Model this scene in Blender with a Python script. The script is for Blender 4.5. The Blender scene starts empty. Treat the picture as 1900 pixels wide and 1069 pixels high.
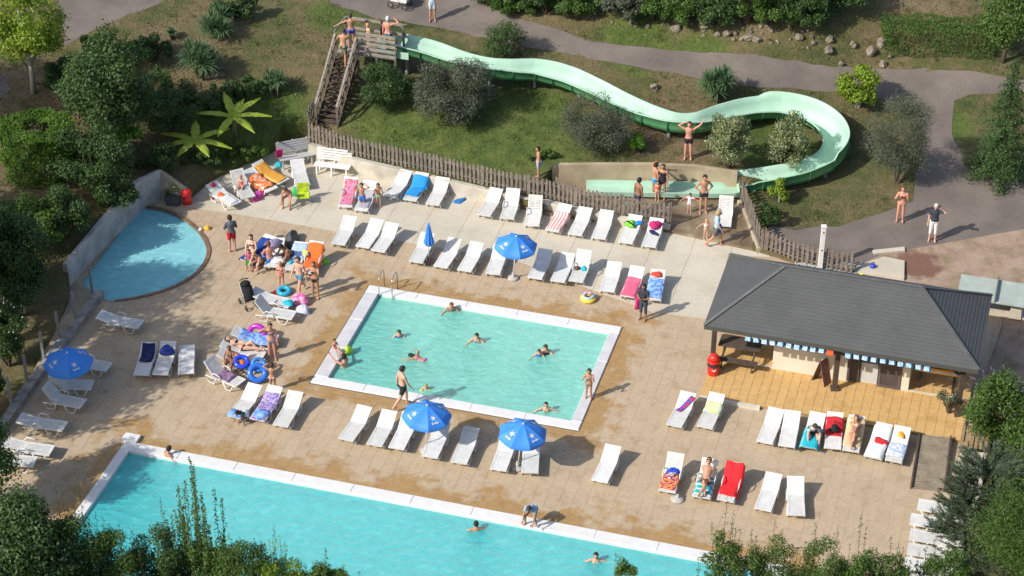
import bpy, math, random
import numpy as np
from mathutils import Vector, Matrix
from mathutils.geometry import delaunay_2d_cdt, tessellate_polygon
random.seed(7)
rng = np.random.default_rng(11)
R = math.radians
scene = bpy.context.scene
C = scene.collection

# ------------------------------------------------------------------ camera, world, sun, exposure
CAM_H, CAM_Y, FPX, PITCH = 45.0, -60.0, 3900.0, R(34.6)
cam_d = bpy.data.cameras.new('camera'); cam = bpy.data.objects.new('camera', cam_d); C.objects.link(cam)
cam.location = (0, CAM_Y, CAM_H); cam.rotation_euler = (R(90) - PITCH, 0, 0)
cam_d.sensor_width = 36; cam_d.lens = 36 * FPX / 1900; cam_d.clip_start = 1; cam_d.clip_end = 2500
scene.camera = cam
SUN_EL, SUN_TRAVEL = R(37.5), R(31)          # the light travels towards +x, a little +y
world = bpy.data.worlds.new('World'); scene.world = world; world.use_nodes = True
wn = world.node_tree.nodes; wl = world.node_tree.links
sky = wn.new('ShaderNodeTexSky'); sky.sky_type = 'NISHITA'; sky.sun_disc = False
sky.sun_elevation = SUN_EL; sky.sun_rotation = R(90) - (SUN_TRAVEL + math.pi)
sky.air_density = 1.0; sky.dust_density = 2.0
wn['Background'].inputs['Strength'].default_value = 0.145
wl.new(sky.outputs[0], wn['Background'].inputs['Color'])
sd = bpy.data.lights.new('sun', 'SUN'); sd.energy = 4.2; sd.angle = R(0.6); sd.color = (1, .95, .86)
sun = bpy.data.objects.new('sun', sd); C.objects.link(sun)
trav = Vector((math.cos(SUN_EL) * math.cos(SUN_TRAVEL), math.cos(SUN_EL) * math.sin(SUN_TRAVEL), -math.sin(SUN_EL)))
sun.rotation_euler = trav.to_track_quat('-Z', 'Y').to_euler(); sun.location = (-30, -20, 40)
scene.view_settings.view_transform = 'Standard'; scene.view_settings.look = 'None'
scene.view_settings.exposure = 0.16; scene.view_settings.gamma = 1.0
scene.view_settings.use_curve_mapping = False
scene.render.engine = 'CYCLES'
scene.cycles.max_bounces = 8; scene.cycles.transparent_max_bounces = 16
scene.cycles.caustics_reflective = False; scene.cycles.caustics_refractive = False

# ------------------------------------------------------------------ measuring: photo pixel -> place on a level z
cp_, sp_ = math.cos(PITCH), math.sin(PITCH)
def G(px, py, z=0.0):
    x = px - 950.; y = 534.5 - py
    d = (x, FPX * cp_ + y * sp_, -FPX * sp_ + y * cp_); t = (z - CAM_H) / d[2]
    return Vector((d[0] * t, d[1] * t + CAM_Y, z))
AX = R(-16.1)                                  # the pools, the tiles and the bar share these axes
U = Vector((math.cos(AX), math.sin(AX), 0)); V = Vector((-math.sin(AX), math.cos(AX), 0))
def W(u, v, z=0.0): return U * u + V * v + Vector((0, 0, z))
def UV(p): return (p.dot(U), p.dot(V))
def sm(pts, n=4, closed=True):                 # Catmull-Rom smoothing
    P = [Vector(p) for p in pts]; out = []; N = len(P)
    for i in range(N if closed else N - 1):
        a, b, c, d = (P[(i - 1) % N], P[i], P[(i + 1) % N], P[(i + 2) % N]) if closed else (P[max(i - 1, 0)], P[i], P[i + 1], P[min(i + 2, N - 1)])
        for k in range(n):
            t = k / n
            out.append(.5 * ((2 * b) + (c - a) * t + (2 * a - 5 * b + 4 * c - d) * t * t + (3 * b - a - 3 * c + d) * t ** 3))
    if not closed: out.append(P[-1])
    return out

# ------------------------------------------------------------------ terrain height
TP = [(575,262,.75),(717,303,.65),(864,336,.6),(1015,360,.5),(1025,296,1.0),(1190,300,1.0),(1365,312,.85),(640,215,1.15),
 (700,200,1.3),(850,240,1.2),(1000,230,1.25),(1150,262,1.1),(1290,288,1.0),(1440,300,.55),(1400,160,1.7),(1200,150,1.8),(1000,110,2.1),
 (850,90,2.2),(700,60,2.3),(640,60,2.35),(900,30,2.6),(1100,80,2.4),(1300,110,2.1),(1500,140,1.7),(1700,180,1.2),(1600,300,.6),(1500,390,.3),
 (1480,430,.18),(1640,380,.45),(1750,300,.7),(1700,420,.2),(1800,420,.15),(1880,350,.35),(1880,600,-.05),(1700,490,0),(1500,480,.1),(1440,360,.4),
 (1300,30,3.1),(1500,50,3.0),(1600,95,2.1),(1750,40,2.7),(1850,100,2.0),(1000,5,3.2),(1150,40,2.9),
 (500,240,1.0),(440,300,.25),(395,330,.1),(520,262,.35),(330,300,.9),(290,290,1.05),(240,345,1.0),(180,430,.9),(120,500,.7),(600,150,1.8),(500,100,2.2),(400,150,1.9),
 (300,80,2.5),(150,60,2.7),(50,200,2.1),(100,330,1.4),(60,600,-.1),(-200,650,-.3),(0,800,-.4),(160,600,-.1),(-300,300,2.0),
 (1850,850,-.3),(1880,1000,-.6),(1760,1069,-.5),(500,1300,-1.5),(1200,1300,-1.5),(1900,1300,-1.5),(-300,1200,-1.2),(-100,1000,-.6),
 (900,-300,4.0),(1800,-300,3.6),(0,-300,4.0),(2300,300,.4),(2300,800,-.5),(2300,1300,-1.5)]
_c = np.array([tuple(G(*p)) for p in TP])
def _phi(r2): return np.where(r2 > 1e-9, .5 * r2 * np.log(np.maximum(r2, 1e-9)), 0)
_n = len(_c); _A = np.zeros((_n + 3, _n + 3))
_A[:_n, :_n] = _phi(((_c[:, None, :2] - _c[None, :, :2]) ** 2).sum(-1)) + np.eye(_n) * .8
_A[:_n, _n] = 1; _A[:_n, _n + 1:] = _c[:, :2]; _A[_n:, :_n] = _A[:_n, _n:].T
_w = np.linalg.solve(_A, np.r_[_c[:, 2], 0, 0, 0])
def heights(xy):
    xy = np.atleast_2d(np.asarray(xy, float)); q = xy.copy()
    q[:, 0] = np.clip(q[:, 0], -30, 30); q[:, 1] = np.clip(q[:, 1], -20, 40)
    r2 = ((q[:, None, :] - _c[None, :, :2]) ** 2).sum(-1)
    v = xy[:, 0] * V.x + xy[:, 1] * V.y                 # added unseen bank; raises the front shrubs so their shade clears the big pool
    return _phi(r2) @ _w[:_n] + _w[_n] + q @ _w[_n + 1:] + np.minimum(np.clip((-15.3 - v) * 3, 0, 12), np.clip((-12.1 - xy[:, 1]) / 1.095, 0, 12)) * np.clip((24 - xy[:, 0]) / 6, 0, 1)
def hz(x, y): return float(heights([(x, y)])[0])
def T(px, py, dz=0.0):                         # photo pixel -> point on the terrain
    z = 0.5
    for _ in range(14):
        p = G(px, py, z + dz); z = .5 * z + .5 * hz(p.x, p.y)
    p = G(px, py, z + dz); return Vector((p.x, p.y, z))

# ------------------------------------------------------------------ materials
def lin(c):
    if max(c) <= 3.0: return (*c[:3], 1)
    return (*[((v / 255) / 12.92 if v / 255 <= .04045 else ((v / 255 + .055) / 1.055) ** 2.4) for v in c], 1)
def new_mat(name):
    m = bpy.data.materials.new(name); m.use_nodes = True
    return m, m.node_tree.nodes, m.node_tree.links, m.node_tree.nodes['Principled BSDF']
def ramp(N, stops):
    r = N.new('ShaderNodeValToRGB'); e = r.color_ramp.elements
    while len(e) < len(stops): e.new(.5)
    for k, (p, c) in enumerate(stops): e[k].position = p; e[k].color = lin(c) if len(c) == 3 else c
    return r
def mixc(N, L, fac, a, b, mode='MIX'):
    m = N.new('ShaderNodeMix'); m.data_type = 'RGBA'; m.blend_type = mode
    for s, v in ((0, fac), (6, a), (7, b)):
        if hasattr(v, 'links'): L.new(v, m.inputs[s])
        else: m.inputs[s].default_value = v if s == 0 else (lin(v) if len(v) == 3 else v)
    return m.outputs[2]
def mth(N, L, op, a, b=0.0, c=None):
    m = N.new('ShaderNodeMath'); m.operation = op
    for s, v in enumerate((a, b) if c is None else (a, b, c)):
        if hasattr(v, 'links'): L.new(v, m.inputs[s])
        else: m.inputs[s].default_value = v
    return m.outputs[0]
def noise(N, L, scale, detail=4, vec=None, rough=.6):
    n = N.new('ShaderNodeTexNoise'); n.inputs['Scale'].default_value = scale; n.inputs['Detail'].default_value = detail
    n.inputs['Roughness'].default_value = rough
    if vec is not None: L.new(vec, n.inputs['Vector'])
    return n.outputs['Fac']
def pos(N): return N.new('ShaderNodeNewGeometry').outputs['Position']
def objc(N): return N.new('ShaderNodeTexCoord').outputs['Object']
def bump(N, L, bs, h, strength=.3, dist=.02):
    b = N.new('ShaderNodeBump'); b.inputs['Strength'].default_value = strength; b.inputs['Distance'].default_value = dist
    L.new(h, b.inputs['Height']); L.new(b.outputs[0], bs.inputs['Normal']); return b
_mc = {}
def plain(name, col, rough=.6, var=.12, scale=6.0, bmp=.0, metal=0.0, local=False, spec=.5, trans=0.0):
    key = (name, tuple(col))
    if key in _mc: return _mc[key]
    m, N, L, bs = new_mat(name)
    c = lin(col); bs.inputs['Roughness'].default_value = rough; bs.inputs['Metallic'].default_value = metal
    bs.inputs['Specular IOR Level'].default_value = spec
    vec = objc(N) if local else pos(N)
    n = noise(N, L, scale, 5, vec)
    lo = tuple(max(0, v * (1 - var)) for v in c[:3]) + (1,); hi = tuple(min(1, v * (1 + var)) for v in c[:3]) + (1,)
    r = N.new('ShaderNodeValToRGB'); r.color_ramp.elements[0].position = .3; r.color_ramp.elements[1].position = .7
    r.color_ramp.elements[0].color = lo; r.color_ramp.elements[1].color = hi
    L.new(n, r.inputs[0]); L.new(r.outputs[0], bs.inputs['Base Color'])
    if bmp: bump(N, L, bs, noise(N, L, scale * 6, 5, vec), bmp)
    _mc[key] = m; return m
def leafmat(name, cols, trans=.35, rough=.55):
    m, N, L, bs = new_mat(name)
    g = N.new('ShaderNodeNewGeometry')
    r = ramp(N, [(i / (len(cols) - 1), c) for i, c in enumerate(cols)])
    n = noise(N, L, .9, 3, g.outputs['Position'])
    f = mth(N, L, 'ADD', mth(N, L, 'MULTIPLY', g.outputs['Random Per Island'], .7), mth(N, L, 'MULTIPLY_ADD', n, 1.0, -.35))
    L.new(f, r.inputs[0]); L.new(r.outputs[0], bs.inputs['Base Color']); bs.inputs['Roughness'].default_value = rough
    bs.inputs['Specular IOR Level'].default_value = .35
    tr = N.new('ShaderNodeBsdfTranslucent'); L.new(mixc(N, L, 1.0, r.outputs[0], (.9, 1.0, .45, 1), 'MULTIPLY'), tr.inputs[0])
    mx = N.new('ShaderNodeMixShader'); mx.inputs[0].default_value = trans
    L.new(bs.outputs[0], mx.inputs[1]); L.new(tr.outputs[0], mx.inputs[2]); L.new(mx.outputs[0], N['Material Output'].inputs[0])
    return m

# ------------------------------------------------------------------ mesh helpers
class MB:
    def __init__(s): s.v = []; s.f = []
    def add(s, vs, fs):
        o = len(s.v); s.v += [tuple(v) for v in vs]; s.f += [tuple(i + o for i in f) for f in fs]
    def box(s, c, size, M=None, taper=1.0):
        x, y, z = (k / 2 for k in size); vs = []
        for dz in (-1, 1):
            t = taper if dz > 0 else 1
            for dx, dy in ((-1, -1), (1, -1), (1, 1), (-1, 1)): vs.append(Vector((dx * x * t, dy * y * t, dz * z)))
        if M is not None: vs = [M @ v for v in vs]
        c = Vector(c)
        s.add([v + c for v in vs], [(3, 2, 1, 0), (4, 5, 6, 7), (0, 1, 5, 4), (1, 2, 6, 5), (2, 3, 7, 6), (3, 0, 4, 7)]); return s
    def bar(s, a, b, w, h, up=(0, 0, 1)):
        a = Vector(a); b = Vector(b); d = (b - a); n = d.normalized(); up = Vector(up)
        x = n.cross(up)
        if x.length < 1e-4: x = n.cross(Vector((0, 1, 0)))
        x.normalize(); y = x.cross(n)
        vs = []
        for p in (a, b):
            for dx, dy in ((-1, -1), (1, -1), (1, 1), (-1, 1)): vs.append(p + x * dx * w / 2 + y * dy * h / 2)
        s.add(vs, [(0, 1, 2, 3), (7, 6, 5, 4), (4, 5, 1, 0), (5, 6, 2, 1), (6, 7, 3, 2), (7, 4, 0, 3)]); return s
    def rings(s, rs, caps=True, closed=False):
        n = len(rs[0]); o = len(s.v)
        for r in rs: s.v += [tuple(p) for p in r]
        m = len(rs)
        for i in range(m if closed else m - 1):
            a = o + i * n; b = o + ((i + 1) % m) * n
            for k in range(n): s.f.append((a + k, a + (k + 1) % n, b + (k + 1) % n, b + k))
        if caps and not closed:
            s.f.append(tuple(o + k for k in range(n))[::-1]); s.f.append(tuple(o + (m - 1) * n + k for k in range(n)))
        return s
    def tube(s, pts, rad, n=8, caps=True):
        P = [Vector(p) for p in pts]
        if not hasattr(rad, '__len__'): rad = [rad] * len(P)
        rs = []; ref = None
        for i, p in enumerate(P):
            t = (P[min(i + 1, len(P) - 1)] - P[max(i - 1, 0)]).normalized()
            if ref is None: ref = Vector((0, 0, 1)) if abs(t.z) < .9 else Vector((1, 0, 0))
            x = t.cross(ref)
            if x.length < 1e-3: x = t.cross(Vector((0, 1, 0)))
            x.normalize(); y = t.cross(x); ref = -y if False else ref
            rs.append([p + (x * math.cos(a) + y * math.sin(a)) * rad[i] for a in (2 * math.pi * k / n for k in range(n))])
        return s.rings(rs, caps)
    def lathe(s, c, prof, n=16, caps=True):
        c = Vector(c)
        return s.rings([[c + Vector((r * math.cos(a), r * math.sin(a), z)) for a in (2 * math.pi * k / n for k in range(n))] for r, z in prof], caps)
    def sphere(s, c, r, n=10, m=7, M=None):
        c = Vector(c); r = (r, r, r) if not hasattr(r, '__len__') else r; rs = []
        for i in range(m + 1):
            th = math.pi * (i + .02) / (m + .04); 
            q = [Vector((r[0] * math.sin(th) * math.cos(a), r[1] * math.sin(th) * math.sin(a), -r[2] * math.cos(th))) for a in (2 * math.pi * k / n for k in range(n))]
            rs.append([(M @ p if M is not None else p) + c for p in q])
        return s.rings(rs)
    def torus(s, c, R0, r, n=20, m=8, M=None):
        rs = []; c = Vector(c)
        for k in range(n):
            a = 2 * math.pi * k / n; rr = []
            for j in range(m):
                b = 2 * math.pi * j / m
                p = Vector(((R0 + r * math.cos(b)) * math.cos(a), (R0 + r * math.cos(b)) * math.sin(a), r * math.sin(b)))
                rr.append((M @ p if M is not None else p) + c)
            rs.append(rr)
        return s.rings(rs, closed=True)
    def slab(s, poly, z0, z1, holes=()):
        loops = [[Vector((p[0], p[1], 0)) for p in poly]] + [[Vector((p[0], p[1], 0)) for p in h] for h in holes]
        flat = [p for l in loops for p in l]; tris = tessellate_polygon(loops); o = len(s.v)
        s.v += [(p.x, p.y, z1) for p in flat]
        for t in tris:
            a, b, c = (flat[i] for i in t)
            s.f.append(tuple(o + i for i in (t if (b - a).cross(c - a).z > 0 else t[::-1])))
        for li, l in enumerate(loops):
            o2 = len(s.v); n = len(l)
            s.v += [(p.x, p.y, z1) for p in l] + [(p.x, p.y, z0) for p in l]
            area = sum(l[i].x * l[(i + 1) % n].y - l[(i + 1) % n].x * l[i].y for i in range(n))
            flip = (area < 0) != (li > 0)
            for k in range(n):
                q = (o2 + k, o2 + n + k, o2 + n + (k + 1) % n, o2 + (k + 1) % n)
                s.f.append(q[::-1] if flip else q)
        return s
    def mesh(s, name, mat=None, smooth=False):
        me = bpy.data.meshes.new(name); me.from_pydata(s.v, [], s.f); me.update()
        if mat is not None: me.materials.append(mat)
        if smooth: me.polygons.foreach_set('use_smooth', [True] * len(me.polygons))
        return me
    def build(s, name, mat, parent=None, smooth=False):
        return obj(name, s.mesh(name, mat, smooth), parent)
def obj(name, me, parent=None, loc=None):
    o = bpy.data.objects.new(name, me); C.objects.link(o)
    if parent is not None: o.parent = parent
    if loc is not None: o.location = loc
    return o
def arrays_mesh(name, v, f, mat=None):
    me = bpy.data.meshes.new(name); k = f.shape[1]
    me.vertices.add(len(v)); me.vertices.foreach_set('co', np.asarray(v, np.float32).ravel())
    me.loops.add(f.size); me.loops.foreach_set('vertex_index', f.astype(np.int32).ravel())
    me.polygons.add(len(f)); me.polygons.foreach_set('loop_start', np.arange(0, f.size, k, dtype=np.int32))
    me.update(calc_edges=True)
    if mat is not None: me.materials.append(mat)
    return me
def thing(name, label, cat, loc=(0, 0, 0), rz=0.0, group=None):
    o = bpy.data.objects.new(name, None); C.objects.link(o); o.empty_display_size = .2
    o.location = loc; o.rotation_euler = (0, 0, rz); o['label'] = label; o['category'] = cat
    if group: o['group'] = group
    return o
def tag(o, label=None, cat=None, group=None, kind=None):
    if label: o['label'] = label
    if cat: o['category'] = cat
    if group: o['group'] = group
    if kind: o['kind'] = kind
    return o
# ------------------------------------------------------------------ ground, roads, dirt (one partition, no overlaps)
def P0(lst, z=0.0): return [G(x, y, z) for x, y in lst]
DECK = P0([(1395,466),(1240,432),(1010,400),(894,367),(662,320),(640,286),(575,262),(530,262),(505,285),(470,300),(430,318),(390,338),(352,371),(303,362),(258,381),
           (130,518),(128,560),(105,612),(60,690),(20,750),(-60,880),(-300,1180),(-301,1180),(1745,1069),(1790,900),(1800,830),(1812,740),(1860,600),(1850,556),(1690,525),(1585,508),(1500,498),(1440,478)])
DECK[21] = W(-16.5, -14.9); DECK[22] = W(21.5, -14.9)
def TPx(lst): return [T(x, y) for x, y in lst]
ROAD = TPx([(520,-70),(620,8),(700,35),(800,48),(880,65),(960,85),(1060,100),(1170,122),(1290,145),(1380,158),(1470,165),(1560,172),(1640,185),(1705,205),(1714,260),(1702,320),
            (1690,372),(1640,395),(1560,418),(1478,425),(1428,420),(1424,440),(1450,466),(1520,482),(1590,494),(1640,470),(1760,450),(1900,425),(2150,395),(2150,330),(1900,330),(1822,330),(1795,310),
            (1768,250),(1768,190),(1800,175),(1900,170),(2150,180),(2150,150),(1900,145),(1800,132),(1640,126),(1560,125),(1440,110),(1320,98),(1200,90),(1100,75),(1040,58),(960,35),(900,8),(860,-40),(840,-70)])
LOT = TPx([(105,-70),(118,60),(122,84),(180,52),(235,30),(300,4),(360,-70)])
LOT2 = TPx([(-200,60),(0,130),(22,165),(0,185),(-200,230)])
DIRT = TPx([(1590,494),(1640,470),(1760,450),(1900,425),(2150,395),(2200,800),(1905,800),(1815,742)]) + DECK[-7:-2]
DIRT = TPx([(1640,470),(1760,450),(1900,425),(2150,395),(2200,800),(1870,745)]) + [DECK[26], DECK[27], DECK[28], DECK[29], DECK[30]] + TPx([(1590,494)])
def inpoly(x, y, poly):
    ins = np.zeros(len(x), bool); n = len(poly)
    for i in range(n):
        x1, y1 = poly[i][0], poly[i][1]; x2, y2 = poly[(i + 1) % n][0], poly[(i + 1) % n][1]
        c = ((y1 > y) != (y2 > y)) & (x < (x2 - x1) * (y - y1) / ((y2 - y1) or 1e-12) + x1)
        ins ^= c
    return ins
SPZ = .12
SPLASH = P0([(1010,352),(1024,344),(1366,342),(1376,372),(1390,400),(1402,436),(1395,466)], SPZ) 
SPLASH = [Vector((p.x, p.y, 0)) for p in SPLASH[:6]] + [DECK[0], DECK[1], DECK[2]]
polys = [DECK, SPLASH, ROAD, LOT, LOT2, DIRT]
vin = []; edges = []
def dense(pl):
    out = []
    for i in range(len(pl)):
        a, b = pl[i], pl[(i + 1) % len(pl)]; n = max(1, int((b - a).length / .8)); out += [a.lerp(b, k / n) for k in range(n)]
    return out
for pl in polys:
    o = len(vin); isr = pl is ROAD or pl is LOT or pl is LOT2; pl = dense([Vector((p[0], p[1])) for p in pl])
    if isr: pl = [p + (Vector((random.uniform(-.1, .1), random.uniform(-.1, .1))) if p.y > 8 else Vector((0, 0))) for p in pl]
    vin += pl; edges += [(o + i, o + (i + 1) % len(pl)) for i in range(len(pl))]
gx = np.arange(-34, 34.1, .55); gy = np.arange(-26, 46.1, .55)
grid = [Vector((x + random.uniform(-.1, .1), y + random.uniform(-.1, .1))) for x in gx for y in gy]
for r in (60, 100, 180, 350, 700): grid += [Vector((r * math.cos(a), 10 + r * math.sin(a))) for a in (2 * math.pi * k / 40 for k in range(40))]
gg = np.array([(p.x, p.y) for p in grid]); keep = ~inpoly(gg[:, 0], gg[:, 1], DECK) & ~inpoly(gg[:, 0], gg[:, 1], SPLASH)
vin += [p for p, k in zip(grid, keep) if k]
vo, eo, fo, _, _, _ = delaunay_2d_cdt(vin, edges, [], 0, 1e-4)
V2 = np.array([(p.x, p.y) for p in vo]); F = np.array([f[:3] for f in fo])
H_ = heights(V2)
rr = np.hypot(V2[:, 0], V2[:, 1] - 10); H_ = H_ + np.clip(rr - 60, 0, 400) * .03
cen = V2[F].mean(1)
cls = np.zeros(len(F), int)
for k, pl in ((1, ROAD), (1, LOT), (1, LOT2), (2, DIRT), (3, SPLASH), (3, DECK)): cls[inpoly(cen[:, 0], cen[:, 1], pl)] = k
def sub(name, k, mat):
    f = F[cls == k]; idx = np.unique(f); mp = -np.ones(len(V2), int); mp[idx] = np.arange(len(idx))
    a = V2[f[:, 1]] - V2[f[:, 0]]; b = V2[f[:, 2]] - V2[f[:, 0]]; neg = a[:, 0] * b[:, 1] - a[:, 1] * b[:, 0] < 0
    f = mp[f]; f[neg] = f[neg][:, ::-1]
    z = H_[idx] + (np.sin(V2[idx, 0] * 2.1) * np.cos(V2[idx, 1] * 1.7) * .03 if k == 0 else 0)
    me = arrays_mesh(name, np.c_[V2[idx], z], f, mat); me.polygons.foreach_set('use_smooth', [True] * len(me.polygons))
    return tag(obj(name, me), kind='structure')
def ground_mat():
    m, N, L, bs = new_mat('dry_grass_slope'); p = pos(N)
    big = noise(N, L, .22, 3, p); mid = noise(N, L, 1.3, 6, p, .7); fine = noise(N, L, 9, 6, p, .75)
    a = mth(N, L, 'ADD', mth(N, L, 'MULTIPLY', big, .55), mth(N, L, 'MULTIPLY', mid, .45))
    r = ramp(N, [(.36, (.045, .068, .018)), (.45, (.095, .105, .032)), (.52, (.15, .125, .055)), (.61, (.21, .155, .09)), (.75, (.28, .22, .14))])
    r.color_ramp.interpolation = 'EASE'
    L.new(a, r.inputs[0])
    f = ramp(N, [(.3, (.45, .45, .45)), (.7, (1.45, 1.4, 1.3))]); L.new(fine, f.inputs[0])
    col = mixc(N, L, .8, r.outputs[0], f.outputs[0], 'MULTIPLY')
    gr = ramp(N, [(.32, (.05, .085, .016)), (.5, (.085, .13, .022)), (.68, (.14, .17, .04))]); L.new(mid, gr.inputs[0]); g2 = mixc(N, L, .8, gr.outputs[0], f.outputs[0], 'MULTIPLY')
    acc = None                                   # where the slope has stayed green
    for (x, y, rad) in ((760,235,3.2),(900,255,3.4),(980,215,2.6),(500,210,2.2),(430,240,2.6),(1440,280,2.2),(1010,265,2.4),(1760,235,1.2),(1180,80,2.0),(1300,105,1.5),(620,30,1.5)):
        s = N.new('ShaderNodeVectorMath'); s.operation = 'DISTANCE'; L.new(p, s.inputs[0]); s.inputs[1].default_value = T(x, y)
        k = mth(N, L, 'SUBTRACT', 1.0, mth(N, L, 'DIVIDE', s.outputs['Value'], rad)); acc = k if acc is None else mth(N, L, 'MAXIMUM', acc, k)
    k = mth(N, L, 'ADD', mth(N, L, 'MULTIPLY', acc, 2.2), mth(N, L, 'MULTIPLY_ADD', mid, 2.4, -1.1)); cl = N.new('ShaderNodeClamp'); L.new(k, cl.inputs[0])
    L.new(mixc(N, L, cl.outputs[0], col, g2), bs.inputs['Base Color']); bs.inputs['Roughness'].default_value = .95
    bump(N, L, bs, mth(N, L, 'ADD', fine, mid), .7, .12); return m
def road_mat():
    m, N, L, bs = new_mat('worn_asphalt'); p = pos(N)
    r = ramp(N, [(.3, (.135, .113, .097)), (.5, (.18, .15, .128)), (.72, (.225, .188, .158))]); L.new(noise(N, L, .55, 5, p, .65), r.inputs[0])
    f = ramp(N, [(.35, (.75, .75, .75)), (.7, (1.15, 1.15, 1.15))]); L.new(noise(N, L, 22, 5, p, .8), f.inputs[0])
    L.new(mixc(N, L, .7, r.outputs[0], f.outputs[0], 'MULTIPLY'), bs.inputs['Base Color']); bs.inputs['Roughness'].default_value = .85
    bump(N, L, bs, noise(N, L, 40, 3, p), .3, .02); return m
def dirt_mat():
    m, N, L, bs = new_mat('reddish_dirt'); p = pos(N)
    r = ramp(N, [(.3, (.17, .15, .07)), (.42, (.27, .2, .13)), (.55, (.36, .26, .19)), (.75, (.42, .32, .25))]); L.new(noise(N, L, 1.1, 8, p, .72), r.inputs[0])
    # the wet red streak beside the concrete slab
    s = N.new('ShaderNodeVectorMath'); s.operation = 'DISTANCE'; L.new(p, s.inputs[0]); s.inputs[1].default_value = T(1700, 490)
    k = mth(N, L, 'SUBTRACT', mth(N, L, 'MULTIPLY_ADD', noise(N, L, 1.8, 5, p), 1.8, 0.25), s.outputs['Value']); k = mth(N, L, 'MULTIPLY', k, 2.2); 
    c = N.new('ShaderNodeClamp'); L.new(k, c.inputs[0])
    L.new(mixc(N, L, c.outputs[0], r.outputs[0], (.19, .1, .07)), bs.inputs['Base Color']); bs.inputs['Roughness'].default_value = .95
    bump(N, L, bs, noise(N, L, 8, 6, p), .5, .06); return m
gmat = ground_mat()
for pl in (DECK, SPLASH):            # earth faces where the slope meets the paved areas
    q = dense([Vector((p[0], p[1])) for p in pl]); hh = heights([(p.x, p.y) for p in q]); b = MB(); n_ = len(q)
    for p, z in zip(q, hh): b.v += [(p.x, p.y, z + .02), (p.x, p.y, -.7)]
    sh = [(DECK[0] - DECK[1]), (DECK[1] - DECK[2])]
    def shared(a, c):
        m_ = (a + c) / 2; return any(abs((m_ - Vector(e[:2])).cross(d)) < .02 and 0 < (m_ - Vector(e[:2])).dot(d) < l for e, d, l in ((DECK[1], Vector(sh[0][:2]).normalized(), sh[0].length), (DECK[2], Vector(sh[1][:2]).normalized(), sh[1].length)))
    b.f = [(2 * i, 2 * i + 1, (2 * i + 3) % (2 * n_), (2 * i + 2) % (2 * n_)) for i in range(n_) if not shared(q[i], q[(i + 1) % n_])]
    tag(b.build('ground_edge', gmat), kind='structure')
sub('ground', 0, gmat); sub('road', 1, road_mat()); sub('dirt_yard', 2, dirt_mat())

# ------------------------------------------------------------------ pools
A0, A1, A2 = UV(G(686,530)), UV(G(1154,609)), UV(G(576,711))
su0, su1 = (A0[0] + A2[0]) / 2, A1[0]; sv1 = (A0[1] + A1[1]) / 2; sv0 = (A2[1] + UV(G(1075,800))[1]) / 2
B0, B1, B2 = UV(G(233,820)), UV(G(1400,1040)), UV(G(150,937))
bu0 = (B0[0] + B2[0]) / 2; bv1 = (B0[1] + B1[1]) / 2; bu1 = UV(G(1462,1055))[0]; bv0 = bv1 - 6.6
def rect(u0, u1, v0, v1): return [W(u0, v0), W(u1, v0), W(u1, v1), W(u0, v1)]
cw = .44
SM_IN = rect(su0 + .5, su1 - .36, sv0 + .42, sv1 - .42); BG_IN = rect(bu0 + .34, bu1 - .4, bv0 + .4, bv1 - .46)
kp = P0([(258,383),(300,390),(335,404),(362,425),(379,448),(383,472),(370,498),(341,521),(300,539),(250,552),(205,558),(176,548),(152,524)])
KID = [Vector((p.x, p.y, 0)) for p in (kp[:1] + sm(kp[:11], 3, False)[1:] + kp[11:])]
def wetmask(N, L, p):
    ops = []
    d = N.new('ShaderNodeVectorMath'); d.operation = 'DOT_PRODUCT'; L.new(p, d.inputs[0]); d.inputs[1].default_value = U
    e = N.new('ShaderNodeVectorMath'); e.operation = 'DOT_PRODUCT'; L.new(p, e.inputs[0]); e.inputs[1].default_value = V
    u, v = d.outputs['Value'], e.outputs['Value']; ds = []
    for (a, b, c_, d_) in ((su0, su1, sv0, sv1), (bu0, bu1, bv0, bv1)):
        x = mth(N, L, 'SUBTRACT', mth(N, L, 'ABSOLUTE', mth(N, L, 'SUBTRACT', u, (a + b) / 2)), (b - a) / 2)
        y = mth(N, L, 'SUBTRACT', mth(N, L, 'ABSOLUTE', mth(N, L, 'SUBTRACT', v, (c_ + d_) / 2)), (d_ - c_) / 2)
        ds.append(mth(N, L, 'MAXIMUM', x, y))
    return mth(N, L, 'MINIMUM', ds[0], ds[1]), u, v
TILE = .44
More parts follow.
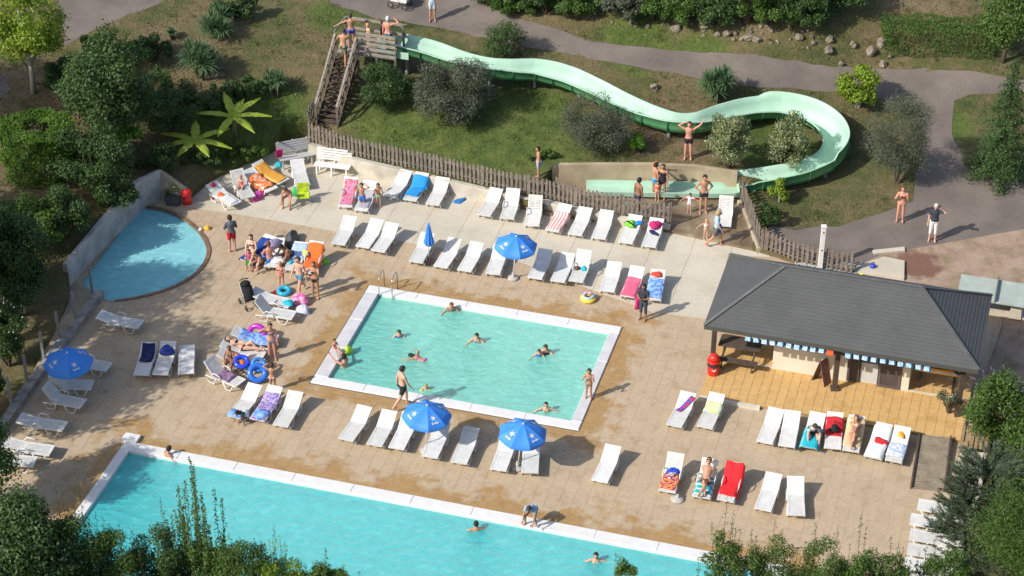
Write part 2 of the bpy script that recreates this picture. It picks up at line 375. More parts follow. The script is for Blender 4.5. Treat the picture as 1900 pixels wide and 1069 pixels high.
def tile_mat(name, cols, size, wet=True, joint=False):
    m, N, L, bs = new_mat(name); p = pos(N); dist, u, v = wetmask(N, L, p)
    cu = mth(N, L, 'FLOOR', mth(N, L, 'DIVIDE', mth(N, L, 'SUBTRACT', u, su0), size))
    par = mth(N, L, 'MULTIPLY', mth(N, L, 'MODULO', mth(N, L, 'ADD', cu, 1000), 2), .5)
    cv = mth(N, L, 'FLOOR', mth(N, L, 'ADD', mth(N, L, 'DIVIDE', mth(N, L, 'SUBTRACT', v, sv1), size), par))
    cb = N.new('ShaderNodeCombineXYZ'); L.new(cu, cb.inputs[0]); L.new(cv, cb.inputs[1])
    w = N.new('ShaderNodeTexWhiteNoise'); L.new(cb.outputs[0], w.inputs[0])
    r = ramp(N, [(0, cols[0]), (.5, cols[1]), (1, cols[2])])
    big = noise(N, L, .35, 4, p); 
    L.new(mth(N, L, 'ADD', mth(N, L, 'MULTIPLY', w.outputs['Value'], .4), mth(N, L, 'MULTIPLY', big, .6)), r.inputs[0])
    fr = ramp(N, [(.3, (.8, .79, .77)), (.62, (1.06, 1.06, 1.06))]); L.new(noise(N, L, 7, 7, p, .75), fr.inputs[0])
    col = mixc(N, L, .75, r.outputs[0], fr.outputs[0], 'MULTIPLY')
    # darker footworn marks
    sp = ramp(N, [(.52, (1, 1, 1)), (.68, (.74, .66, .55))]); L.new(noise(N, L, 1.5, 7, p, .72), sp.inputs[0])
    col = mixc(N, L, .75, col, sp.outputs[0], 'MULTIPLY')
    if wet:
        k = mth(N, L, 'SUBTRACT', mth(N, L, 'MULTIPLY', noise(N, L, .9, 5, p, .65), 5.2), mth(N, L, 'ADD', dist, 1.55))
        cl = N.new('ShaderNodeClamp'); L.new(mth(N, L, 'MULTIPLY', k, 1.6), cl.inputs[0])
        col = mixc(N, L, mth(N, L, 'MULTIPLY', cl.outputs[0], .95), col, mixc(N, L, 1.0, col, (.84, .66, .38, 1), 'MULTIPLY'))
        L.new(mth(N, L, 'MULTIPLY_ADD', cl.outputs[0], -.35, .85), bs.inputs['Roughness'])
    else: bs.inputs['Roughness'].default_value = .85
    L.new(col, bs.inputs['Base Color']); bump(N, L, bs, noise(N, L, 30, 4, p), .15, .01)
    return m
tile_m = tile_mat('sandstone_paver', [(.435, .335, .225), (.48, .375, .255), (.525, .415, .29)], TILE)
base_m = plain('paver_joint_mortar', (.40, .31, .21), .9, .15, 2)
holes = [SM_IN[::1], BG_IN, KID]
# where the tile grid runs: only the pool-side part of the deck lies under pavers, the cream apron covers the rest
APRON = P0([(340,383),(480,404),(619,429),(770,452),(965,486),(1120,546),(1215,580),(1312,592),(1330,560),(1352,472),(1440,478),(1395,466),(1240,432),(1010,400),(894,367),(662,320),(640,286),(575,262),(530,262),(505,285),(470,300),(430,318),(390,338),(352,371)])
deck = tag(MB().slab([(p.x, p.y) for p in DECK], -.5, -.005, [[(p.x, p.y) for p in h] for h in holes]).build('deck', base_m), kind='structure')
def pip(p, poly): return bool(inpoly(np.array([p[0]]), np.array([p[1]]), poly)[0])
def proj(p):
    Y = p.y - CAM_Y; Z = p.z - CAM_H; dep = Y * cp_ - Z * sp_
    return 950 + FPX * p.x / dep, 534.5 - FPX * (Y * sp_ + Z * cp_) / dep
TB0 = UV(G(1299,734,.12)); TB1 = UV(G(1786,817,.12)); tu0, tu1 = TB0[0], TB1[0]; tv0 = (TB0[1] + TB1[1]) / 2; tv1 = UV(G(1352,478,2.5))[1] - .3
TERR = rect(tu0, tu1, tv0, tv1)
cells = []
for i in range(-70, 80):
    u = su0 + (i + .5) * TILE
    for j in range(-60, 60):
        v = sv1 + (j + .5 - (.5 if (i + 1000) % 2 else 0)) * TILE
        cells.append((u, v))
cu = np.array(cells); ctr = np.array([(W(*c).x, W(*c).y) for c in cells]); h2 = TILE / 2 - .01
cor = [np.array([(W(a + sx * h2, b + sy * h2).x, W(a + sx * h2, b + sy * h2).y) for a, b in cells]) for sx, sy in ((-1, -1), (1, -1), (1, 1), (-1, 1))]
okk = inpoly(ctr[:, 0], ctr[:, 1], DECK)
for c in cor: okk &= inpoly(c[:, 0], c[:, 1], DECK)
def allin(poly): return np.all([inpoly(c[:, 0], c[:, 1], poly) for c in cor], 0)
def anyin(poly): return np.any([inpoly(c[:, 0], c[:, 1], poly) for c in cor], 0)
okk &= ~allin(APRON) & ~allin(TERR) & ~anyin(KID)
okk &= ~anyin(rect(su0 + .47, su1 - .33, sv0 + .38, sv1 - .38)) & ~anyin(rect(bu0 + .31, bu1 - .36, bv0 + .36, bv1 - .42))
sel = [i for i in range(len(cells)) if okk[i]]
def tmesh(sz):
    b = MB(); s = sz / 2 - .003; e = .004
    b.rings([[(x * (s - k), y * (s - k), z) for x, y in ((-1, -1), (1, -1), (1, 1), (-1, 1))] for k, z in ((0, -.02), (0, -.006), (e, 0))])
    b.f = b.f[:-2] + b.f[-1:]; return b
tme = tmesh(TILE).mesh('tile', tile_m); tv_ = np.array(tme.vertices and [v.co[:] for v in tme.vertices])
sc_ = [(i, proj(W(*cells[i]))) for i in sel]
near = sorted([q for q in sc_ if 0 < q[1][0] < 1900 and q[1][1] < 1050], key=lambda q: -(q[1][1] - (400 if q[1][0] < 520 and q[1][1] > 850 else 0)))[:300]
nset = {q[0] for q in near}
for i in sel:
    if i in nset:
        o = obj('tile', tme, deck, W(cells[i][0], cells[i][1], random.uniform(-.0015, .0015))); o.rotation_euler = (0, 0, AX)
b = MB()
for i in sel:
    if i not in nset:
        c = W(*cells[i]); dz = random.uniform(-.0015, .0015)
        b.add([c + U * float(q[0]) + V * float(q[1]) + Vector((0, 0, float(q[2]) + dz)) for q in tv_], [tuple(p.vertices) for p in tme.polygons])
tag(b.build('tile_field', tile_m, deck), kind='stuff')
# cream concrete apron, cast in bays
def clip(poly, sq):
    out = [Vector((p[0], p[1])) for p in poly]
    for k in range(4):
        a, c = sq[k], sq[(k + 1) % 4]; e = Vector((c[0] - a[0], c[1] - a[1])); src = out; out = []
        side = lambda p: e.x * (p.y - a[1]) - e.y * (p.x - a[0])
        for i in range(len(src)):
            p, q = src[i], src[(i + 1) % len(src)]; sp, sq_ = side(p), side(q)
            if sp >= 0: out.append(p)
            if (sp >= 0) != (sq_ >= 0): out.append(p + (q - p) * (sp / (sp - sq_)))
        if not out: return []
    r = []
    for p in out:
        if not r or (p - r[-1]).length > .01: r.append(p)
    return r if len(r) > 2 else []
apron_m = None
def apron_mat():
    m, N, L, bs = new_mat('pale_concrete'); p = pos(N)
    r = ramp(N, [(.3, (.50, .445, .34)), (.5, (.585, .53, .43)), (.7, (.64, .59, .49))]); L.new(noise(N, L, .5, 6, p, .7), r.inputs[0])
    f = ramp(N, [(.35, (.86, .85, .83)), (.65, (1.04, 1.04, 1.04))]); L.new(noise(N, L, 9, 6, p, .8), f.inputs[0])
    L.new(mixc(N, L, .8, r.outputs[0], f.outputs[0], 'MULTIPLY'), bs.inputs['Base Color']); bs.inputs['Roughness'].default_value = .9
    bump(N, L, bs, noise(N, L, 25, 4, p), .12, .01); return m
apron_m = apron_mat()
apron = tag(MB().slab([(p.x, p.y) for p in APRON], -.009, .001).build('concrete_apron', base_m), kind='structure')
for i in range(-16, 16):
    for j in range(-2, 18):
        a, c = i * 1.5, j * 1.5; g = .006
        pl = clip(APRON, [tuple(W(a + g, c + g))[:2], tuple(W(a + 1.5 - g, c + g))[:2], tuple(W(a + 1.5 - g, c + 1.5 - g))[:2], tuple(W(a + g, c + 1.5 - g))[:2]])
        if pl:
            ar = abs(sum(pl[k].x * pl[(k + 1) % len(pl)].y - pl[(k + 1) % len(pl)].x * pl[k].y for k in range(len(pl)))) / 2
            if ar > .02: MB().slab([(p.x, p.y) for p in pl], -.004, .012).build('slab', apron_m, apron)
# basins, copings, water
white_m = plain('white_coping_concrete', (.74, .73, .71), .55, .06, 3, .1)
white2_m = plain('weathered_white_coping', (.60, .59, .60), .6, .10, 2.5, .1)
def basin(name, loop, zf, mat):
    b = MB(); n = len(loop)
    b.slab([(p[0], p[1]) for p in loop], zf - .1, zf)
    o = len(b.v); b.v += [(p[0], p[1], -.012) for p in loop] + [(p[0], p[1], zf) for p in loop]
    for k in range(n): b.f.append((o + k, o + (k + 1) % n, o + n + (k + 1) % n, o + n + k))
    return tag(b.build(name, mat), kind='structure')
def floor_mat(name, c):
    m, N, L, bs = new_mat(name); p = pos(N)
    r = ramp(N, [(.3, tuple(k * .88 for k in c)), (.7, c)]); L.new(noise(N, L, .8, 5, p), r.inputs[0])
    L.new(r.outputs[0], bs.inputs['Base Color']); bs.inputs['Roughness'].default_value = .7; return m
basin('pool_basin', SM_IN, -1.15, floor_mat('pale_green_pool_paint', (.72, .95, .88)))
basin('pool_basin', BG_IN, -1.6, floor_mat('pale_blue_pool_paint', (.55, .92, .93)))
basin('pool_basin', KID, -.45, floor_mat('blue_pool_paint', (.40, .80, .88)))
def water_mat(name, tint, scat, dens, ripple):
    m, N, L, bs = new_mat(name); N.remove(bs); p = pos(N)
    tr = N.new('ShaderNodeBsdfTransparent'); tr.inputs[0].default_value = lin(tint)
    df = N.new('ShaderNodeBsdfDiffuse')
    mp = N.new('ShaderNodeMapping'); L.new(p, mp.inputs[0]); mp.inputs['Rotation'].default_value = (0, 0, R(20)); mp.inputs['Scale'].default_value = (1, 1.9, 1)
    n1 = noise(N, L, 3.2, 6, mp.outputs[0], .68); 
    vr = N.new('ShaderNodeTexVoronoi'); vr.feature = 'SMOOTH_F1'; vr.inputs['Scale'].default_value = 2.4; L.new(mp.outputs[0], vr.inputs['Vector'])
    h = mth(N, L, 'ADD', n1, mth(N, L, 'MULTIPLY', vr.outputs['Distance'], .35))
    bp = N.new('ShaderNodeBump'); bp.inputs['Strength'].default_value = ripple; bp.inputs['Distance'].default_value = .16; L.new(h, bp.inputs['Height'])
    r = ramp(N, [(.38, tuple(k * .9 for k in scat)), (.55, scat), (.68, tuple(min(1, k * 1.1 + .06) for k in scat))]); L.new(noise(N, L, 2.0, 7, mp.outputs[0], .7), r.inputs[0])  # mild paler flecks in the scatter colour stand in for light webs
    bd = N.new('ShaderNodeBump'); bd.inputs['Strength'].default_value = ripple * .6; bd.inputs['Distance'].default_value = .10; L.new(h, bd.inputs['Height'])
    L.new(r.outputs[0], df.inputs[0]); L.new(bd.outputs[0], df.inputs['Normal'])
    mx = N.new('ShaderNodeMixShader'); mx.inputs[0].default_value = dens; L.new(tr.outputs[0], mx.inputs[1]); L.new(df.outputs[0], mx.inputs[2])
    gl = N.new('ShaderNodeBsdfGlossy'); gl.inputs['Roughness'].default_value = .06; L.new(bp.outputs[0], gl.inputs['Normal'])
    fr = N.new('ShaderNodeFresnel'); fr.inputs[0].default_value = 1.33; L.new(bp.outputs[0], fr.inputs['Normal'])
    m2 = N.new('ShaderNodeMixShader'); L.new(fr.outputs[0], m2.inputs[0]); L.new(mx.outputs[0], m2.inputs[1]); L.new(gl.outputs[0], m2.inputs[2])
    L.new(m2.outputs[0], N['Material Output'].inputs[0]); return m
def water(loop, z, mat):
    b = MB(); tr = tessellate_polygon([[Vector((p[0], p[1], 0)) for p in loop]]); b.v = [(p[0], p[1], z) for p in loop]
    for t in tr:
        a, c, d = (Vector(loop[i][:2]) for i in t); b.f.append(tuple(t) if (c - a).cross(d - a) > 0 else tuple(t[::-1]))
    return tag(b.build('water', mat), kind='structure')
water(SM_IN, -.09, water_mat('small_pool_water', (.84, .99, .95), (.27, .89, .76), .64, 1.5))
water(BG_IN, -.07, water_mat('big_pool_water', (.66, .98, .98), (.10, .78, .82), .64, 1.3))
water(KID, -.08, water_mat('kids_pool_water', (.72, .96, .99), (.34, .80, .86), .70, .3))
def coping(name, u0, u1, v0, v1, inner, mats, z1=.055):
    (i0, i1, j0, j1) = inner; root = tag(bpy.data.objects.new(name, None), kind='structure'); C.objects.link(root)
    L_ = 1.0
    def run(a, b, c, d, mat, along_u):
        n = max(1, round(((b - a) if along_u else (d - c)) / 2.0))
        for k in range(n):
            if along_u: x0, x1, y0, y1 = a + (b - a) * k / n, a + (b - a) * (k + 1) / n - .003, c, d
            else: x0, x1, y0, y1 = a, b, c + (d - c) * k / n, c + (d - c) * (k + 1) / n - .003
            MB().rings([[W(x0 + e, y0 + e, z), W(x1 - e, y0 + e, z), W(x1 - e, y1 - e, z), W(x0 + e, y1 - e, z)] for e, z in ((0, -.16), (0, z1 - .02), (.02, z1))]).build('coping_stone', mat, root)
    run(u0, u1, j1, v1, mats[0], True); run(u0, u1, v0, j0, mats[0], True)
    run(u0, i0, j0 + .001, j1 - .001, mats[1], False); run(i1, u1, j0 + .001, j1 - .001, mats[1], False)
coping('pool_coping', su0, su1, sv0, sv1, (su0 + .5 + .015, su1 - .36 - .015, sv0 + .42 + .015, sv1 - .42 - .015), (white_m, white2_m))
coping('pool_coping', bu0, bu1, bv0, bv1, (bu0 + .355, bu1 - .415, bv0 + .415, bv1 - .475), (white_m, white_m))
# grating line round the small pool
gm = plain('dark_drain_grating', (.12, .12, .12), .5)
for q in ((su0 - .05, su1 + .05, sv1 + .002, sv1 + .05), (su0 - .05, su0 - .002, sv0, sv1), (su0 - .05, su1, sv0 - .05, sv0 - .002)):
    tag(MB().slab([tuple(W(*k))[:2] for k in ((q[0], q[2]), (q[1], q[2]), (q[1], q[3]), (q[0], q[3]))], -.01, .006).build('drain_channel', gm), kind='structure')
tag(MB().box((0, 0, 0), (.55, .42, .12)).build('starting_block', white_m), 'white concrete block on the coping at the corner of the big pool', 'starting block')
sb = bpy.data.objects['starting_block']; sb.location = G(243, 814, .06); sb.rotation_euler = (0, 0, AX)
# rim of the children's pool (parapet on the curved side)
b = MB(); arc = KID[1:-3]; cc = sum((Vector(p) for p in KID), Vector()) / len(KID)
loop_o = [p + (p - cc).normalized() * .16 for p in arc]
rimb = MB()
for k in range(len(arc) - 1):
    a, b_, c, d = arc[k], arc[k + 1], loop_o[k + 1], loop_o[k]
    rimb.add([(p.x, p.y, z) for z in (-.1, .035) for p in (a, b_, c, d)], [(4, 5, 6, 7)[::-1], (0, 1, 5, 4), (2, 3, 7, 6)])
kc = rimb.build('pool_rim', plain('brown_rim_tiles', (.22, .13, .08), .6, .3, 3)); tag(kc, kind='structure')

# ------------------------------------------------------------------ concrete walls
conc_m = plain('weathered_wall_concrete', (.46, .44, .41), .85, .28, 1.6, .35)
conc_y = plain('stained_ochre_concrete', (.42, .36, .26), .85, .3, 1.3, .35)
def ribbon(pts, th, z1s, z0=-.3):
    """wall along pts (world xy), top z per point"""
    P = [Vector((p[0], p[1])) for p in pts]; rs = []
    for i, p in enumerate(P):
        t = (P[min(i + 1, len(P) - 1)] - P[max(i - 1, 0)]).normalized(); n = Vector((-t.y, t.x)) * th / 2
        zb = z0[i] if hasattr(z0, '__len__') else z0
        rs.append([(p.x - n.x, p.y - n.y, zb), (p.x + n.x, p.y + n.y, zb), (p.x + n.x, p.y + n.y, z1s[i] - .02), (p.x + n.x * .8, p.y + n.y * .8, z1s[i]), (p.x - n.x * .8, p.y - n.y * .8, z1s[i]), (p.x - n.x, p.y - n.y, z1s[i] - .02)])
    return MB().rings(rs)
wl_ = [(120,528),(165,478),(210,430),(255,384)]
w1 = [G(*q) for q in wl_]; w1 = [p + Vector((.13, -.08, 0)) for p in w1]
o = ribbon(w1 + [G(303,366), ] , .2, [1.0, 1.1, 1.22, 1.3, 1.3]).build('retaining_wall', conc_m)
tag(o, 'tall grey concrete wall along the straight side of the children\'s pool', 'wall')
o = ribbon([G(304,367) , G(353,378)], .2, [1.28, .62]).build('retaining_wall', conc_y)
tag(o, 'ochre concrete wall sloping down behind the planter and the red bin', 'wall')
FZ = [(575,262,.8),(644,286,.75),(717,303,.7),(791,318,.66),(864,336,.62),(937,353,.56),(1015,368,.5),(1089,386,.45),(1164,400,.4),(1243,413,.3)]
fp = [G(*q) for q in FZ]
o = ribbon([p + Vector((.02, -.12, 0)) for p in fp], .3, [q[2] - .05 for q in FZ], -.2).build('retaining_wall', plain('pale_wall_concrete', (.52, .48, .40), .85, .25, 1.4, .35))
tag(o, 'long low concrete wall under the picket fence behind the sun loungers', 'wall')
sp = SPLASH
def splash_mat():
    m, N, L, bs = new_mat('wet_brown_concrete'); p = pos(N)
    r = ramp(N, [(.32, (.14, .10, .065)), (.52, (.24, .18, .115)), (.66, (.42, .35, .25))]); L.new(noise(N, L, .7, 5, p, .6), r.inputs[0])
    L.new(r.outputs[0], bs.inputs['Base Color']); bs.inputs['Roughness'].default_value = .45; bump(N, L, bs, noise(N, L, 9, 5, p), .2, .02); return m
splash_m = splash_mat()
tag(MB().slab([(p.x, p.y) for p in sp], -.3, SPZ).build('splash_pad', splash_m), kind='structure')
kb = [G(x, y, .1) for x, y in ((1375,378),(1388,400),(1401,436),(1412,466))]
tag(ribbon(kb, .34, [.3, .28, .26, .24]).build('low_wall', conc_y), 'low concrete kerb under the fence right of the splash area', 'wall')
o = ribbon([G(1024,346,SPZ) , G(1110,345,SPZ), G(1200,345,SPZ), G(1290,347,SPZ), G(1366,352,SPZ)], .16, [1.2, 1.2, 1.2, 1.16, 1.0], 0).build('splash_wall', plain('buff_wet_stained_concrete', (.40, .32, .21), .7, .35, .8, .3))
tag(o, 'buff concrete wall with a brown wet stain behind the slide run-out', 'wall')
# low wall with steel posts along the left edge
lw = [G(x, y) for x, y in ((186,548),(150,600),(105,655),(62,715),(18,778),(-40,862))]
lwt = thing('boundary_wall', 'low stone-capped wall with a row of grey posts along the left edge of the deck', 'wall', lw[0])
cap_m = plain('rough_capstone', (.33, .30, .27), .9, .35, 3, .5)
tot = []
for a, b_ in zip(lw[:-1], lw[1:]):
    n = max(1, int((b_ - a).length / .55))
    for k in range(n):
        p, q = a.lerp(b_, k / n) - lw[0], a.lerp(b_, (k + .96) / n) - lw[0]
        MB().bar(p + Vector((0, 0, -.03)), q + Vector((0, 0, -.03)), .32, .56).build('stone', cap_m, lwt)
post_m = plain('galvanised_post', (.30, .30, .29), .5, .1, 4)
for x, y in ((182,545),(152,598),(122,634),(93,672),(63,716),(33,757),(2,798)):
    p = G(x, y, .1) - lw[0] + Vector((-.22, .05, 0)); MB().bar(p, p + Vector((0, 0, 1.3)), .09, .09).build('post', post_m, lwt)
# ------------------------------------------------------------------ picket fences
wood_m = plain('weathered_grey_wood', (.20, .165, .135), .85, .35, 5, .4)
wood_d = plain('dark_stained_wood', (.085, .06, .045), .8, .3, 6, .3)
def picket_fence(pts, label, h=.92, sp=.178, w=.10, postevery=1.9, mat=None, lean=.02, drop=None):
    mat = mat or wood_m; pts = [Vector(p) for p in pts]; o0 = pts[0].copy(); t = thing('picket_fence', label, 'fence', o0)
    L_ = [0]
    for a, b in zip(pts[:-1], pts[1:]): L_.append(L_[-1] + (b - a).length)
    def at(s):
        s = min(max(s, 0), L_[-1])
        for i in range(len(pts) - 1):
            if s <= L_[i + 1] + 1e-6:
                f = (s - L_[i]) / (L_[i + 1] - L_[i]); d = (pts[i + 1] - pts[i]).normalized(); return pts[i].lerp(pts[i + 1], f) - o0, d
    n = int(L_[-1] / sp)
    pm = []
    for v in range(4):
        hh = h * random.uniform(.97, 1.03); b = MB()
        b.rings([[(x, y, z) for x, y in ((-k, -.011), (k, -.011), (k, .011), (-k, .011))] for k, z in ((w / 2, .04), (w / 2, hh - .06), (w * .15, hh))]); pm.append(b.mesh('picket', mat))
    for k in range(n + 1):
        p, d = at(k * sp); q = obj('picket', pm[k % 4], t, p + Vector((d.y * .035, -d.x * .035, random.uniform(-.02, .02))))
        q.rotation_euler = (random.uniform(-lean, lean), random.uniform(-lean, lean) * 1.5, math.atan2(d.y, d.x))
    m = max(1, round(L_[-1] / postevery))
    for k in range(m + 1):
        p, d = at(L_[-1] * k / m); q = MB().box((0, 0, h * .45), (.09, .09, h * 1.05), None, .95).build('post', mat, t); q.location = p + Vector((-d.y * .03, d.x * .03, 0)); q.rotation_euler = (0, 0, math.atan2(d.y, d.x))
    for z in (.22, h * .74):
        for a, b in zip(pts[:-1], pts[1:]): MB().bar(a - o0 + Vector((0, 0, z)), b - o0 + Vector((0, 0, z)), .04, .07).build('rail', mat, t)
    return t
picket_fence(fp, 'long weathered picket fence along the slope behind the loungers')
picket_fence([T(586,216), T(574,240), fp[0] + Vector((0, .06, 0))], 'short picket fence piece beside the foot of the slide stairs')
z2 = .22
picket_fence([G(1376,372,.3), G(1388,398,.28), G(1400,432,.26), G(1411,460,.24), G(1440,472,.05), G(1478,487,.02), G(1521,497,.02), G(1579,507,.02)], 'picket fence curving from the splash area to the back of the bar', .95, .19)
# ------------------------------------------------------------------ water slide
SL = [(730,90,2.98),(760,96,2.9),(800,106,2.75),(850,124,2.55),(900,136,2.4),(950,140,2.3),(1000,141,2.2),(1050,153,2.08),(1100,176,1.92),(1150,202,1.78),(1200,224,1.68),(1250,238,1.6),
      (1300,238,1.53),(1345,224,1.46),(1395,212,1.4),(1450,209,1.32),(1505,222,1.22),(1543,248,1.12),(1556,280,1.0),(1538,308,.88),(1492,328,.74),(1440,339,.62),(1400,345,.50),(1368,350,.40)]
cl = sm([G(x, y + 5, z - .12) for x, y, z in SL], 6, False); RUN = [G(x, y, .26) for x, y in ((1388,355),(1340,356),(1290,356),(1240,355),(1190,354),(1140,353),(1088,352))]
mint_m = plain('mint_gelcoat', (.41, .61, .48), .6, .12, 1.2, spec=.3); green_m = plain('green_gelcoat', (.13, .40, .18), .35, .15, 1.5)
slide = thing('water_slide', 'long mint green fibreglass water slide winding from the wooden tower to the splash area', 'water slide', (cl[0].x, cl[0].y, hz(cl[0].x, cl[0].y)))
so = slide.location.copy()
def chute(P, i0, i1, wid, dep, name='chute_section', bank=None):
    b = MB(); npf = 9
    for i in range(i0, i1 + 1):
        hi = (lambda k: dep * (1 + (.32 * min(1, (i - BEND[0]) / 1.5) if BEND[0] <= i <= BEND[1] and k > npf / 2 else 0)))
        t = (P[min(i + 1, len(P) - 1)] - P[max(i - 1, 0)]); t.z = 0; t.normalize(); n = Vector((-t.y, t.x, 0)); up = Vector((0, 0, 1))
        if bank: 
            a = bank[i]; n, up = n * math.cos(a) + up * math.sin(a), up * math.cos(a) - n * math.sin(a)
        c = P[i] - so; ring = []
        for k in range(npf):
            a = math.pi * (k / (npf - 1)) ; ring.append(c - n * math.cos(a) * wid / 2 + up * (hi(k) * (1 - math.sin(a) ** .8)))
        dl = hi(npf); lip = [c + n * (wid / 2 + .06) + up * dl, c + n * (wid / 2 + .06) + up * (dl - .05)]
        out = []
        for k in range(npf - 1, -1, -1):
            a = math.pi * (k / (npf - 1)); out.append(c - n * math.cos(a) * (wid / 2 + .03) + up * (hi(k) * (1 - math.sin(a) ** .8) - .035 - (.02 if k in (0, npf - 1) else 0)))
        lip2 = [c - n * (wid / 2 + .06) + up * (dep - .05), c - n * (wid / 2 + .06) + up * dep]
        r = ring + lip + out + lip2; b.v += [tuple(p) for p in r]; m = len(r)
    rows = i1 - i0 + 1
    for i in range(rows - 1):
        for k in range(m): b.f.append((i * m + k, i * m + (k + 1) % m, (i + 1) * m + (k + 1) % m, (i + 1) * m + k))
    me = b.mesh(name, mint_m, False); me.materials.append(green_m)
    idx = []
    for i in range(rows - 1):
        for k in range(m): idx.append(1 if npf <= k <= npf * 2 + 1 else 0)
    me.polygons.foreach_set('material_index', idx); me.polygons.foreach_set('use_smooth', [True] * len(idx)); me.update()
    return obj(name, me, slide)
BEND = (15 * 6 - 4, 19 * 6)
curv = []
for i in range(len(cl)):
    a, b_, c_ = cl[max(i - 4, 0)], cl[i], cl[min(i + 4, len(cl) - 1)]; d1 = (b_ - a); d2 = (c_ - b_)
    k = math.atan2(d1.x * d2.y - d1.y * d2.x, d1.x * d2.x + d1.y * d2.y); curv.append(max(-.45, min(.45, k * .55)))
curv = [-(sum(curv[max(0, i - 5):i + 6]) / len(curv[max(0, i - 5):i + 6])) for i in range(len(curv))]
secs = list(range(0, len(cl) - 1, 5)) + [len(cl) - 1]
for a, b_ in zip(secs[:-1], secs[1:]): chute(cl, a, b_, 1.02, .62, bank=curv)
for i in secs[1:-1]:
    t = (cl[i + 1] - cl[i - 1]); t.z = 0; t.normalize(); n = Vector((-t.y, t.x, 0)); c = cl[i] - so; b = MB()
    pts = [c - n * math.cos(math.pi * k / 10) * .56 + Vector((0, 0, .62 * (1 - math.sin(math.pi * k / 10) ** .8) - .05)) for k in range(11)]
    if curv[i]:
        rot = Matrix.Rotation(curv[i], 3, t); pts = [c + rot @ (p - c) for p in pts]
    b.tube(pts, .03, 6).build('joint_flange', plain('dark_green_flange', (.05, .16, .08), .5), slide)
for i in secs[1:-1:2]:
    x, y = cl[i].x, cl[i].y; h = hz(x, y); p = Vector((x, y, h)) - so
    if cl[i].z - h > .25: MB().tube([p + Vector((0, 0, -.2)), Vector((x, y, cl[i].z - .03)) - so], .07, 8).build('support_post', plain('galvanised_grey_steel', (.32, .33, .33), .5), slide)
def flat_chute(P):
    b = MB()
    for c in P:
        c = c - so; b.v += [tuple(c + Vector(q)) for q in ((0, .46, .2), (0, .38, .2), (0, .34, .02), (0, -.36, .02), (0, -.40, .2), (0, -.48, .2), (0, -.44, -.02), (0, .44, -.02))]
    for i in range(len(P) - 1):
        for k in range(8): b.f.append((i * 8 + k, i * 8 + (k + 1) % 8, (i + 1) * 8 + (k + 1) % 8, (i + 1) * 8 + k)[::-1])
    b.f.append(tuple(range(8))); o = len(b.v) - 8; b.f.append(tuple(o + k for k in range(8)))
    return b
flat_chute([G(1399,350,.42), G(1385,354,.32)] + RUN).build('runout', mint_m, slide)
# ------------------------------------------------------------------ slide tower and stairs
ZP = 2.95; pc = G(664, 101, ZP); pw, pdp = 1.65, 1.15
tower = thing('slide_tower', 'wooden slide platform with horizontal plank railings at the top of the stairs', 'tower', (pc.x, pc.y, hz(pc.x, pc.y)))
to = tower.location.copy(); D = lambda u, v, z: pc + U * u + V * v + Vector((0, 0, z)) - to
rail_m = plain('sun_bleached_planks', (.30, .27, .22), .8, .3, 4, .3)
x0t = -.95
for k in range(11): MB().bar(D(x0t, (k + .5) * pdp / 11, -.03), D(pw, (k + .5) * pdp / 11, -.03), pdp / 11 - .012, .04).build('floor_plank', rail_m, tower)
for u in (x0t, 0, pw * .5, pw):
    for v in (0, pdp):
        if v == 0 and u == x0t: continue
        MB().bar(D(u, v, to.z - pc.z - .3), D(u, v, 1.05), .1, .1).build('post', wood_m, tower)
for z in (.1, .34, .58, .82, 1.02): MB().bar(D(0, -.05, z), D(pw + .05, -.05, z), .035, .13).build('rail_plank', rail_m, tower)
for z in (.55, 1.0): MB().bar(D(x0t, pdp + .06, z), D(pw + .1, pdp + .06, z), .035, .12).build('rail_plank', rail_m, tower)
for z in (.45, .9): MB().bar(D(x0t - .06, 0, z), D(x0t - .06, pdp, z), .035, .12).build('rail_plank', rail_m, tower)
MB().rings([[D(.55, .12, 0), D(pw + .55, .12, 0), D(pw + .55, .12, .3), D(.55, .12, .3)], [D(.55, .17, 0), D(pw + .55, .17, 0), D(pw + .55, .17, .3), D(.55, .17, .3)]]).build('side_panel', mint_m, tower)
MB().box(D(.9, .6, .25), (.45, .45, .5)).build('start_tub', mint_m, tower)
sb0 = G(607, 234, hz(*G(607, 234, .9)[:2]) ); sb0 = T(607, 234); st1 = G(643, 104, ZP)
wood_l = plain('greyed_handrail', (.27, .23, .19), .8, .3, 6, .3)
stair = thing('staircase', 'dark wooden staircase with two plank handrails climbing to the slide platform', 'stairs', sb0)
dr = st1 - sb0; dh = Vector((dr.x, dr.y, 0)).normalized(); nn = Vector((dh.y, -dh.x, 0)); ns = 13; halfw = .42
for k in range(ns):
    f = (k + 1) / (ns + .4); c = dr * f; MB().bar(c - nn * halfw, c + nn * halfw, .24, .045).build('step', wood_d, stair)
    MB().bar(c - nn * halfw + dh * .1 + Vector((0, 0, -.1)), c + nn * halfw + dh * .1 + Vector((0, 0, -.1)), .02, .14).build('riser', wood_d, stair)
for s in (-1, 1):
    e = nn * (halfw + .05) * s
    MB().bar(e + Vector((0, 0, -.1)), e + dr + Vector((0, 0, -.1)), .05, .26).build('stringer', wood_d, stair)
    for q in (.62, .98): MB().bar(e + Vector((0, 0, q)), e + dr + Vector((0, 0, q)), .09 if q > .9 else .04, .05 if q > .9 else .10).build('handrail', wood_l if q > .9 else wood_m, stair)
    for k in range(6):
        c = dr * (k / 5.0) + e; MB().bar(c + Vector((0, 0, -.35)), c + Vector((0, 0, 1.0)), .08, .08).build('post', wood_m, stair)
# dark-stained post under the landing
MB().bar(D(-.75, -.35, -1.9), D(-.75, -.35, -.2), .1, .1).build('post', wood_d, tower)

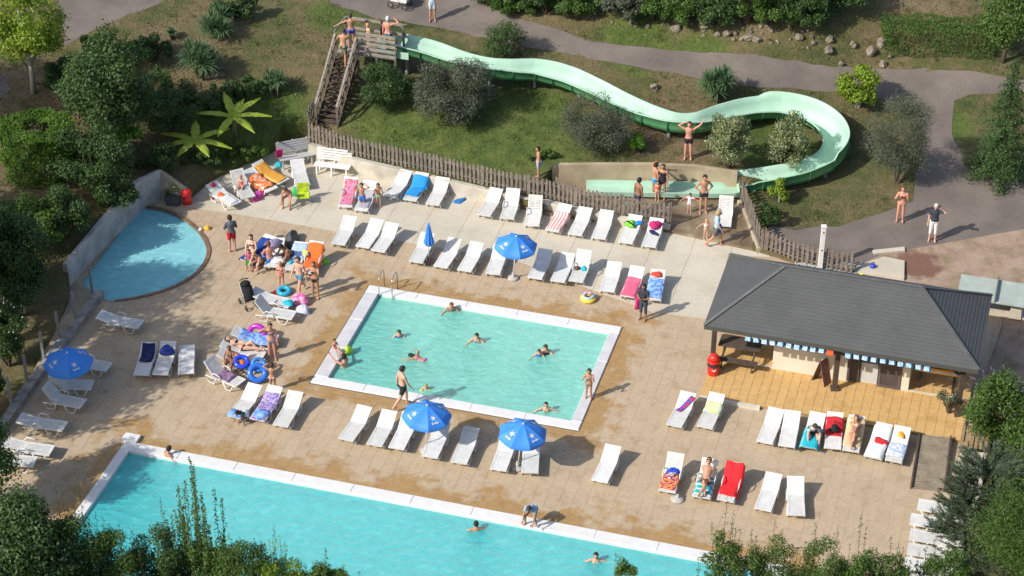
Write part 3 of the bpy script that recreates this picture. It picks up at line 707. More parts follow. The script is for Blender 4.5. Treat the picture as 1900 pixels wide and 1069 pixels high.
# ------------------------------------------------------------------ bar with hipped roof
TZ = .12
terr_m = tile_mat('ochre_terrace_tile', [(.56, .35, .13), (.61, .39, .155), (.66, .43, .18)], .32, False)
terrace = tag(MB().slab([tuple(p)[:2] for p in TERR], -.2, TZ - .012).build('terrace', plain('terrace_mortar', (.36, .24, .12), .9)), kind='structure')
ts = .32; tm = tmesh(ts).mesh('tile', terr_m); tvv = [v.co.copy() for v in tm.vertices]; tf = [tuple(p.vertices) for p in tm.polygons]; cnt = 0; rest = MB()
nv = int((tv1 - tv0) / ts); nu = int((tu1 - tu0) / ts)
for j in range(nv):
    for i in range(nu):
        c = W(tu0 + (i + .5) * (tu1 - tu0) / nu, tv0 + (j + .5) * (tv1 - tv0) / nv, TZ)
        if cnt < 300: o = obj('tile', tm, terrace, c); o.rotation_euler = (0, 0, AX); cnt += 1
        else: rest.add([c + U * q.x + V * q.y + Vector((0, 0, q.z)) for q in tvv], tf)
tag(rest.build('tile_field', terr_m, terrace), kind='stuff')
kx = plain('white_kerb_stone', (.62, .58, .50), .8, .2, 3)
for a, b_ in ((1297,1342),(1345,1412)):
    p, q = W(UV(G(a, 700))[0], 0), 0
    ua, ub = UV(G(a, 742))[0], UV(G(b_, 755))[0]
    ks = MB().box((0, 0, 0), (ub - ua - .02, .14, .2)).build('kerb_stone', kx, terrace); ks.location = W((ua + ub) / 2, tv0 - .072, .03); ks.rotation_euler = (0, 0, AX)
bar = thing('pool_bar', 'open-sided pool bar under a grey hipped shingle roof', 'pool bar', W((tu0 + tu1) / 2, (tv0 + tv1) / 2, TZ)); bo = bar.location.copy()
ZE = 2.5; rc = [UV(G(1309,604,ZE)), UV(G(1814,688,ZE)), UV(G(1843,548,ZE)), UV(G(1352,472,ZE))]
ru0 = (rc[0][0] + rc[3][0]) / 2; ru1 = (rc[1][0] + rc[2][0]) / 2; rv0 = (rc[0][1] + rc[1][1]) / 2; rv1 = (rc[2][1] + rc[3][1]) / 2; rvm = (rv0 + rv1) / 2; ZR = ZE + 1.42; rk = 2.35
def shm():
    m, N, L, bs = new_mat('grey_shingle'); p = pos(N)
    r = ramp(N, [(.3, (.074, .076, .076)), (.7, (.098, .101, .10))]); L.new(noise(N, L, 1.1, 6, p, .75), r.inputs[0])
    f = ramp(N, [(.3, (.86, .86, .86)), (.7, (1.1, 1.1, 1.1))]); L.new(noise(N, L, 14, 6, p, .8), f.inputs[0])
    L.new(mixc(N, L, .8, r.outputs[0], f.outputs[0], 'MULTIPLY'), bs.inputs['Base Color']); bs.inputs['Roughness'].default_value = .75
    bump(N, L, bs, noise(N, L, 60, 3, p), .4, .01); return m
sh_m = shm()
roof = obj('roof', None, bar)
def slope(a0, a1, b0, b1, nc, holder):      # eave a0->a1 up to b0->b1, stepped courses
    a0, a1, b0, b1 = (Vector(q) - bo for q in (a0, a1, b0, b1)); nrm = (a1 - a0).cross(b0 - a0).normalized(); b = MB(); lift = nrm * .012
    for k in range(nc):
        f, g = k / nc, (k + 1) / nc; p, q = a0.lerp(b0, f), a1.lerp(b1, f); r, s = a0.lerp(b0, g), a1.lerp(b1, g)
        b.add([p + lift, q + lift, s, r, p, q], [(0, 1, 2, 3), (4, 5, 1, 0)])
    return b.build('shingle_courses', sh_m, holder)
cFL, cFR, cBR, cBL = W(ru0, rv0, ZE), W(ru1, rv0, ZE), W(ru1, rv1, ZE), W(ru0, rv1, ZE); rL, rR = W(ru0 + rk, rvm, ZR), W(ru1 - rk, rvm, ZR)
b = MB(); vs = [p - bo for p in (cFL, cFR, cBR, cBL, rL, rR)]; dn = Vector((0, 0, -.16))
b.add([v + Vector((0, 0, -.01)) for v in vs] + [v + dn for v in vs[:4]], [(0, 1, 5, 4), (1, 2, 5), (2, 3, 4, 5), (3, 0, 4), (6, 7, 1, 0), (7, 8, 2, 1), (8, 9, 3, 2), (9, 6, 0, 3), (9, 8, 7, 6)])
rf = b.build('roof', plain('dark_fascia', (.07, .07, .065), .7), bar); bpy.data.objects.remove(roof)
slope(cFL, cFR, rL, rR, 19, rf); slope(cFR, cBR, rR, rR, 19, rf); slope(cBR, cBL, rR, rL, 19, rf); slope(cBL, cFL, rL, rL, 19, rf)
hip_m = plain('pale_hip_cap', (.115, .12, .118), .7, .2, 5)
for a, c_ in ((cFL, rL), (cFR, rR), (cBR, rR), (cBL, rL), (rL, rR)): MB().bar(a - bo + Vector((0, 0, .03)), c_ - bo + Vector((0, 0, .03)), .12, .03).build('ridge_cap', hip_m, rf)
def post(px, py):
    p = G(px, py, TZ) - bo; MB().bar(p, p + Vector((0, 0, 2.3)), .17, .17).build('post', wood_d, bar); MB().box(p + Vector((0, 0, .05)), (.28, .28, .1)).build('post_foot', wood_d, bar); return p
p1 = post(1322, 673); p2 = post(1548, 722); p3 = p2 + (p2 - p1) * .97
for p in (p3, p1 + V * 3.2, p2 + V * 3.2, p3 + V * 3.2): MB().bar(p, p + Vector((0, 0, 2.3)), .17, .17).build('post', wood_d, bar)
for p, s in ((p1, 1), (p2, -1), (p2, 1), (p3, -1)): MB().bar(p + Vector((0, 0, 1.6)), p + U * s * .75 + Vector((0, 0, 2.3)), .09, .09).build('brace', wood_d, bar)
MB().bar(p1 + Vector((0, 0, 2.25)), p3 + Vector((0, 0, 2.25)), .12, .16).build('beam', wood_d, bar)
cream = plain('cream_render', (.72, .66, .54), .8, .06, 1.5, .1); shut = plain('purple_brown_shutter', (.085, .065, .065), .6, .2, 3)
dark = plain('painted_interior_dark', (.03, .03, .035), .8)
ca, cb_, cc_, cd_ = (G(x, y, TZ) - bo for x, y in ((1433,682),(1570,706),(1670,725),(1684,728)))
cvv = sum(UV(q + bo)[1] for q in (ca, cb_, cc_, cd_)) / 4; K = lambda px, py, dv, z: W(UV(G(px, py, TZ))[0], cvv + dv, TZ + z) - bo
def wallbox(u0, u1, v0, v1, z0, z1, name, mat, par=bar):
    M = Matrix.Rotation(AX, 3, 'Z'); c = W((u0 + u1) / 2, (v0 + v1) / 2, TZ + (z0 + z1) / 2) - bo
    return MB().box(c, (u1 - u0, v1 - v0, z1 - z0), M).build(name, mat, par)
ua, ub, uc, ud = (UV(q + bo)[0] for q in (ca, cb_, cc_, cd_))
wallbox(ua, ub, cvv, cvv + .18, 0, 1.12, 'counter_wall', cream); wallbox(ua - .03, ub + .03, cvv - .06, cvv + .3, 1.121, 1.17, 'counter_top', shut)
wallbox(ua, ua + .15, cvv + .181, cvv + 2.6, 0, 2.3, 'side_wall', cream); wallbox(ud - .151, ud, cvv + .201, cvv + 2.6, 0, 2.3, 'side_wall', cream)
wallbox(ua + .151, ud - .152, cvv + 2.45, cvv + 2.6, 0, 2.3, 'back_wall', plain('shade_toned_cream_wall', (.25, .22, .18), .8))  # back wall is the cream darkened, interior shade put into its colour
wallbox(ub - .28, ub, cvv + .002, cvv + .2, 1.171, 2.3, 'pillar', cream); wallbox(uc - .02, ud, cvv, cvv + .2, 0, 2.3, 'pillar', cream)
def shutter(u0, u1, dv):
    d = wallbox(u0, u1, cvv + dv, cvv + dv + .05, .03, 2.1, 'shutter_door', shut)
    w = .09; fm = plain('shutter_frame', (.12, .095, .095), .6, .1, 4)
    for (a, b_, c_, e) in ((u0, u1, .03, .03 + w), (u0, u1, 2.0, 2.1)): f = wallbox(a, b_, cvv + dv - .02, cvv + dv - .001, c_, e, 'door_rail', fm, bar); f.parent = d
    for (a, b_) in ((u0, u0 + w), (u1 - w, u1)): f = wallbox(a, b_, cvv + dv - .02, cvv + dv - .001, .12, 1.999, 'door_stile', fm, bar); f.parent = d
shutter(ub + .02, ub + .42, .03); shutter(uc - .82, uc - .03, -.02)
wallbox(ub + .45, uc - .85, cvv + .1, cvv + .9, 0, .85, 'fridge', plain('white_fridge', (.55, .56, .55), .4))
wallbox(ub - .6 - 1.9, ub - .9, cvv + .9, cvv + 1.6, 0, 1.3, 'interior_dark_block', dark)  # near-black block, the dark of the bar interior put into its colour
thr = plain('pale_threshold', (.60, .54, .42), .8, .1, 3)
wallbox(ud + .002, tu1 - .05, cvv + .0, cvv + .08, 0, .04, 'threshold', thr); wallbox(UV(G(1345,662,TZ))[0], ua - .002, cvv + .0, cvv + .08, 0, .04, 'threshold', thr)
# rows of ice-cream cards hanging from the eave
def card_mat():
    m, N, L, bs = new_mat('printed_card'); oi = N.new('ShaderNodeObjectInfo'); tc = N.new('ShaderNodeTexCoord')
    ad = N.new('ShaderNodeVectorMath'); L.new(tc.outputs['Object'], ad.inputs[0]); cb = N.new('ShaderNodeCombineXYZ'); L.new(mth(N, L, 'MULTIPLY', oi.outputs['Random'], 9), cb.inputs[0]); L.new(cb.outputs[0], ad.inputs[1])
    r = ramp(N, [(.35, (.12, .40, .75)), (.46, (.35, .68, .88)), (.6, (.75, .88, .93)), (.72, (.35, .30, .45))]); L.new(noise(N, L, 9, 3, ad.outputs[0]), r.inputs[0])
    L.new(r.outputs[0], bs.inputs['Base Color']); bs.inputs['Roughness'].default_value = .4; return m
card_m = card_mat(); navy_card = plain('plain_navy', (.02, .05, .20), .5); oran = plain('orange_card', (.75, .14, .04), .5, .1, 9, local=True)
cm = MB().box((0, -.006, 0), (.18, .006, .25)).mesh('card', card_m); cbm = MB().box((0, 0, 0), (.225, .005, .29)).mesh('navy_rectangle', navy_card)  # plain navy rectangle behind each card
for (a, b_, n, lab) in ((1391,1541,11,'left'), (1584,1728,10,'right')):
    g0 = W(UV(G(a, 620, 2.25))[0], rv0 + .10, 2.2); g1 = W(UV(G(b_, 650, 2.25))[0], rv0 + .10, 2.2)
    gl = thing('card_garland', 'small blue picture cards hanging in a row under the eave, ' + lab + ' of the middle post', 'garland', g0, AX, 'picture card rows under the bar roof')
    L0 = (g1 - g0).length
    MB().bar((-.1, .01, .14), (L0 + .1, .01, .14), .012, .012).build('string', navy_card, gl)
    for k in range(n):
        last = lab == 'left' and k == n - 1
        bk = obj('navy_rectangle', cbm, gl, (L0 * k / (n - 1) + random.uniform(-.015, .015), 0, random.uniform(-.02, .02))); bk.rotation_euler = (0, random.uniform(-.05, .05), 0)
        c = obj('card', cm if not last else MB().box((0, -.008, 0), (.24, .006, .26)).mesh('card', oran), bk, (-.03, 0, -.01)); c.rotation_euler = (0, random.uniform(-.06, .06), 0)
        if last: c['label'] = 'orange red card'
# wooden ramp at the right end
rm = [G(1706, 806, TZ + .06), G(1764, 812, TZ + .06), G(1752, 912, .03), G(1690, 906, .03)]
rampo = thing('ramp', 'grey wooden plank ramp between the terrace and the pool deck', 'ramp', (rm[0] + rm[2]) / 2)
ro = rampo.location.copy()
for k in range(24):
    f = (k + .5) / 24; a, c_ = rm[0].lerp(rm[3], f) - ro, rm[1].lerp(rm[2], f) - ro; MB().bar(a, c_, (rm[3] - rm[0]).length / 24 - .028, .03, (0, 0, 1)).build('plank', plain('silver_grey_planks', (.27, .225, .165), .85, .3, 3, .3), rampo)
for a, c_ in ((rm[0], rm[3]), (rm[1], rm[2])): MB().bar(a - ro + Vector((0, 0, .02)), c_ - ro + Vector((0, 0, .02)), .06, .16).build('side_board', wood_d, rampo)
picket_fence([G(1783,828,.1), G(1830,836,.1)], 'short light wooden picket fence beside the purple-flowering bush', .95, .16, .11, 1.2, plain('light_brown_wood', (.30, .22, .12), .8, .25, 5))
lp = [G(x, y, .1) for x, y in ((1782,838),(1832,840),(1822,905),(1800,985),(1762,930))]
tag(MB().slab([(p.x, p.y) for p in lp], -.3, .1).build('concrete_landing', apron_m), kind='structure')
for i, pl in enumerate(([(1604,490),(1640,478),(1678,487),(1677,521),(1592,508)], [(1618,466),(1678,460),(1679,468),(1622,473)])):
    q = [T(*a) for a in pl]; z = max(p.z for p in q)
    tag(MB().slab([(p.x, p.y) for p in q], z - .4, z + .05).build('concrete_slab', apron_m), kind='structure')
# ------------------------------------------------------------------ sun loungers
plast, N_, L_n, b_ = new_mat('white_plastic'); b_.inputs['Roughness'].default_value = .4
_oi = N_.new('ShaderNodeObjectInfo'); _r1 = ramp(N_, [(0, (.66, .66, .64)), (1, (.77, .77, .76))]); L_n.new(_oi.outputs['Random'], _r1.inputs[0])
_r2 = ramp(N_, [(.3, (.80, .78, .74)), (.6, (1, 1, 1))]); L_n.new(noise(N_, L_n, 5, 5, pos(N_), .7), _r2.inputs[0]); L_n.new(mixc(N_, L_n, .8, _r1.outputs[0], _r2.outputs[0], 'MULTIPLY'), b_.inputs['Base Color'])
LH, LW, LL, HB = .30, .56, 1.68, 1.00            # seat height, width, length, where the back hinges
_lc = {}
def panel_mesh(L_, name, along, wide_gap=False):
    b = MB(); w = LW / 2
    for s in (-1, 1): b.bar((s * (w - .03), 0, 0), (s * (w - .03), L_, 0), .06, .045)
    b.bar((-w + .06, .035, 0), (w - .06, .035, 0), .07, .04); b.bar((-w + .06, L_ - .045, 0), (w - .06, L_ - .045, 0), .09, .04)
    if along:
        n = 9
        for k in range(n): x = -w + .06 + (k + .5) * (LW - .12) / n; b.bar((x, .07, .005), (x, L_ - .09, .005), (LW - .12) / n - .014, .018)
    else:
        n = int((L_ - .16) / .058)
        for k in range(n): y = .07 + (k + .5) * (L_ - .16) / n; b.bar((-w + .06, y, .005), (w - .06, y, .005), (L_ - .16) / n - (.006 if not wide_gap else .015), .018)
        b.bar((0, .07, .002), (0, L_ - .09, .002), .03, .014)
    me = b.mesh(name, plast)
    return me
def loop_mesh(pts, r=.022, n=6):
    b = MB(); b.tube([Vector(p) for p in pts], r, n); return b.mesh('leg', plast, True)
def lounger_meshes(along, slat=False):
    if (along, slat) in _lc: return _lc[along, slat]
    w = LW / 2 - .01
    m = dict(seat=panel_mesh(HB, 'seat', False, slat), back=panel_mesh(LL - HB, 'backrest', along, slat))
    m['leg_f'] = {s: loop_mesh([(s * w, .14, LH - .02), (s * w, .26, .02), (s * w, .48, .02), (s * w, .60, LH - .02)], .026) for s in (-1, 1)}
    m['leg_b'] = {s: loop_mesh([(s * w, .92, LH - .02), (s * w, 1.0, .02), (s * w, 1.28, .02), (s * w, 1.40, LH - .05), (s * w, .95, LH - .04)], .026) for s in (-1, 1)}
    m['arm'] = {s: loop_mesh([(s * (w + .015), .68, LH), (s * (w + .02), .73, LH + .17), (s * (w + .02), .98, LH + .2), (s * (w + .015), 1.14, LH + .02)], .022) for s in (-1, 1)}
    _lc[along, slat] = m; return m
LG = []
def lounger(foot, head, label, ang=32, along=False, arms=True, dirvec=None, group='white plastic sun loungers around the pools', z=0.012, dead=None):
    ang = ang + random.uniform(-3, 3) - (6 if 25 < ang < 45 else 0); a = R(ang); zh = LH + (LL - HB) * math.sin(a); f = G(foot[0], foot[1], LH * .9 + z); h = G(head[0], head[1], zh + z)
    d = (h - f) if dirvec is None else Vector(dirvec); rz = math.atan2(d.y, d.x) - math.pi / 2
    if dirvec is not None or dead: f = f
    t = thing('sun_lounger', label, 'sun lounger', (f.x, f.y, z), rz, group); m = lounger_meshes(along, arms)
    o = obj('seat', m['seat'], t, (0, 0, LH))
    bk = obj('backrest', m['back'], t, (0, HB + .005, LH)); bk.rotation_euler = (a, 0, 0)
    for s in (-1, 1):
        obj('leg', m['leg_f'][s], t); obj('leg', m['leg_b'][s], t)
        if arms: obj('armrest', m['arm'][s], t)
    LG.append((t, ang)); return t, ang
def lpath(s, ang, off=0.0):                        # a point along the lying surface
    a = R(ang); s = s * LL / 1.92
    if s <= HB: return Vector((0, s, LH + .022 + off))
    k = s - HB; return Vector((0, HB + k * math.cos(a) - math.sin(a) * (.022 + off), LH + k * math.sin(a) + math.cos(a) * (.022 + off)))
ROWS = [
 # foot px, head px, label, angle, lengthwise slats
 ((640,385),(651,331),'upright lounger with a red beach towel on it, in the top row beside the boy',52,True),
 ((669,392),(686,337),'upright slatted lounger directly behind the boy in blue shorts',52,True),
 ((722,366),(748,323),'empty lounger between the small girl and the blue towel lounger in the top row',35,False),
 ((760,373),(779,328),'lounger with a bright blue towel draped over its back',38,False),
 ((802,381),(818,338),'empty lounger right of the blue towel one, beside the blue cloth on the floor',35,False),
 ((897,401),(916,358),'empty low-backed lounger leftmost of the long group under the picket fence',33,False),
 ((940,407),(952,351),'lounger with a high upright slatted back near the fence post',58,True),
 ((987,420),(994,362),'lounger with a high back of crosswise slats, left of the striped towel',58,False),
 ((1024,430),(1045,386),'lounger with a pink and white striped towel',33,False),
 ((1066,437),(1084,391),'empty lounger just right of the pink striped towel',33,False),
 ((1110,444),(1124,397),'empty lounger just left of the green and black bag',33,False),
 ((1160,452),(1177,405),'lounger with a green and black bag on its back',33,False),
 ((1203,459),(1217,411),'lounger with a magenta towel and a navy cloth, last under the fence',33,False),
 ((627,455),(646,408),'empty lounger alone at the left end of the middle row',33,False),
 ((672,460),(696,413),'left one of two empty loungers standing close together in the middle row',33,False),
 ((701,468),(724,420),'right one of two empty loungers standing close together in the middle row',33,False),
 ((771,488),(789,441),'empty lounger behind the closed blue parasol',33,False),
 ((817,497),(840,449),'empty lounger with a shaded headrest right of the closed parasol',35,False),
 ((861,504),(882,456),'empty lounger between the closed and the open parasol, nearer the open one',33,False),
 ((914,510),(927,461),'empty lounger standing partly under the open parasol of the middle row',33,False),
 ((992,518),(1008,472),'lounger in parasol shade, just right of the middle parasol pole',30,False),
 ((1034,524),(1052,475),'lounger in parasol shade next to the upright slatted one',30,False),
 ((1068,524),(1083,467),'upright slatted lounger with a brown bag and turquoise cloth on its seat',58,True),
 ((1126,542),(1139,492),'empty lounger left of the pink towel near the child in dark clothes',33,False),
 ((1164,552),(1180,502),'lounger with a long pink towel beside the child in dark clothes',33,False),
 ((1212,558),(1220,507),'lounger with a blue patterned towel and a red pad',33,False),
 ((262,698),(274,645),'lounger with a navy towel, left of the pair in the shade',30,False),
 ((297,697),(309,644),'lounger with a blue bundle on its headrest, right of the pair in the shade',33,False),
 ((345,695),(347,641),'flat lounger standing alone right of the navy towel pair',0,False),
 ((434,776),(466,722),'lounger with a pale blue towel on its foot end, next to the crouching child',35,False),
 ((477,781),(503,728),'lounger with a purple patterned towel left of the big pool corner',35,False),
 ((520,792),(541,740),'empty lounger right of the purple towel one',35,False),
 ((641,818),(670,763),'leftmost empty lounger of the row below the small pool',33,False),
 ((694,828),(718,771),'second empty lounger of the row below the small pool',33,False),
 ((735,834),(755,778),'third empty lounger of the row below the small pool, left of the parasol pole',33,False),
 ((797,850),(816,794),'empty lounger just right of the pole of the left poolside parasol',33,False),
 ((851,861),(870,804),'empty lounger standing alone between the two poolside parasols',33,False),
 ((924,874),(941,815),'empty lounger left of the pole of the right poolside parasol',33,False),
 ((983,879),(986,822),'empty lounger right of the pole of the right poolside parasol',33,False),
 ((1112,895),(1133,838),'empty lounger standing alone in the open right of the parasol shadow',33,False),
 ((1250,792),(1271,740),'lounger with a red and blue towel near the red bin terrace',33,False),
 ((1307,795),(1325,743),'lounger with a pale green towel by the white kerb of the terrace',33,False),
 ((1418,823),(1436,769),'empty lounger leftmost in the row in front of the ochre terrace',33,False),
 ((1459,830),(1469,773),'second empty lounger in the row in front of the ochre terrace',33,False),
 ((1500,832),(1515,775),'lounger with a turquoise towel where someone sits bent forward',33,False),
 ((1545,834),(1549,780),'lounger with a crimson towel and a black hat',33,False),
 ((1578,839),(1588,784),'lounger on which a woman with sunglasses lies',33,False),
 ((1619,851),(1637,797),'lounger with a red cloth, second from the ramp',33,False),
 ((1657,858),(1672,803),'lounger with an orange yellow pouch, nearest to the ramp',33,False),
 ((1237,914),(1253,845),'slatted lounger with blue and dark red towels beside the fallen base',52,True),
 ((1301,925),(1317,856),'lounger on which a man with sunglasses lies',48,True),
 ((1345,931),(1363,865),'lounger completely covered by a red towel',52,True),
 ((1415,948),(1433,888),'empty lounger right of the red towel lounger',33,False),
 ((1478,958),(1477,897),'empty lounger rightmost in the open near the lower right shrubs',33,False),
 ((1343,421),(1347,374),'lounger tipped up behind the man in the pale blue shirt',66,False),
]
LN = {}
for i, (f, h, lab, ang, al) in enumerate(ROWS): LN[i] = lounger(f, h, lab, ang, al, arms=ang > 40)
side = [
 ((262,604),(180,582),'nearly flat lounger standing crosswise below the children\'s pool',12),
 ((203,683),(128,664),'lounger half hidden under the left blue parasol',10),
 ((172,716),(100,692),'lounger with raised back just below the left blue parasol',48),
 ((155,751),(82,712),'lounger with a high raised back, second below the left parasol',55),
 ((121,793),(28,774),'low lounger by the boundary wall, third below the left parasol',12),
 ((97,838),(20,822),'low lounger half hidden by the tree at the left edge',10),
 ((66,859),(-12,846),'lounger mostly hidden under the leaves at the left edge',10),
 ((546,587),(474,552),'slatted lounger with raised back in front of the pink bag',52),
 ((541,566),(487,544),'slatted lounger with a turquoise cloth on its end, behind the pink bag',12),
 ((514,632),(432,612),'lounger with a light blue patterned towel and a magenta ring behind it',22),
 ((493,657),(414,634),'lounger on which a woman in a black bikini lies',22),
 ((487,677),(402,650),'lounger with a yellow and pink towel under the swim rings',22),
 ((447,713),(388,664),'slatted lounger with a raised grey back and a dark patterned cloth',52),
 ((438,380),(392,340),'lounger with an orange cushion left of the seated child',18),
 ((462,368),(436,311),'upright lounger on which the small child sits at the top left',52),
 ((506,354),(466,318),'lounger heaped with red and orange towels at the top left',24),
 ((528,338),(485,305),'lounger with a long orange towel at the top left',24),
 ((563,346),(552,301),'empty lounger behind the yellow green chair at the top left',35),
 ((503,497),(514,447),'lounger under the sitting man in the crowded family group',20),
 ((540,503),(556,457),'lounger with turquoise shoes in the crowded family group',20),
 ((456,486),(492,446),'lounger covered with navy towels in the crowded family group',30),
 ((568,508),(587,449),'lounger with a bright orange towel in the crowded family group',52),
]
for k, (f, h, lab, ang) in enumerate(side): LN[100 + k] = lounger(f, h, lab, ang, k in (12, 14, 7), arms=ang > 40 or k < 7)
for k, (x, y) in enumerate(((1703,937),(1689,964),(1688,992),(1684,1019),(1678,1045),(1668,1071),(1662,1098))):
    LN[200 + k] = lounger((x, y), (x + 80, y + 14), ['rearmost lounger of the row along the right edge beside the pine','second lounger of the right-edge row, its end showing left of the pine','third lounger of the right-edge row, its slats showing under the pine','fourth lounger of the right-edge row below the pine branch','fifth lounger of the right-edge row, beside the lower shrubs','sixth lounger of the right-edge row, half under the leaves','nearest lounger of the right-edge row at the bottom edge'][k], 14, False, False, dirvec=U)

# ------------------------------------------------------------------ towels and cloths
def cloth_mat(name, cols, kind='plain', scale=6.0):
    m, N, L, bs = new_mat(name); bs.inputs['Roughness'].default_value = .9; v = objc(N)
    if kind == 'stripe' or kind == 'stripe_y':
        sx = N.new('ShaderNodeSeparateXYZ'); L.new(v, sx.inputs[0]); x = sx.outputs[0 if kind == 'stripe' else 1]
        fr = mth(N, L, 'FRACT', mth(N, L, 'MULTIPLY', x, scale)); 
        r = ramp(N, [(i / len(cols), c) for i, c in enumerate(cols)]); r.color_ramp.interpolation = 'CONSTANT'; L.new(fr, r.inputs[0])
    elif kind == 'pattern':
        r = ramp(N, [(.3 + .4 * i / max(1, len(cols) - 1), c) for i, c in enumerate(cols)]); r.color_ramp.interpolation = 'CONSTANT' if len(cols) > 2 else 'LINEAR'; L.new(noise(N, L, scale, 2, v), r.inputs[0])
    else:
        c = lin(cols[0]); r = ramp(N, [(.3, tuple(k * .85 for k in c[:3]) + (1,)), (.7, c)]); L.new(noise(N, L, 8, 3, v), r.inputs[0])
    L.new(r.outputs[0], bs.inputs['Base Color']); bump(N, L, bs, noise(N, L, 60, 2, v), .2, .005)
    return m
def towel(key, s0, s1, x0, x1, mat, label, name='towel', cat='towel', rumple=.012, skew=0.0, group=None):
    t, ang = LN[key]; ny, nx = max(4, int((s1 - s0) / .07)), 7; v = []; f = []
    ph = random.uniform(0, 9)
    def row(z):
        for j in range(ny + 1):
            s = s0 + (s1 - s0) * j / ny
            for i in range(nx + 1):
                g = i / nx; x = x0 + (x1 - x0) * g + skew * (j / ny - .5) + .02 * math.sin(5 * s + ph); p = lpath(s + .02 * math.sin(7 * g + ph), ang, .008 + z + rumple * (1 + math.sin(9 * s + 5 * g + ph) * math.cos(11 * g - 4 * s)))
                if abs(x) > LW / 2: p.z -= (abs(x) - LW / 2) * 1.6; x = math.copysign(LW / 2 + (abs(x) - LW / 2) * .35 + .02, x)
                v.append((x, p.y, p.z))
    row(0.006); row(0.0); n1 = (ny + 1) * (nx + 1)
    for j in range(ny):
        for i in range(nx):
            a = j * (nx + 1) + i; q = (a, a + 1, a + nx + 2, a + nx + 1); f.append(q); f.append(tuple(k + n1 for k in q[::-1]))
    bd = [i for i in range(nx)] + [j * (nx + 1) + nx for j in range(ny)] + [ny * (nx + 1) + i for i in range(nx, 0, -1)] + [j * (nx + 1) for j in range(ny, 0, -1)]
    for a, b_ in zip(bd, bd[1:] + bd[:1]): f.append((a, a + n1, b_ + n1, b_))
    b = MB(); b.add(v, f); o = b.build(name, mat, None, True); o.matrix_world = Matrix.Translation(t.location) @ Matrix.Rotation(t.rotation_euler.z, 4, 'Z')
    return tag(o, label, cat, group)
def heap(p, r, h, mat, name, label, cat, seed=0, n=14):
    b = MB(); rs = []; rr = random.Random(seed); ph = [rr.uniform(0, 6.3) for _ in range(4)]
    for i in range(7):
        th = i / 6 * math.pi / 2; ring = []
        for k in range(n):
            a = 2 * math.pi * k / n; w = 1 + .16 * math.sin(3 * a + ph[0]) + .10 * math.sin(5 * a + ph[1] + i) + .06 * math.sin(8 * a + ph[2] - i)
            ring.append(Vector((r[0] * math.cos(th) * w * math.cos(a), r[1] * math.cos(th) * w * math.sin(a), h * math.sin(th) * (1 + .1 * math.sin(2 * a + ph[3])))))
        rs.append(ring)
    b.rings(rs); o = b.build(name, mat, None, True); o.location = p; o.rotation_euler = (0, 0, rr.uniform(0, 3)); return tag(o, label, cat)
def on(key, s, x=0.0, dz=0.0):
    t, ang = LN[key]; p = lpath(s, ang, dz); p.x += x; return (Matrix.Translation(t.location) @ Matrix.Rotation(t.rotation_euler.z, 4, 'Z')) @ p
cm_ = cloth_mat
navy = cm_('navy_cotton', [(.012, .02, .09)]); red = cm_('crimson_cotton', [(.55, .02, .03)]); orange = cm_('orange_cotton', [(.85, .17, .03)]); pink = cm_('pink_cotton', [(.80, .14, .25)])
mag = cm_('magenta_cotton', [(.55, .02, .16)]); blu = cm_('bright_blue_cotton', [(.02, .30, .72)]); ltb = cm_('light_blue_print', [(.30, .50, .85), (.12, .25, .65), (.55, .70, .9)], 'pattern', 7)
tur = cm_('turquoise_cotton', [(.02, .48, .60)]); amber = cm_('amber_cotton', [(.72, .34, .05)]); teal = cm_('teal_stripe', [(.02, .42, .48), (.7, .75, .75), (.02, .42, .48)], 'stripe_y', 4)
whitec = cm_('white_cotton', [(.75, .75, .76)]); grn = cm_('green_cotton', [(.05, .45, .10)]); blk = cm_('black_cloth', [(.015, .015, .018)]); greyc = cm_('grey_cloth', [(.17, .18, .19)]); brn = cm_('brown_cloth', [(.16, .07, .04)])
towel(0, .15, 1.80, -.26, .26, cm_('red_print', [(.75, .10, .07), (.55, .25, .45), (.80, .16, .12), (.85, .5, .45)], 'pattern', 5), 'red beach towel with a pale print on the upright lounger beside the boy')
towel(1, .2, 1.5, -.24, .24, cm_('grey_print', [(.5, .5, .53), (.3, .3, .34)], 'pattern', 9), 'grey crumpled towel on the lounger behind the boy')
towel(3, .3, 1.75, -.42, .34, blu, 'bright blue towel thrown over the lounger back in the top row', rumple=.03, skew=.25)
towel(8, .12, 1.45, -.34, .34, cm_('pink_white_stripe', [(.85, .25, .25), (.85, .80, .78)], 'stripe', 8), 'pink and white striped towel on a lounger under the fence')
towel(24, .0, 1.35, -.36, .36, pink, 'long plain pink towel on the lounger next to the child in dark clothes')
towel(25, .1, 1.45, -.33, .33, ltb, 'light blue patterned towel near the child in dark clothes')
towel(26, .85, 1.85, -.22, .24, navy, 'dark navy towel on the left shaded lounger')
towel(29, -.02, .45, -.4, .36, ltb, 'pale blue printed towel over the foot end of a lounger', rumple=.02)
towel(30, -.02, 1.6, -.33, .33, cm_('purple_print', [(.18, .12, .40), (.45, .35, .6), (.12, .10, .30), (.6, .5, .7)], 'pattern', 8), 'purple patterned towel on the lounger above the big pool corner')
towel(40, .9, 1.75, -.05, .15, cm_('red_blue_print', [(.5, .03, .1), (.08, .08, .4), (.5, .03, .1)], 'pattern', 6), 'narrow red and blue towel lying askew near the red bin', skew=.3)
towel(41, .95, 1.5, -.28, .3, cm_('pale_green_print', [(.5, .62, .45), (.7, .7, .3), (.45, .6, .62)], 'pattern', 5), 'pale green patterned towel on the lounger by the white kerb')
towel(44, -.05, 1.2, -.46, .36, tur, 'turquoise towel hanging over both sides of the lounger in the terrace row', rumple=.02)
towel(45, .75, 1.7, -.3, .3, red, 'crimson towel under the black hat')
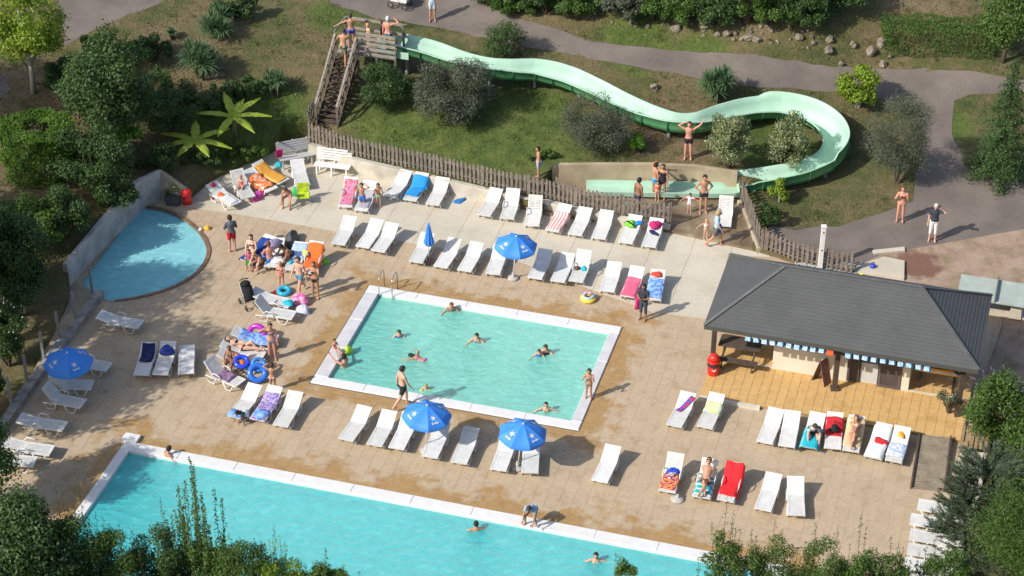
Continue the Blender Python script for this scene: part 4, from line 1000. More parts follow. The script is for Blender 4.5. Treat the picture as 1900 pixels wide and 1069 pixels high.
towel(46, .25, 1.8, -.31, .31, cm_('cream_cotton', [(.75, .55, .33)]), 'cream coloured towel under the woman with sunglasses')
towel(47, .0, 1.8, -.33, .33, cm_('white_green_hem', [(.78, .80, .78), (.70, .80, .74)], 'pattern', 5), 'white towel with pale green edge, second from the ramp')
towel(48, .3, 1.1, -.3, .3, cm_('white_blue_print', [(.78, .8, .85), (.4, .5, .8), (.8, .8, .82)], 'pattern', 9), 'white towel with a fine blue drawing, nearest the ramp')
towel(49, .1, 1.0, -.3, .3, cm_('dark_red_print', [(.35, .02, .08), (.8, .3, .1), (.25, .02, .12), (.6, .55, .5)], 'pattern', 7), 'dark red patterned towel on the slatted lounger')
towel(50, .1, 1.2, -.33, .33, teal, 'teal and white towel under the man with sunglasses')
towel(51, .28, 1.93, -.38, .38, cm_('red_cotton', [(.78, .02, .03)]), 'plain red towel covering a whole lounger', rumple=.015)
towel(109, .1, 1.6, -.33, .3, ltb, 'light blue patterned towel next to the magenta ring')
towel(111, .2, 1.5, -.3, .3, cm_('yellow_pink_stripe', [(.85, .65, .25), (.8, .35, .35), (.85, .75, .5)], 'stripe', 2), 'yellow and pink striped towel under the swim rings')
towel(112, .45, 1.15, -.28, .28, cm_('plum_print', [(.15, .08, .15), (.35, .22, .35)], 'pattern', 8), 'dark plum patterned cloth on the slatted lounger', rumple=.03)
towel(115, .25, 1.5, -.36, .33, cm_('red_orange_print', [(.75, .08, .06), (.85, .25, .05), (.7, .6, .55), (.8, .12, .08)], 'pattern', 6), 'red and orange patterned towel at the top left', rumple=.04)
towel(116, .1, 1.75, -.31, .31, amber, 'long amber orange towel at the top left')
towel(120, -.05, 1.7, -.4, .4, cm_('royal_blue_cotton', [(.01, .05, .28)]), 'royal blue towel in the crowded family group', rumple=.04)
towel(121, .3, 1.85, -.32, .34, orange, 'bright orange towel in the crowded family group')
towel(119, .9, 1.8, -.3, .3, cm_('pale_blue_cotton', [(.45, .60, .85)]), 'pale blue towel on the lounger with turquoise shoes')
towel(104 - 4 + 13, .1, .9, -.2, .2, whitec, 'white towel on the lounger left of the seated child') 
heap(on(27, 1.45, 0, .0), (.27, .27), .18, cm_('blue_bundle', [(.02, .05, .28)]), 'bundle', 'blue cloth bundle on a headrest in the shade', 'bundle', 1)
heap(on(11, 1.35, -.1), (.22, .20), .2, cm_('green_black_print', [(.15, .55, .03), (.02, .03, .02), (.2, .6, .05)], 'stripe_y', 6), 'beach_bag', 'green and black bag on a lounger under the fence', 'bag', 2)
heap(on(11, 1.5, .2), (.12, .16), .1, blu, 'cloth', 'small blue cloth beside the green and black bag', 'cloth', 3)
heap(on(12, 1.5, .0), (.26, .22), .2, mag, 'towel', 'crumpled magenta towel on the last lounger under the fence', 'towel', 4)
heap(on(12, 1.12, .0), (.27, .11), .07, navy, 'cloth', 'folded navy cloth below the magenta towel', 'cloth', 5)
heap(on(25, 1.65, -.02), (.22, .15), .1, cm_('red_pad', [(.75, .07, .04)]), 'cushion', 'red pad at the head of the blue towel lounger', 'cushion', 6)
heap(on(22, 1.0, .1), (.15, .12), .1, tur, 'cloth', 'turquoise cloth on the upright slatted lounger', 'cloth', 7)
heap(on(22, .95, -.14), (.12, .10), .12, brn, 'bag', 'brown bag on the upright slatted lounger', 'bag', 8)
heap(on(45, 1.3, 0), (.3, .26), .16, red, 'towel', 'rolled crimson towel under the black hat', 'towel', 9)
hat = MB().lathe((0, 0, 0), [(.2, 0), (.19, .02), (.11, .03), (.09, .12), (.0, .13)], 14).build('sun_hat', blk, None, True); hat.location = on(45, 1.15, 0, .15); tag(hat, 'black round hat on a crimson towel', 'hat')
heap(on(47, 1.05, .05), (.26, .17), .12, red, 'cloth', 'red crumpled cloth on the white towel near the ramp', 'cloth', 10)
heap(on(48, 1.55, .0), (.2, .12), .06, cm_('orange_yellow_print', [(.8, .25, .03), (.8, .6, .08)], 'pattern', 9), 'pouch', 'orange and yellow pouch on the lounger nearest the ramp', 'pouch', 11)
heap(on(49, 1.2, .0), (.22, .16), .13, cm_('cobalt_cotton', [(.02, .08, .55)]), 'bundle', 'cobalt blue bundle on the slatted lounger', 'bundle', 12)
heap(on(49, .95, .0), (.26, .14), .1, cm_('mixed_print', [(.6, .55, .5), (.3, .03, .1), (.1, .1, .2)], 'pattern', 14), 'bundle', 'patterned bundle below the cobalt blue one', 'bundle', 13)
heap(on(108, .15, .0), (.18, .22), .08, tur, 'cloth', 'turquoise cloth on the end of the lounger behind the pink bag', 'cloth', 14)
heap(G(557, 562, 0), (.34, .28), .42, cm_('pink_print', [(.75, .12, .35), (.85, .45, .6), (.5, .05, .35)], 'pattern', 7), 'beach_bag', 'big pink beach bag between two slatted loungers', 'bag', 15)
heap(G(563, 580, 0), (.2, .26), .34, cm_('white_blue_bag', [(.75, .75, .8), (.35, .45, .7)], 'pattern', 5), 'beach_bag', 'white and pale blue bag leaning on the slatted lounger', 'bag', 16)
heap(on(113, 1.1, -.03), (.17, .13), .05, orange, 'cushion', 'small orange cushion on the top-left lounger', 'cushion', 17)
heap(on(113, 1.75, .0), (.13, .1), .1, red, 'shirt', 'small red garment at the head of the top-left lounger', 'shirt', 18)
heap(G(480, 366, 0), (.42, .22), .26, cm_('purple_red_stripe', [(.35, .05, .4), (.75, .06, .1), (.7, .1, .35), (.5, .1, .5)], 'stripe', 7), 'towel', 'purple and red striped towel trailing onto the floor', 'towel', 19)
heap(G(394, 370, 0), (.1, .07), .05, pink, 'sandals', 'pink sandals on the floor under the top-left lounger', 'shoes', 20)
heap(G(853, 373, .012), (.30, .16), .07, cm_('blue_floor_cloth', [(.02, .18, .50)]), 'cloth', 'blue cloth lying on the pale floor by itself', 'cloth', 21)
heap(on(29, .35, .25), (.16, .2), .1, whitec, 'cloth', 'white crumpled cloth next to the crouching child', 'cloth', 22)
heap(on(30, .35, .0), (.28, .28), .12, ltb, 'cloth', 'blue and white crumpled cloth on the purple towel', 'cloth', 23)
heap(on(118, .6, .1), (.3, .4), .16, whitec, 'towel', 'white crumpled towel in the crowded family group', 'towel', 24)
for k, (x, y) in enumerate(((531, 486), (541, 491))): heap(on(119, .55 + .15 * k, -.12 + .2 * k), (.08, .12), .07, tur, 'shoe', 'turquoise shoe on a lounger, ' + ('left of the pair' if k == 0 else 'right of the pair'), 'shoe', 25 + k)
heap(on(120, 1.5, .35), (.35, .2), .25, cm_('lilac_towel', [(.35, .30, .45)]), 'towel', 'lilac towel heap behind the crowded family group', 'towel', 28)
heap(G(541, 450, .0), (.52, .28), .45, plain('dark_grey_bag', (.08, .09, .09), .6, .2, 4, local=True), 'travel_bag', 'big dark grey bag behind the sitting man', 'bag', 29)
heap(on(121, 1.3, -.35), (.14, .2), .16, cm_('yellow_print', [(.85, .75, .08), (.1, .2, .75), (.85, .8, .1)], 'pattern', 8), 'inflatable_toy', 'yellow and blue toy left of the orange towel', 'toy', 30)
heap(G(385, 425, 0), (.14, .12), .14, cm_('orange_toy_print', [(.9, .35, .02), (.9, .6, .05)], 'pattern', 8), 'toy', 'orange toy on the rim of the children\'s pool', 'toy', 31)
heap(G(372, 426, .03), (.11, .08), .07, whitec, 'toy', 'white toy on the rim beside the orange one', 'toy', 32)
heap(G(513, 544, 0), (.16, .12), .12, cm_('red_toy', [(.8, .06, .03)]), 'toy', 'red toy beside the blue swim ring', 'toy', 33)
heap(G(604, 487, 0), (.16, .14), .16, cm_('lime_toy', [(.25, .75, .05)]), 'bucket', 'lime green bucket right of the orange towel', 'bucket', 34)
# swim rings
def ring(p, R0, r, mat, label, tilt=(0, 0, 0)):
    o = MB().torus((0, 0, 0), R0, r, 24, 9).build('swim_ring', mat, None, True); o.location = p; o.rotation_euler = tilt; return tag(o, label, 'swim ring')
vin = lambda n, c: plain(n, c, .2, .05, 3, local=True)
ring(on(111, .75, -.3, .12) + Vector((0, 0, .05)), .22, .085, vin('blue_vinyl', (.03, .08, .75)), 'dark blue swim ring with a red centre on the yellow towel', (.3, .2, 0))
heap(on(111, .75, -.3, .08), (.15, .15), .12, orange, 'inflatable_toy', 'orange toy in the middle of the dark blue ring', 'toy', 40)
ring(G(478, 692, .33), .27, .11, vin('mid_blue_vinyl', (.04, .18, .72)), 'large mid blue swim ring leaning beside the loungers', (.75, .35, 0))
ring(G(480, 677, .45), .22, .08, vin('sky_blue_vinyl', (.08, .30, .70)), 'smaller sky blue ring behind the large blue ring', (.5, .5, 0))
ring(G(477, 620, .30), .30, .10, vin('magenta_vinyl', (.45, .03, .42)), 'magenta swim ring standing behind the light blue towel', (1.1, 0, -.3))
ring(G(527, 540, .10), .20, .09, vin('turquoise_vinyl', (.03, .40, .62)), 'turquoise swim ring on the floor by the girl', (.1, 0, 0))
t = thing('baby_float', 'yellow and blue baby float with toy arch on the deck below the middle row', 'inflatable', G(1091, 557, .0))
MB().torus((0, 0, .09), .22, .09, 20, 8).build('ring', vin('yellow_vinyl', (.85, .62, .08)), t, True); MB().torus((0, 0, .2), .19, .05, 18, 6).build('backrest', vin('pale_blue_vinyl', (.4, .6, .8)), t, True)
MB().tube([(-.15, 0, .18), (-.1, 0, .38), (.08, 0, .4), (.15, 0, .2)], .035, 6).build('handle', vin('pink_vinyl', (.8, .3, .4)), t, True)
# ------------------------------------------------------------------ benches
bw = plain('white_painted_wood', (.78, .77, .74), .5, .05, 4, local=True)
def bench(p, rz, w, label, mat):
    t = thing('bench', label, 'bench', p, rz)
    for k in range(4): MB().box((0, .30 + .09 * k, .43), (w, .075, .03)).build('seat_slat', mat, t)
    for k in range(5): MB().box((0, .11 - .035 * k, .53 + .095 * k), (w, .03, .075)).build('back_slat', mat, t)
    for x in (-w / 2 + .12, 0, w / 2 - .12):
        MB().bar((x, .6, 0), (x, .56, .41), .06, .06, (1, 0, 0)).build('leg', mat, t); MB().bar((x, .22, 0), (x, -.1, .95), .06, .05, (1, 0, 0)).build('leg', mat, t); MB().bar((x, .1, .40), (x, .6, .40), .05, .04).build('support', mat, t)
    return t
bench(G(614, 327, 0) + V * .58, AX + math.pi + .06, 1.5, 'white slatted bench under the corner of the picket fence', bw)
bench(G(540, 305, 0) + V * .35, math.pi + .36, 1.45, 'grey-white slatted bench with a magenta towel over its back', plain('greyish_painted_wood', (.5, .5, .5), .6, .1, 4, local=True))
o = MB().rings([[Vector((x, y, z)) for x, y in ((-.13, -.03), (.13, -.03), (.13, .03), (-.13, .03))] for z in (0, .25, .42)]).build('towel', mag); o.location = G(518, 291, .55); o.rotation_euler = (.3, 0, .36); tag(o, 'magenta towel hanging over the back of the grey-white bench', 'towel')
heap(G(517, 307, .45), (.2, .15), .16, cm_('cyan_bag', [(.02, .42, .5)]), 'bag', 'turquoise bag on the seat of the grey-white bench', 'bag', 41)
t = thing('beach_chair', 'small folding chair with a lime yellow towel in front of the empty top-left lounger', 'chair', G(564, 378), .1)
lime = cm_('lime_print', [(.62, .75, .03), (.35, .5, .02), (.65, .78, .05)], 'pattern', 9); tubm = plain('thin_steel_tube', (.5, .5, .5), .35)
for s in (-1, 1): MB().tube([(s * .24, -.2, .01), (s * .24, .22, .38), (s * .24, .3, .75)], .013, 6).build('side_tube', tubm, t, True); MB().tube([(s * .24, .3, .01), (s * .24, -.2, .36)], .013, 6).build('side_tube', tubm, t, True)
MB().box((0, .02, .38), (.46, .44, .025)).build('seat', lime, t); MB().box((0, .27, .60), (.46, .03, .42)).build('backrest', lime, t)
heap(G(549, 362, .0), (.14, .16), .38, grn, 'bag', 'green bag left of the lime yellow chair', 'bag', 42)

# ------------------------------------------------------------------ parasols
pb = plain('parasol_blue', (.045, .25, .78), .6, .08, 2, local=True); logo = plain('parasol_print_white', (.72, .75, .68), .7, .03, 3, local=True)
pole_m = plain('parasol_white_pole', (.72, .72, .70), .35, .03, 3, local=True); base_p = plain('grey_concrete_foot', (.45, .43, .40), .85, .2, 5, local=True)
def parasol(base, centre, rad, label, zr=1.56, rot=0.0, base_on=True):
    p = G(base[0], base[1]); c = G(centre[0], centre[1], zr); t = thing('parasol', label, 'parasol', p, 0, 'blue parasols on white poles'); off = c - p; off.z = 0
    if off.length > .45: off = off.normalized() * .45
    top = Vector((off.x, off.y, zr + .42)); MB().tube([(0, 0, .05), (off.x * .5, off.y * .5, zr * .6), tuple(top)], .02, 8).build('pole', pole_m, t, True)
    MB().lathe((0, 0, 0), [(.21, 0), (.22, .05), (.16, .09), (.05, .11), (.045, .28), (0, .28)], 16).build('foot', base_p, t, True)
    n = 8; ap = Vector((off.x, off.y, zr + .40)); b = MB(); tilt = Matrix.Rotation(.06, 3, Vector((-off.y, off.x, 0)) if off.length > .01 else Vector((1, 0, 0)))
    rim = lambda k, f, s=.0: ap + tilt @ Vector((rad * f * math.cos(rot + math.pi * 2 * k / n), rad * f * math.sin(rot + math.pi * 2 * k / n), -.40 * f ** 1.35 - s))
    for k in range(n):
        fb = MB(); F_ = [0.03, .25, .5, .75, 1.0]; M_ = 4; vs = []
        for f in F_:
            for j in range(M_ + 1):
                g = j / M_; q = rim(k, f).lerp(rim(k + 1, f), g); q.z -= .035 * f * math.sin(math.pi * g); vs.append(q)
        vs += [v + Vector((0, 0, -.09)) for v in vs[-(M_ + 1):]]
        fs = [(r * (M_ + 1) + j, r * (M_ + 1) + j + 1, (r + 1) * (M_ + 1) + j + 1, (r + 1) * (M_ + 1) + j)[::-1] for r in range(len(F_)) for j in range(M_)]
        fb.add(vs, fs); pn = fb.build('panel', pb, t, True)
        if k % 2 == 0:     # printed starburst and a short line of white letters
            lg = MB(); o_, e1, e2 = rim(k, .60).lerp(rim(k + 1, .60), .5), (rim(k + 1, .6) - rim(k, .6)).normalized(), (rim(k, .9).lerp(rim(k + 1, .9), .5) - rim(k, .3).lerp(rim(k + 1, .3), .5)).normalized()
            nn_ = e1.cross(e2); nn_ = nn_ if nn_.z > 0 else -nn_; o_ = o_ + nn_ * .012 + Vector((0, 0, -.012)); pts = []
            for a in range(12):
                r_ = .14 if a % 2 == 0 else .04; pts.append(o_ + e1 * math.cos(a * math.pi / 6) * r_ + e2 * math.sin(a * math.pi / 6) * r_)
            lg.add([o_] + pts, [(0, 1 + a, 1 + (a + 1) % 12) for a in range(12)])
            q0 = o_ + e2 * .19 + nn_ * .004
            for a in range(5): lg.add([q0 + e1 * (x - .12 + a * .052) + e2 * y * (1.3 if a in (0, 3) else 1) for x, y in ((0, -.03), (.038, -.03), (.034, .028), (.004, .028))], [(0, 1, 2, 3)])
            lg.build('printed_emblem', logo, pn)
        MB().tube([ap + Vector((0, 0, -.03)), rim(k, 1.0, .01)], .007, 4).build('rib', pole_m, t)
    MB().lathe(ap, [(.035, -.02), (.03, .03), (0, .05)], 8).build('cap', pole_m, t)
parasol((952,517),(958,455),.82,'open blue parasol in the middle lounger row above the small pool', rot=.2)
parasol((790,837),(793,770),.84,'open blue parasol standing at the lower left rim of the small pool', rot=.1)
parasol((960,869),(971,804),.83,'open blue parasol near the lower right rim of the small pool, right of another', rot=.3)
parasol((128,728),(127,672),.86,'open blue parasol in the shade at the left edge of the deck', rot=.25)
t = thing('parasol', 'closed blue parasol beside the loungers of the middle row', 'parasol', G(796, 486), 0)
MB().tube([(0, 0, .05), (.02, 0, 1.8)], .02, 8).build('pole', pole_m, t, True)
b = MB(); rs = []
for z, r in ((1.8, .02), (1.62, .05), (1.3, .10), (1.0, .145), (.86, .17), (.8, .15)):
    rs.append([Vector((.02 + r * (1 + .28 * math.cos(8 * a)) * math.cos(a), r * (1 + .28 * math.cos(8 * a)) * math.sin(a), z + (.04 * math.cos(8 * a) if z < 1 else 0))) for a in (2 * math.pi * k / 32 for k in range(32))])
b.rings(rs).build('folded_canopy', pb, t, True); MB().lathe((0, 0, 0), [(.21, 0), (.22, .05), (.16, .09), (.05, .11), (.045, .28), (0, .28)], 16).build('foot', plain('brown_foot', (.2, .14, .1), .8), t, True)
o = MB().lathe((0, 0, 0), [(.24, 0), (.23, .05), (.1, .1), (.05, .12), (.05, .24), (0, .24)], 16).build('parasol_weight', base_p, None, True); o.location = G(1257, 927); tag(o, 'empty round parasol foot between the slatted lounger and the sunbathing man', 'parasol foot')
# ------------------------------------------------------------------ bins, planter, white post, ladder, sign, tables
redp = plain('red_plastic', (.75, .03, .02), .35, .05, 3, local=True); blackp = plain('black_print', (.03, .03, .035), .5)
t = thing('litter_bin', 'orange red litter bin with a domed lid at the left post of the bar', 'bin', G(1323, 693, 0.12))
MB().lathe((0, 0, 0), [(.2, 0), (.21, .06), (.22, .55), (.24, .57), (.23, .60), (0, .60)], 20).build('body', redp, t, True); MB().lathe((0, 0, .601), [(.2, 0), (.19, .12), (.14, .2), (.05, .25), (0, .25)], 20).build('lid', redp, t, True)
MB().rings([[Vector((.226 * math.cos(a), .226 * math.sin(a), z)) for a in (2 * math.pi * k / 20 for k in range(20))] for z in (.38, .50)], False).build('label_band', blackp, t, True)
b = MB(); 
for sx in (-1, 1): b.bar((sx * .07, -.228, .32), (0, -.232, .24), .03, .012, (0, 1, 0))
b.build('emblem', plain('white_print', (.8, .8, .8), .5), t)
t = thing('litter_bin', 'dark red litter bin beside the planter by the ochre wall', 'bin', G(348, 378))
MB().lathe((0, 0, 0), [(.18, 0), (.18, .32), (.13, .36), (.13, .42), (.22, .45), (.22, .5), (0, .5)], 20).build('body', redp, t, True); MB().lathe((0, 0, .5), [(.2, 0), (.2, .1), (.13, .17), (0, .18)], 20).build('lid', redp, t, True)
t = thing('planter', 'square grey planter with a green plant in the corner of the concrete walls', 'planter', G(323, 377), -.2)
MB().rings([[Vector((x * k, y * k, z)) for x, y in ((-1, -1), (1, -1), (1, 1), (-1, 1))] for k, z in ((.24, 0), (.29, .42), (.25, .42), (.24, .36))]).build('pot', plain('grey_pot', (.09, .10, .10), .7), t)
PLANTER = t
t = thing('post', 'tall white square post rising behind the bar roof', 'post', T(1521, 499))
MB().box((0, 0, .95), (.16, .16, 1.9)).build('shaft', bw, t); MB().box((0, 0, 1.93), (.2, .2, .05)).build('cap', bw, t)
for z in (.9, 1.7): MB().box((0, -.085, z), (.05, .012, .05)).build('bolt', blackp, t)
lad = thing('pool_ladder', 'stainless steel ladder at the upper left corner of the small pool', 'ladder', G(720, 543)); stl = plain('stainless_steel', (.55, .55, .56), .18, .03, 3, metal=.9)
for s in (-.26, .26):
    q = U * s; MB().tube([q + V * .35 + Vector((0, 0, 0)), q + V * .34 + Vector((0, 0, .72)), q + V * .22 + Vector((0, 0, .84)), q - V * .18 + Vector((0, 0, .78)), q - V * .26 + Vector((0, 0, .6)), q - V * .28 + Vector((0, 0, -.9))], .02, 8).build('rail', stl, lad, True)
for z in (-.15, -.42, -.7): MB().bar(U * -.26 - V * .28 + Vector((0, 0, z)), U * .26 - V * .28 + Vector((0, 0, z)), .08, .03).build('rung', stl, lad)
t = thing('board_sign', 'brown folding pavement sign in front of the cream counter', 'sign', G(1524, 708, .12), AX + 1.05)
for s in (-1, 1):
    MB().rings([[Vector((x, s * y, z)) for x, y in ((-.2, .3), (.2, .3), (.2, .28), (-.2, .28))] if z < .1 else [Vector((x, s * y, z)) for x, y in ((-.2, .02), (.2, .02), (.2, .005), (-.2, .005))] for z in (0.0, .95)]).build('board', plain('brown_board', (.12, .07, .05), .6) if s > 0 else plain('printed_board', (.28, .12, .11), .5, .5, 9, local=True), t)
pt = thing('picnic_table', 'dark wooden picnic table with crossed legs under the left end of the bar roof', 'table', G(1372, 668, .12), AX)
for k in range(5): MB().box((0, -.28 + .14 * k, .74), (1.5, .13, .04)).build('top_plank', wood_d, pt)
for s in (-1, 1):
    for k in range(2): MB().box((0, s * (.62 + .13 * k), .44), (1.5, .12, .04)).build('bench_plank', wood_d, pt)
    for x in (-.55, .55): MB().bar((x, s * .68, 0), (x, s * .12, .72), .09, .05, (1, 0, 0)).build('leg', wood_d, pt)
for x in (-.55, .55): MB().bar((x, -.75, .40), (x, .75, .40), .05, .09).build('crossbar', wood_d, pt)
ft = thing('pinball_table', 'yellow and black games table with a red panel, under the bar roof', 'games table', G(1737, 715, .12), AX)
yel = plain('yellow_panel', (.85, .40, .02), .4); 
for x in (-.6, .6):
    for y in (-.28, .28): MB().box((x, y, .38), (.1, .1, .76)).build('leg', blackp, ft)
MB().box((0, 0, .87), (1.44, .76, .2)).build('cabinet', yel, ft); MB().box((-.15, 0, .985), (1.05, .62, .03)).build('playfield', blackp, ft); MB().box((.55, -.05, .99), (.26, .6, .05)).build('top_panel', plain('red_white_print', (.7, .12, .08), .4, .5, 6, local=True), ft); MB().box((0, -.385, .86), (1.3, .012, .1)).build('front_strip', plain('white_strip', (.7, .66, .55), .5), ft)
tt = thing('table_tennis_table', 'pale concrete outdoor table tennis table right of the bar', 'table', G(1849, 575, 0), AX); tm_ = plain('pale_green_grey_concrete', (.40, .45, .40), .6, .12, 2, .1, local=True)
for s in (-1, 1): MB().box((s * .69, 0, .76), (1.36, 1.5, .07)).build('table_top', tm_, tt); MB().rings([[Vector((s * .8 + x * (1 if z else 1.25), y, z)) for x, y in ((-.18, -.5), (.18, -.5), (.18, .5), (-.18, .5))] for z in (0.0, .72)]).build('leg', plain('cream_concrete', (.55, .48, .38), .8), tt)
MB().box((0, 0, .86), (.05, 1.55, .13)).build('net', plain('grey_net_plate', (.12, .14, .14), .6), tt)
MB().box((0, 0, .03), (2.3, .9, .06)).build('foot_slab', plain('cream_concrete', (.55, .48, .38), .8), tt)
tt.location = G(1849, 541, .76) - Vector((0, 0, .76))
st = thing('stroller', 'black folded pushchair standing left of the slatted loungers', 'pushchair', G(462, 567), .5)
for x, y in ((-.22, -.28), (.22, -.28), (-.24, .28), (.24, .28)): MB().torus((x, y, .11), .09, .025, 14, 6, Matrix.Rotation(R(90), 3, 'Y')).build('wheel', blackp, st, True)
for s in (-1, 1): MB().tube([(s * .22, -.28, .12), (s * .2, .0, .5), (s * .2, .35, .95)], .016, 6).build('frame_tube', tubm, st, True); MB().tube([(s * .24, .28, .12), (s * .2, -.05, .6)], .016, 6).build('frame_tube', tubm, st, True)
MB().tube([(-.2, .35, .95), (0, .38, .98), (.2, .35, .95)], .02, 6).build('handle', blackp, st, True)
MB().rings([[Vector((x, y + .35 * (z - .35), z)) for x, y in ((-.19, -.15), (.19, -.15), (.19, .12), (-.19, .12))] for z in (.3, .36, .8)]).build('seat', blk, st, True); MB().sphere((0, .22, .85), (.2, .17, .13), 12, 6).build('hood', blk, st, True)
pr = thing('pram', 'white and black pushchair with big wheels on the road at the top edge', 'pushchair', T(741, 12), 1.2)
for x, y in ((-.26, -.36), (.26, -.36), (-.28, .3), (.28, .3)): MB().torus((x, y, .16), .13, .03, 16, 6, Matrix.Rotation(R(90), 3, 'Y')).build('wheel', blackp, pr, True)
MB().box((0, -.05, .45), (.42, .75, .28), None, 1.15).build('body', bw, pr); MB().sphere((0, .2, .62), (.25, .26, .26), 14, 7).build('hood', blk, pr, True)
for s in (-1, 1): MB().tube([(s * .24, -.36, .16), (s * .22, .1, .5), (s * .2, .55, .98)], .018, 6).build('frame_tube', tubm, pr, True)
# slow detail on the yard slab
o = MB().sphere((0, 0, .12), .12).build('ball', plain('blue_ball', (.03, .06, .45), .4), None, True); o.location = T(1619, 499) ; tag(o, 'dark blue ball on the gravel behind the bar', 'ball')
o = heap(T(1600, 506, .05), (.14, .07), .06, plain('yellow_plastic', (.85, .75, .05), .4, .1, 5, local=True), 'toy', 'flat yellow toy lying behind the bar roof', 'toy', 51)
b = MB(); rr_ = random.Random(5)
for k in range(900):
    p = T(rr_.uniform(1475, 1606), rr_.uniform(487, 509)); s = rr_.uniform(.015, .035); b.box(p + Vector((0, 0, s * .3)), (s * 2, s * 1.6, s), Matrix.Rotation(rr_.uniform(0, 3), 3, 'Z'), .7)
tag(b.build('gravel', plain('pale_pebbles', (.5, .48, .44), .8, .4, 30)), kind='stuff')
# pool floor drain, submerged toy
o = MB().box((0, 0, 0), (.34, .3, .04)).build('floor_drain', plain('dark_teal_grille', (.02, .06, .06), .6)); o.location = G(867, 671, -.6); tag(o, 'dark square drain cover in the small pool', 'drain')
o.location = G(867, 690, -1.13)
# ------------------------------------------------------------------ people
def orth(f, t):
    t = t.normalized(); f = (f - t * f.dot(t)).normalized(); return f, t, f.cross(t)      # front, up, right
SKIN = {'fair': (.62, .37, .26), 'tan': (.48, .25, .15), 'red': (.62, .29, .20), 'dark': (.30, .15, .09), 'pale': (.70, .46, .35)}
HAIRC = {'brown': (.06, .035, .02), 'black': (.015, .012, .01), 'blond': (.42, .28, .12), 'grey': (.55, .54, .52), 'auburn': (.16, .06, .03)}
dark_eye = plain('eye_dark', (.02, .015, .015), .3); lip_m = plain('lips', (.40, .14, .12), .5)
def A(s, x, y, z): return Vector((s * x, y, z)).normalized()
POSE = dict(
 stand=dict(),
 hips=dict(la=((.55, -.15, -.8), (-.55, .3, -.35)), ra=((.55, -.15, -.8), (-.55, .3, -.35))),
 eyes=dict(ra=((.75, .35, .12), (-.62, .2, .55))),
 eyes_l=dict(la=((.75, .35, .12), (-.62, .2, .55))),
 phone=dict(la=((.25, .6, -.5), (-.2, .4, .8)), ra=((.35, .5, -.5), (-.4, .35, .8))),
 headhands=dict(la=((.8, .2, .45), (-.75, -.05, .6)), ra=((.8, .2, .45), (-.75, -.05, .6))),
 armsup=dict(la=((.75, -.1, .5), (.5, 0, .8)), ra=((.75, 0, .45), (-.75, 0, .45))),
 armsout=dict(la=((.95, .1, -.35), (.9, .1, -.5)), ra=((.95, .1, -.35), (.8, .3, -.55))),
 folded=dict(la=((.25, .25, -.9), (-.75, .7, .1)), ra=((.25, .25, -.9), (-.75, .7, .15))),
 walk=dict(ll=((.02, .40, -.9), (.0, .05, -1)), rl=((.02, -.3, -.95), (.0, -.65, -.75)), la=((.15, -.3, -.9), (.05, .1, -1)), ra=((.15, .3, -.9), (.05, .5, -.8))),
 climb=dict(ll=((.05, .8, -.5), (0, -.1, -1)), rl=((.05, -.05, -1), (0, -.2, -1)), t=(0, .25, 1), la=((.4, .4, -.7), (.2, .5, -.7)), ra=((.4, .4, -.7), (.2, .5, -.7))),
 sit=dict(ll=((.12, .95, .0), (.0, .12, -1)), rl=((.12, .95, .0), (0, .12, -1)), la=((.2, .35, -.8), (-.2, .8, -.3)), ra=((.2, .35, -.8), (-.2, .8, -.3))),
 sitlong=dict(ll=((.15, .95, .35), (0, .85, -.35)), rl=((.2, .8, .55), (0, .6, -.75)), t=(0, -.15, 1), la=((.3, -.1, -.9), (.1, .5, -.7)), ra=((.3, -.1, -.9), (.1, .5, -.7))),
 bend=dict(ll=((.15, .9, .1), (0, .1, -1)), rl=((.2, .9, .05), (0, .0, -1)), t=(0, .6, .8), la=((.15, .5, -.8), (-.1, .6, -.7)), ra=((.15, .5, -.8), (-.1, .6, -.7))),
 crouch=dict(ll=((.2, .85, -.1), (.05, -.35, -.9)), rl=((.25, .8, -.2), (.05, -.3, -.9)), t=(0, .75, .66), la=((.1, .5, -.8), (0, .5, -.8)), ra=((.15, .4, -.85), (0, .4, -.9))),
 supine=dict(t=(0, 1, .38), f=(0, 0, 1), ll=((.08, -.75, .6), (.05, -.6, -.75)), rl=((.15, -1, .05), (.08, -1, -.05)), la=((.35, -.8, 0), (.1, -1, 0)), ra=((.35, -.8, 0), (.1, -1, 0))),
 recline=dict(t=(0, .72, .70), f=(0, -.5, .8), ll=((.2, -.75, .6), (-.25, -.6, -.7)), rl=((.3, -.8, .35), (-.3, -.8, -.4)), la=((.4, -.4, -.7), (-.3, -.8, .1)), ra=((.4, -.4, -.7), (-.3, -.8, .1))),
 swim=dict(t=(0, 1, .25), f=(0, .2, -1), ll=((.08, -1, -.1), (.05, -1, .05)), rl=((.12, -1, -.2), (.05, -1, -.1)), la=((.6, .8, .0), (.2, 1, -.1)), ra=((.9, .3, .0), (.4, .8, -.1))),
 float=dict(t=(0, .25, .95), ll=((.1, .1, -1), (.05, -.5, -.8)), rl=((.12, -.2, -1), (.05, -.5, -.8)), la=((.55, .45, -.7), (.15, .9, -.15)), ra=((.7, .3, -.55), (.5, .7, -.1))),
 lift=dict(la=((.2, .75, .3), (-.1, .8, .55)), ra=((.2, .75, .3), (-.1, .8, .55))),
)
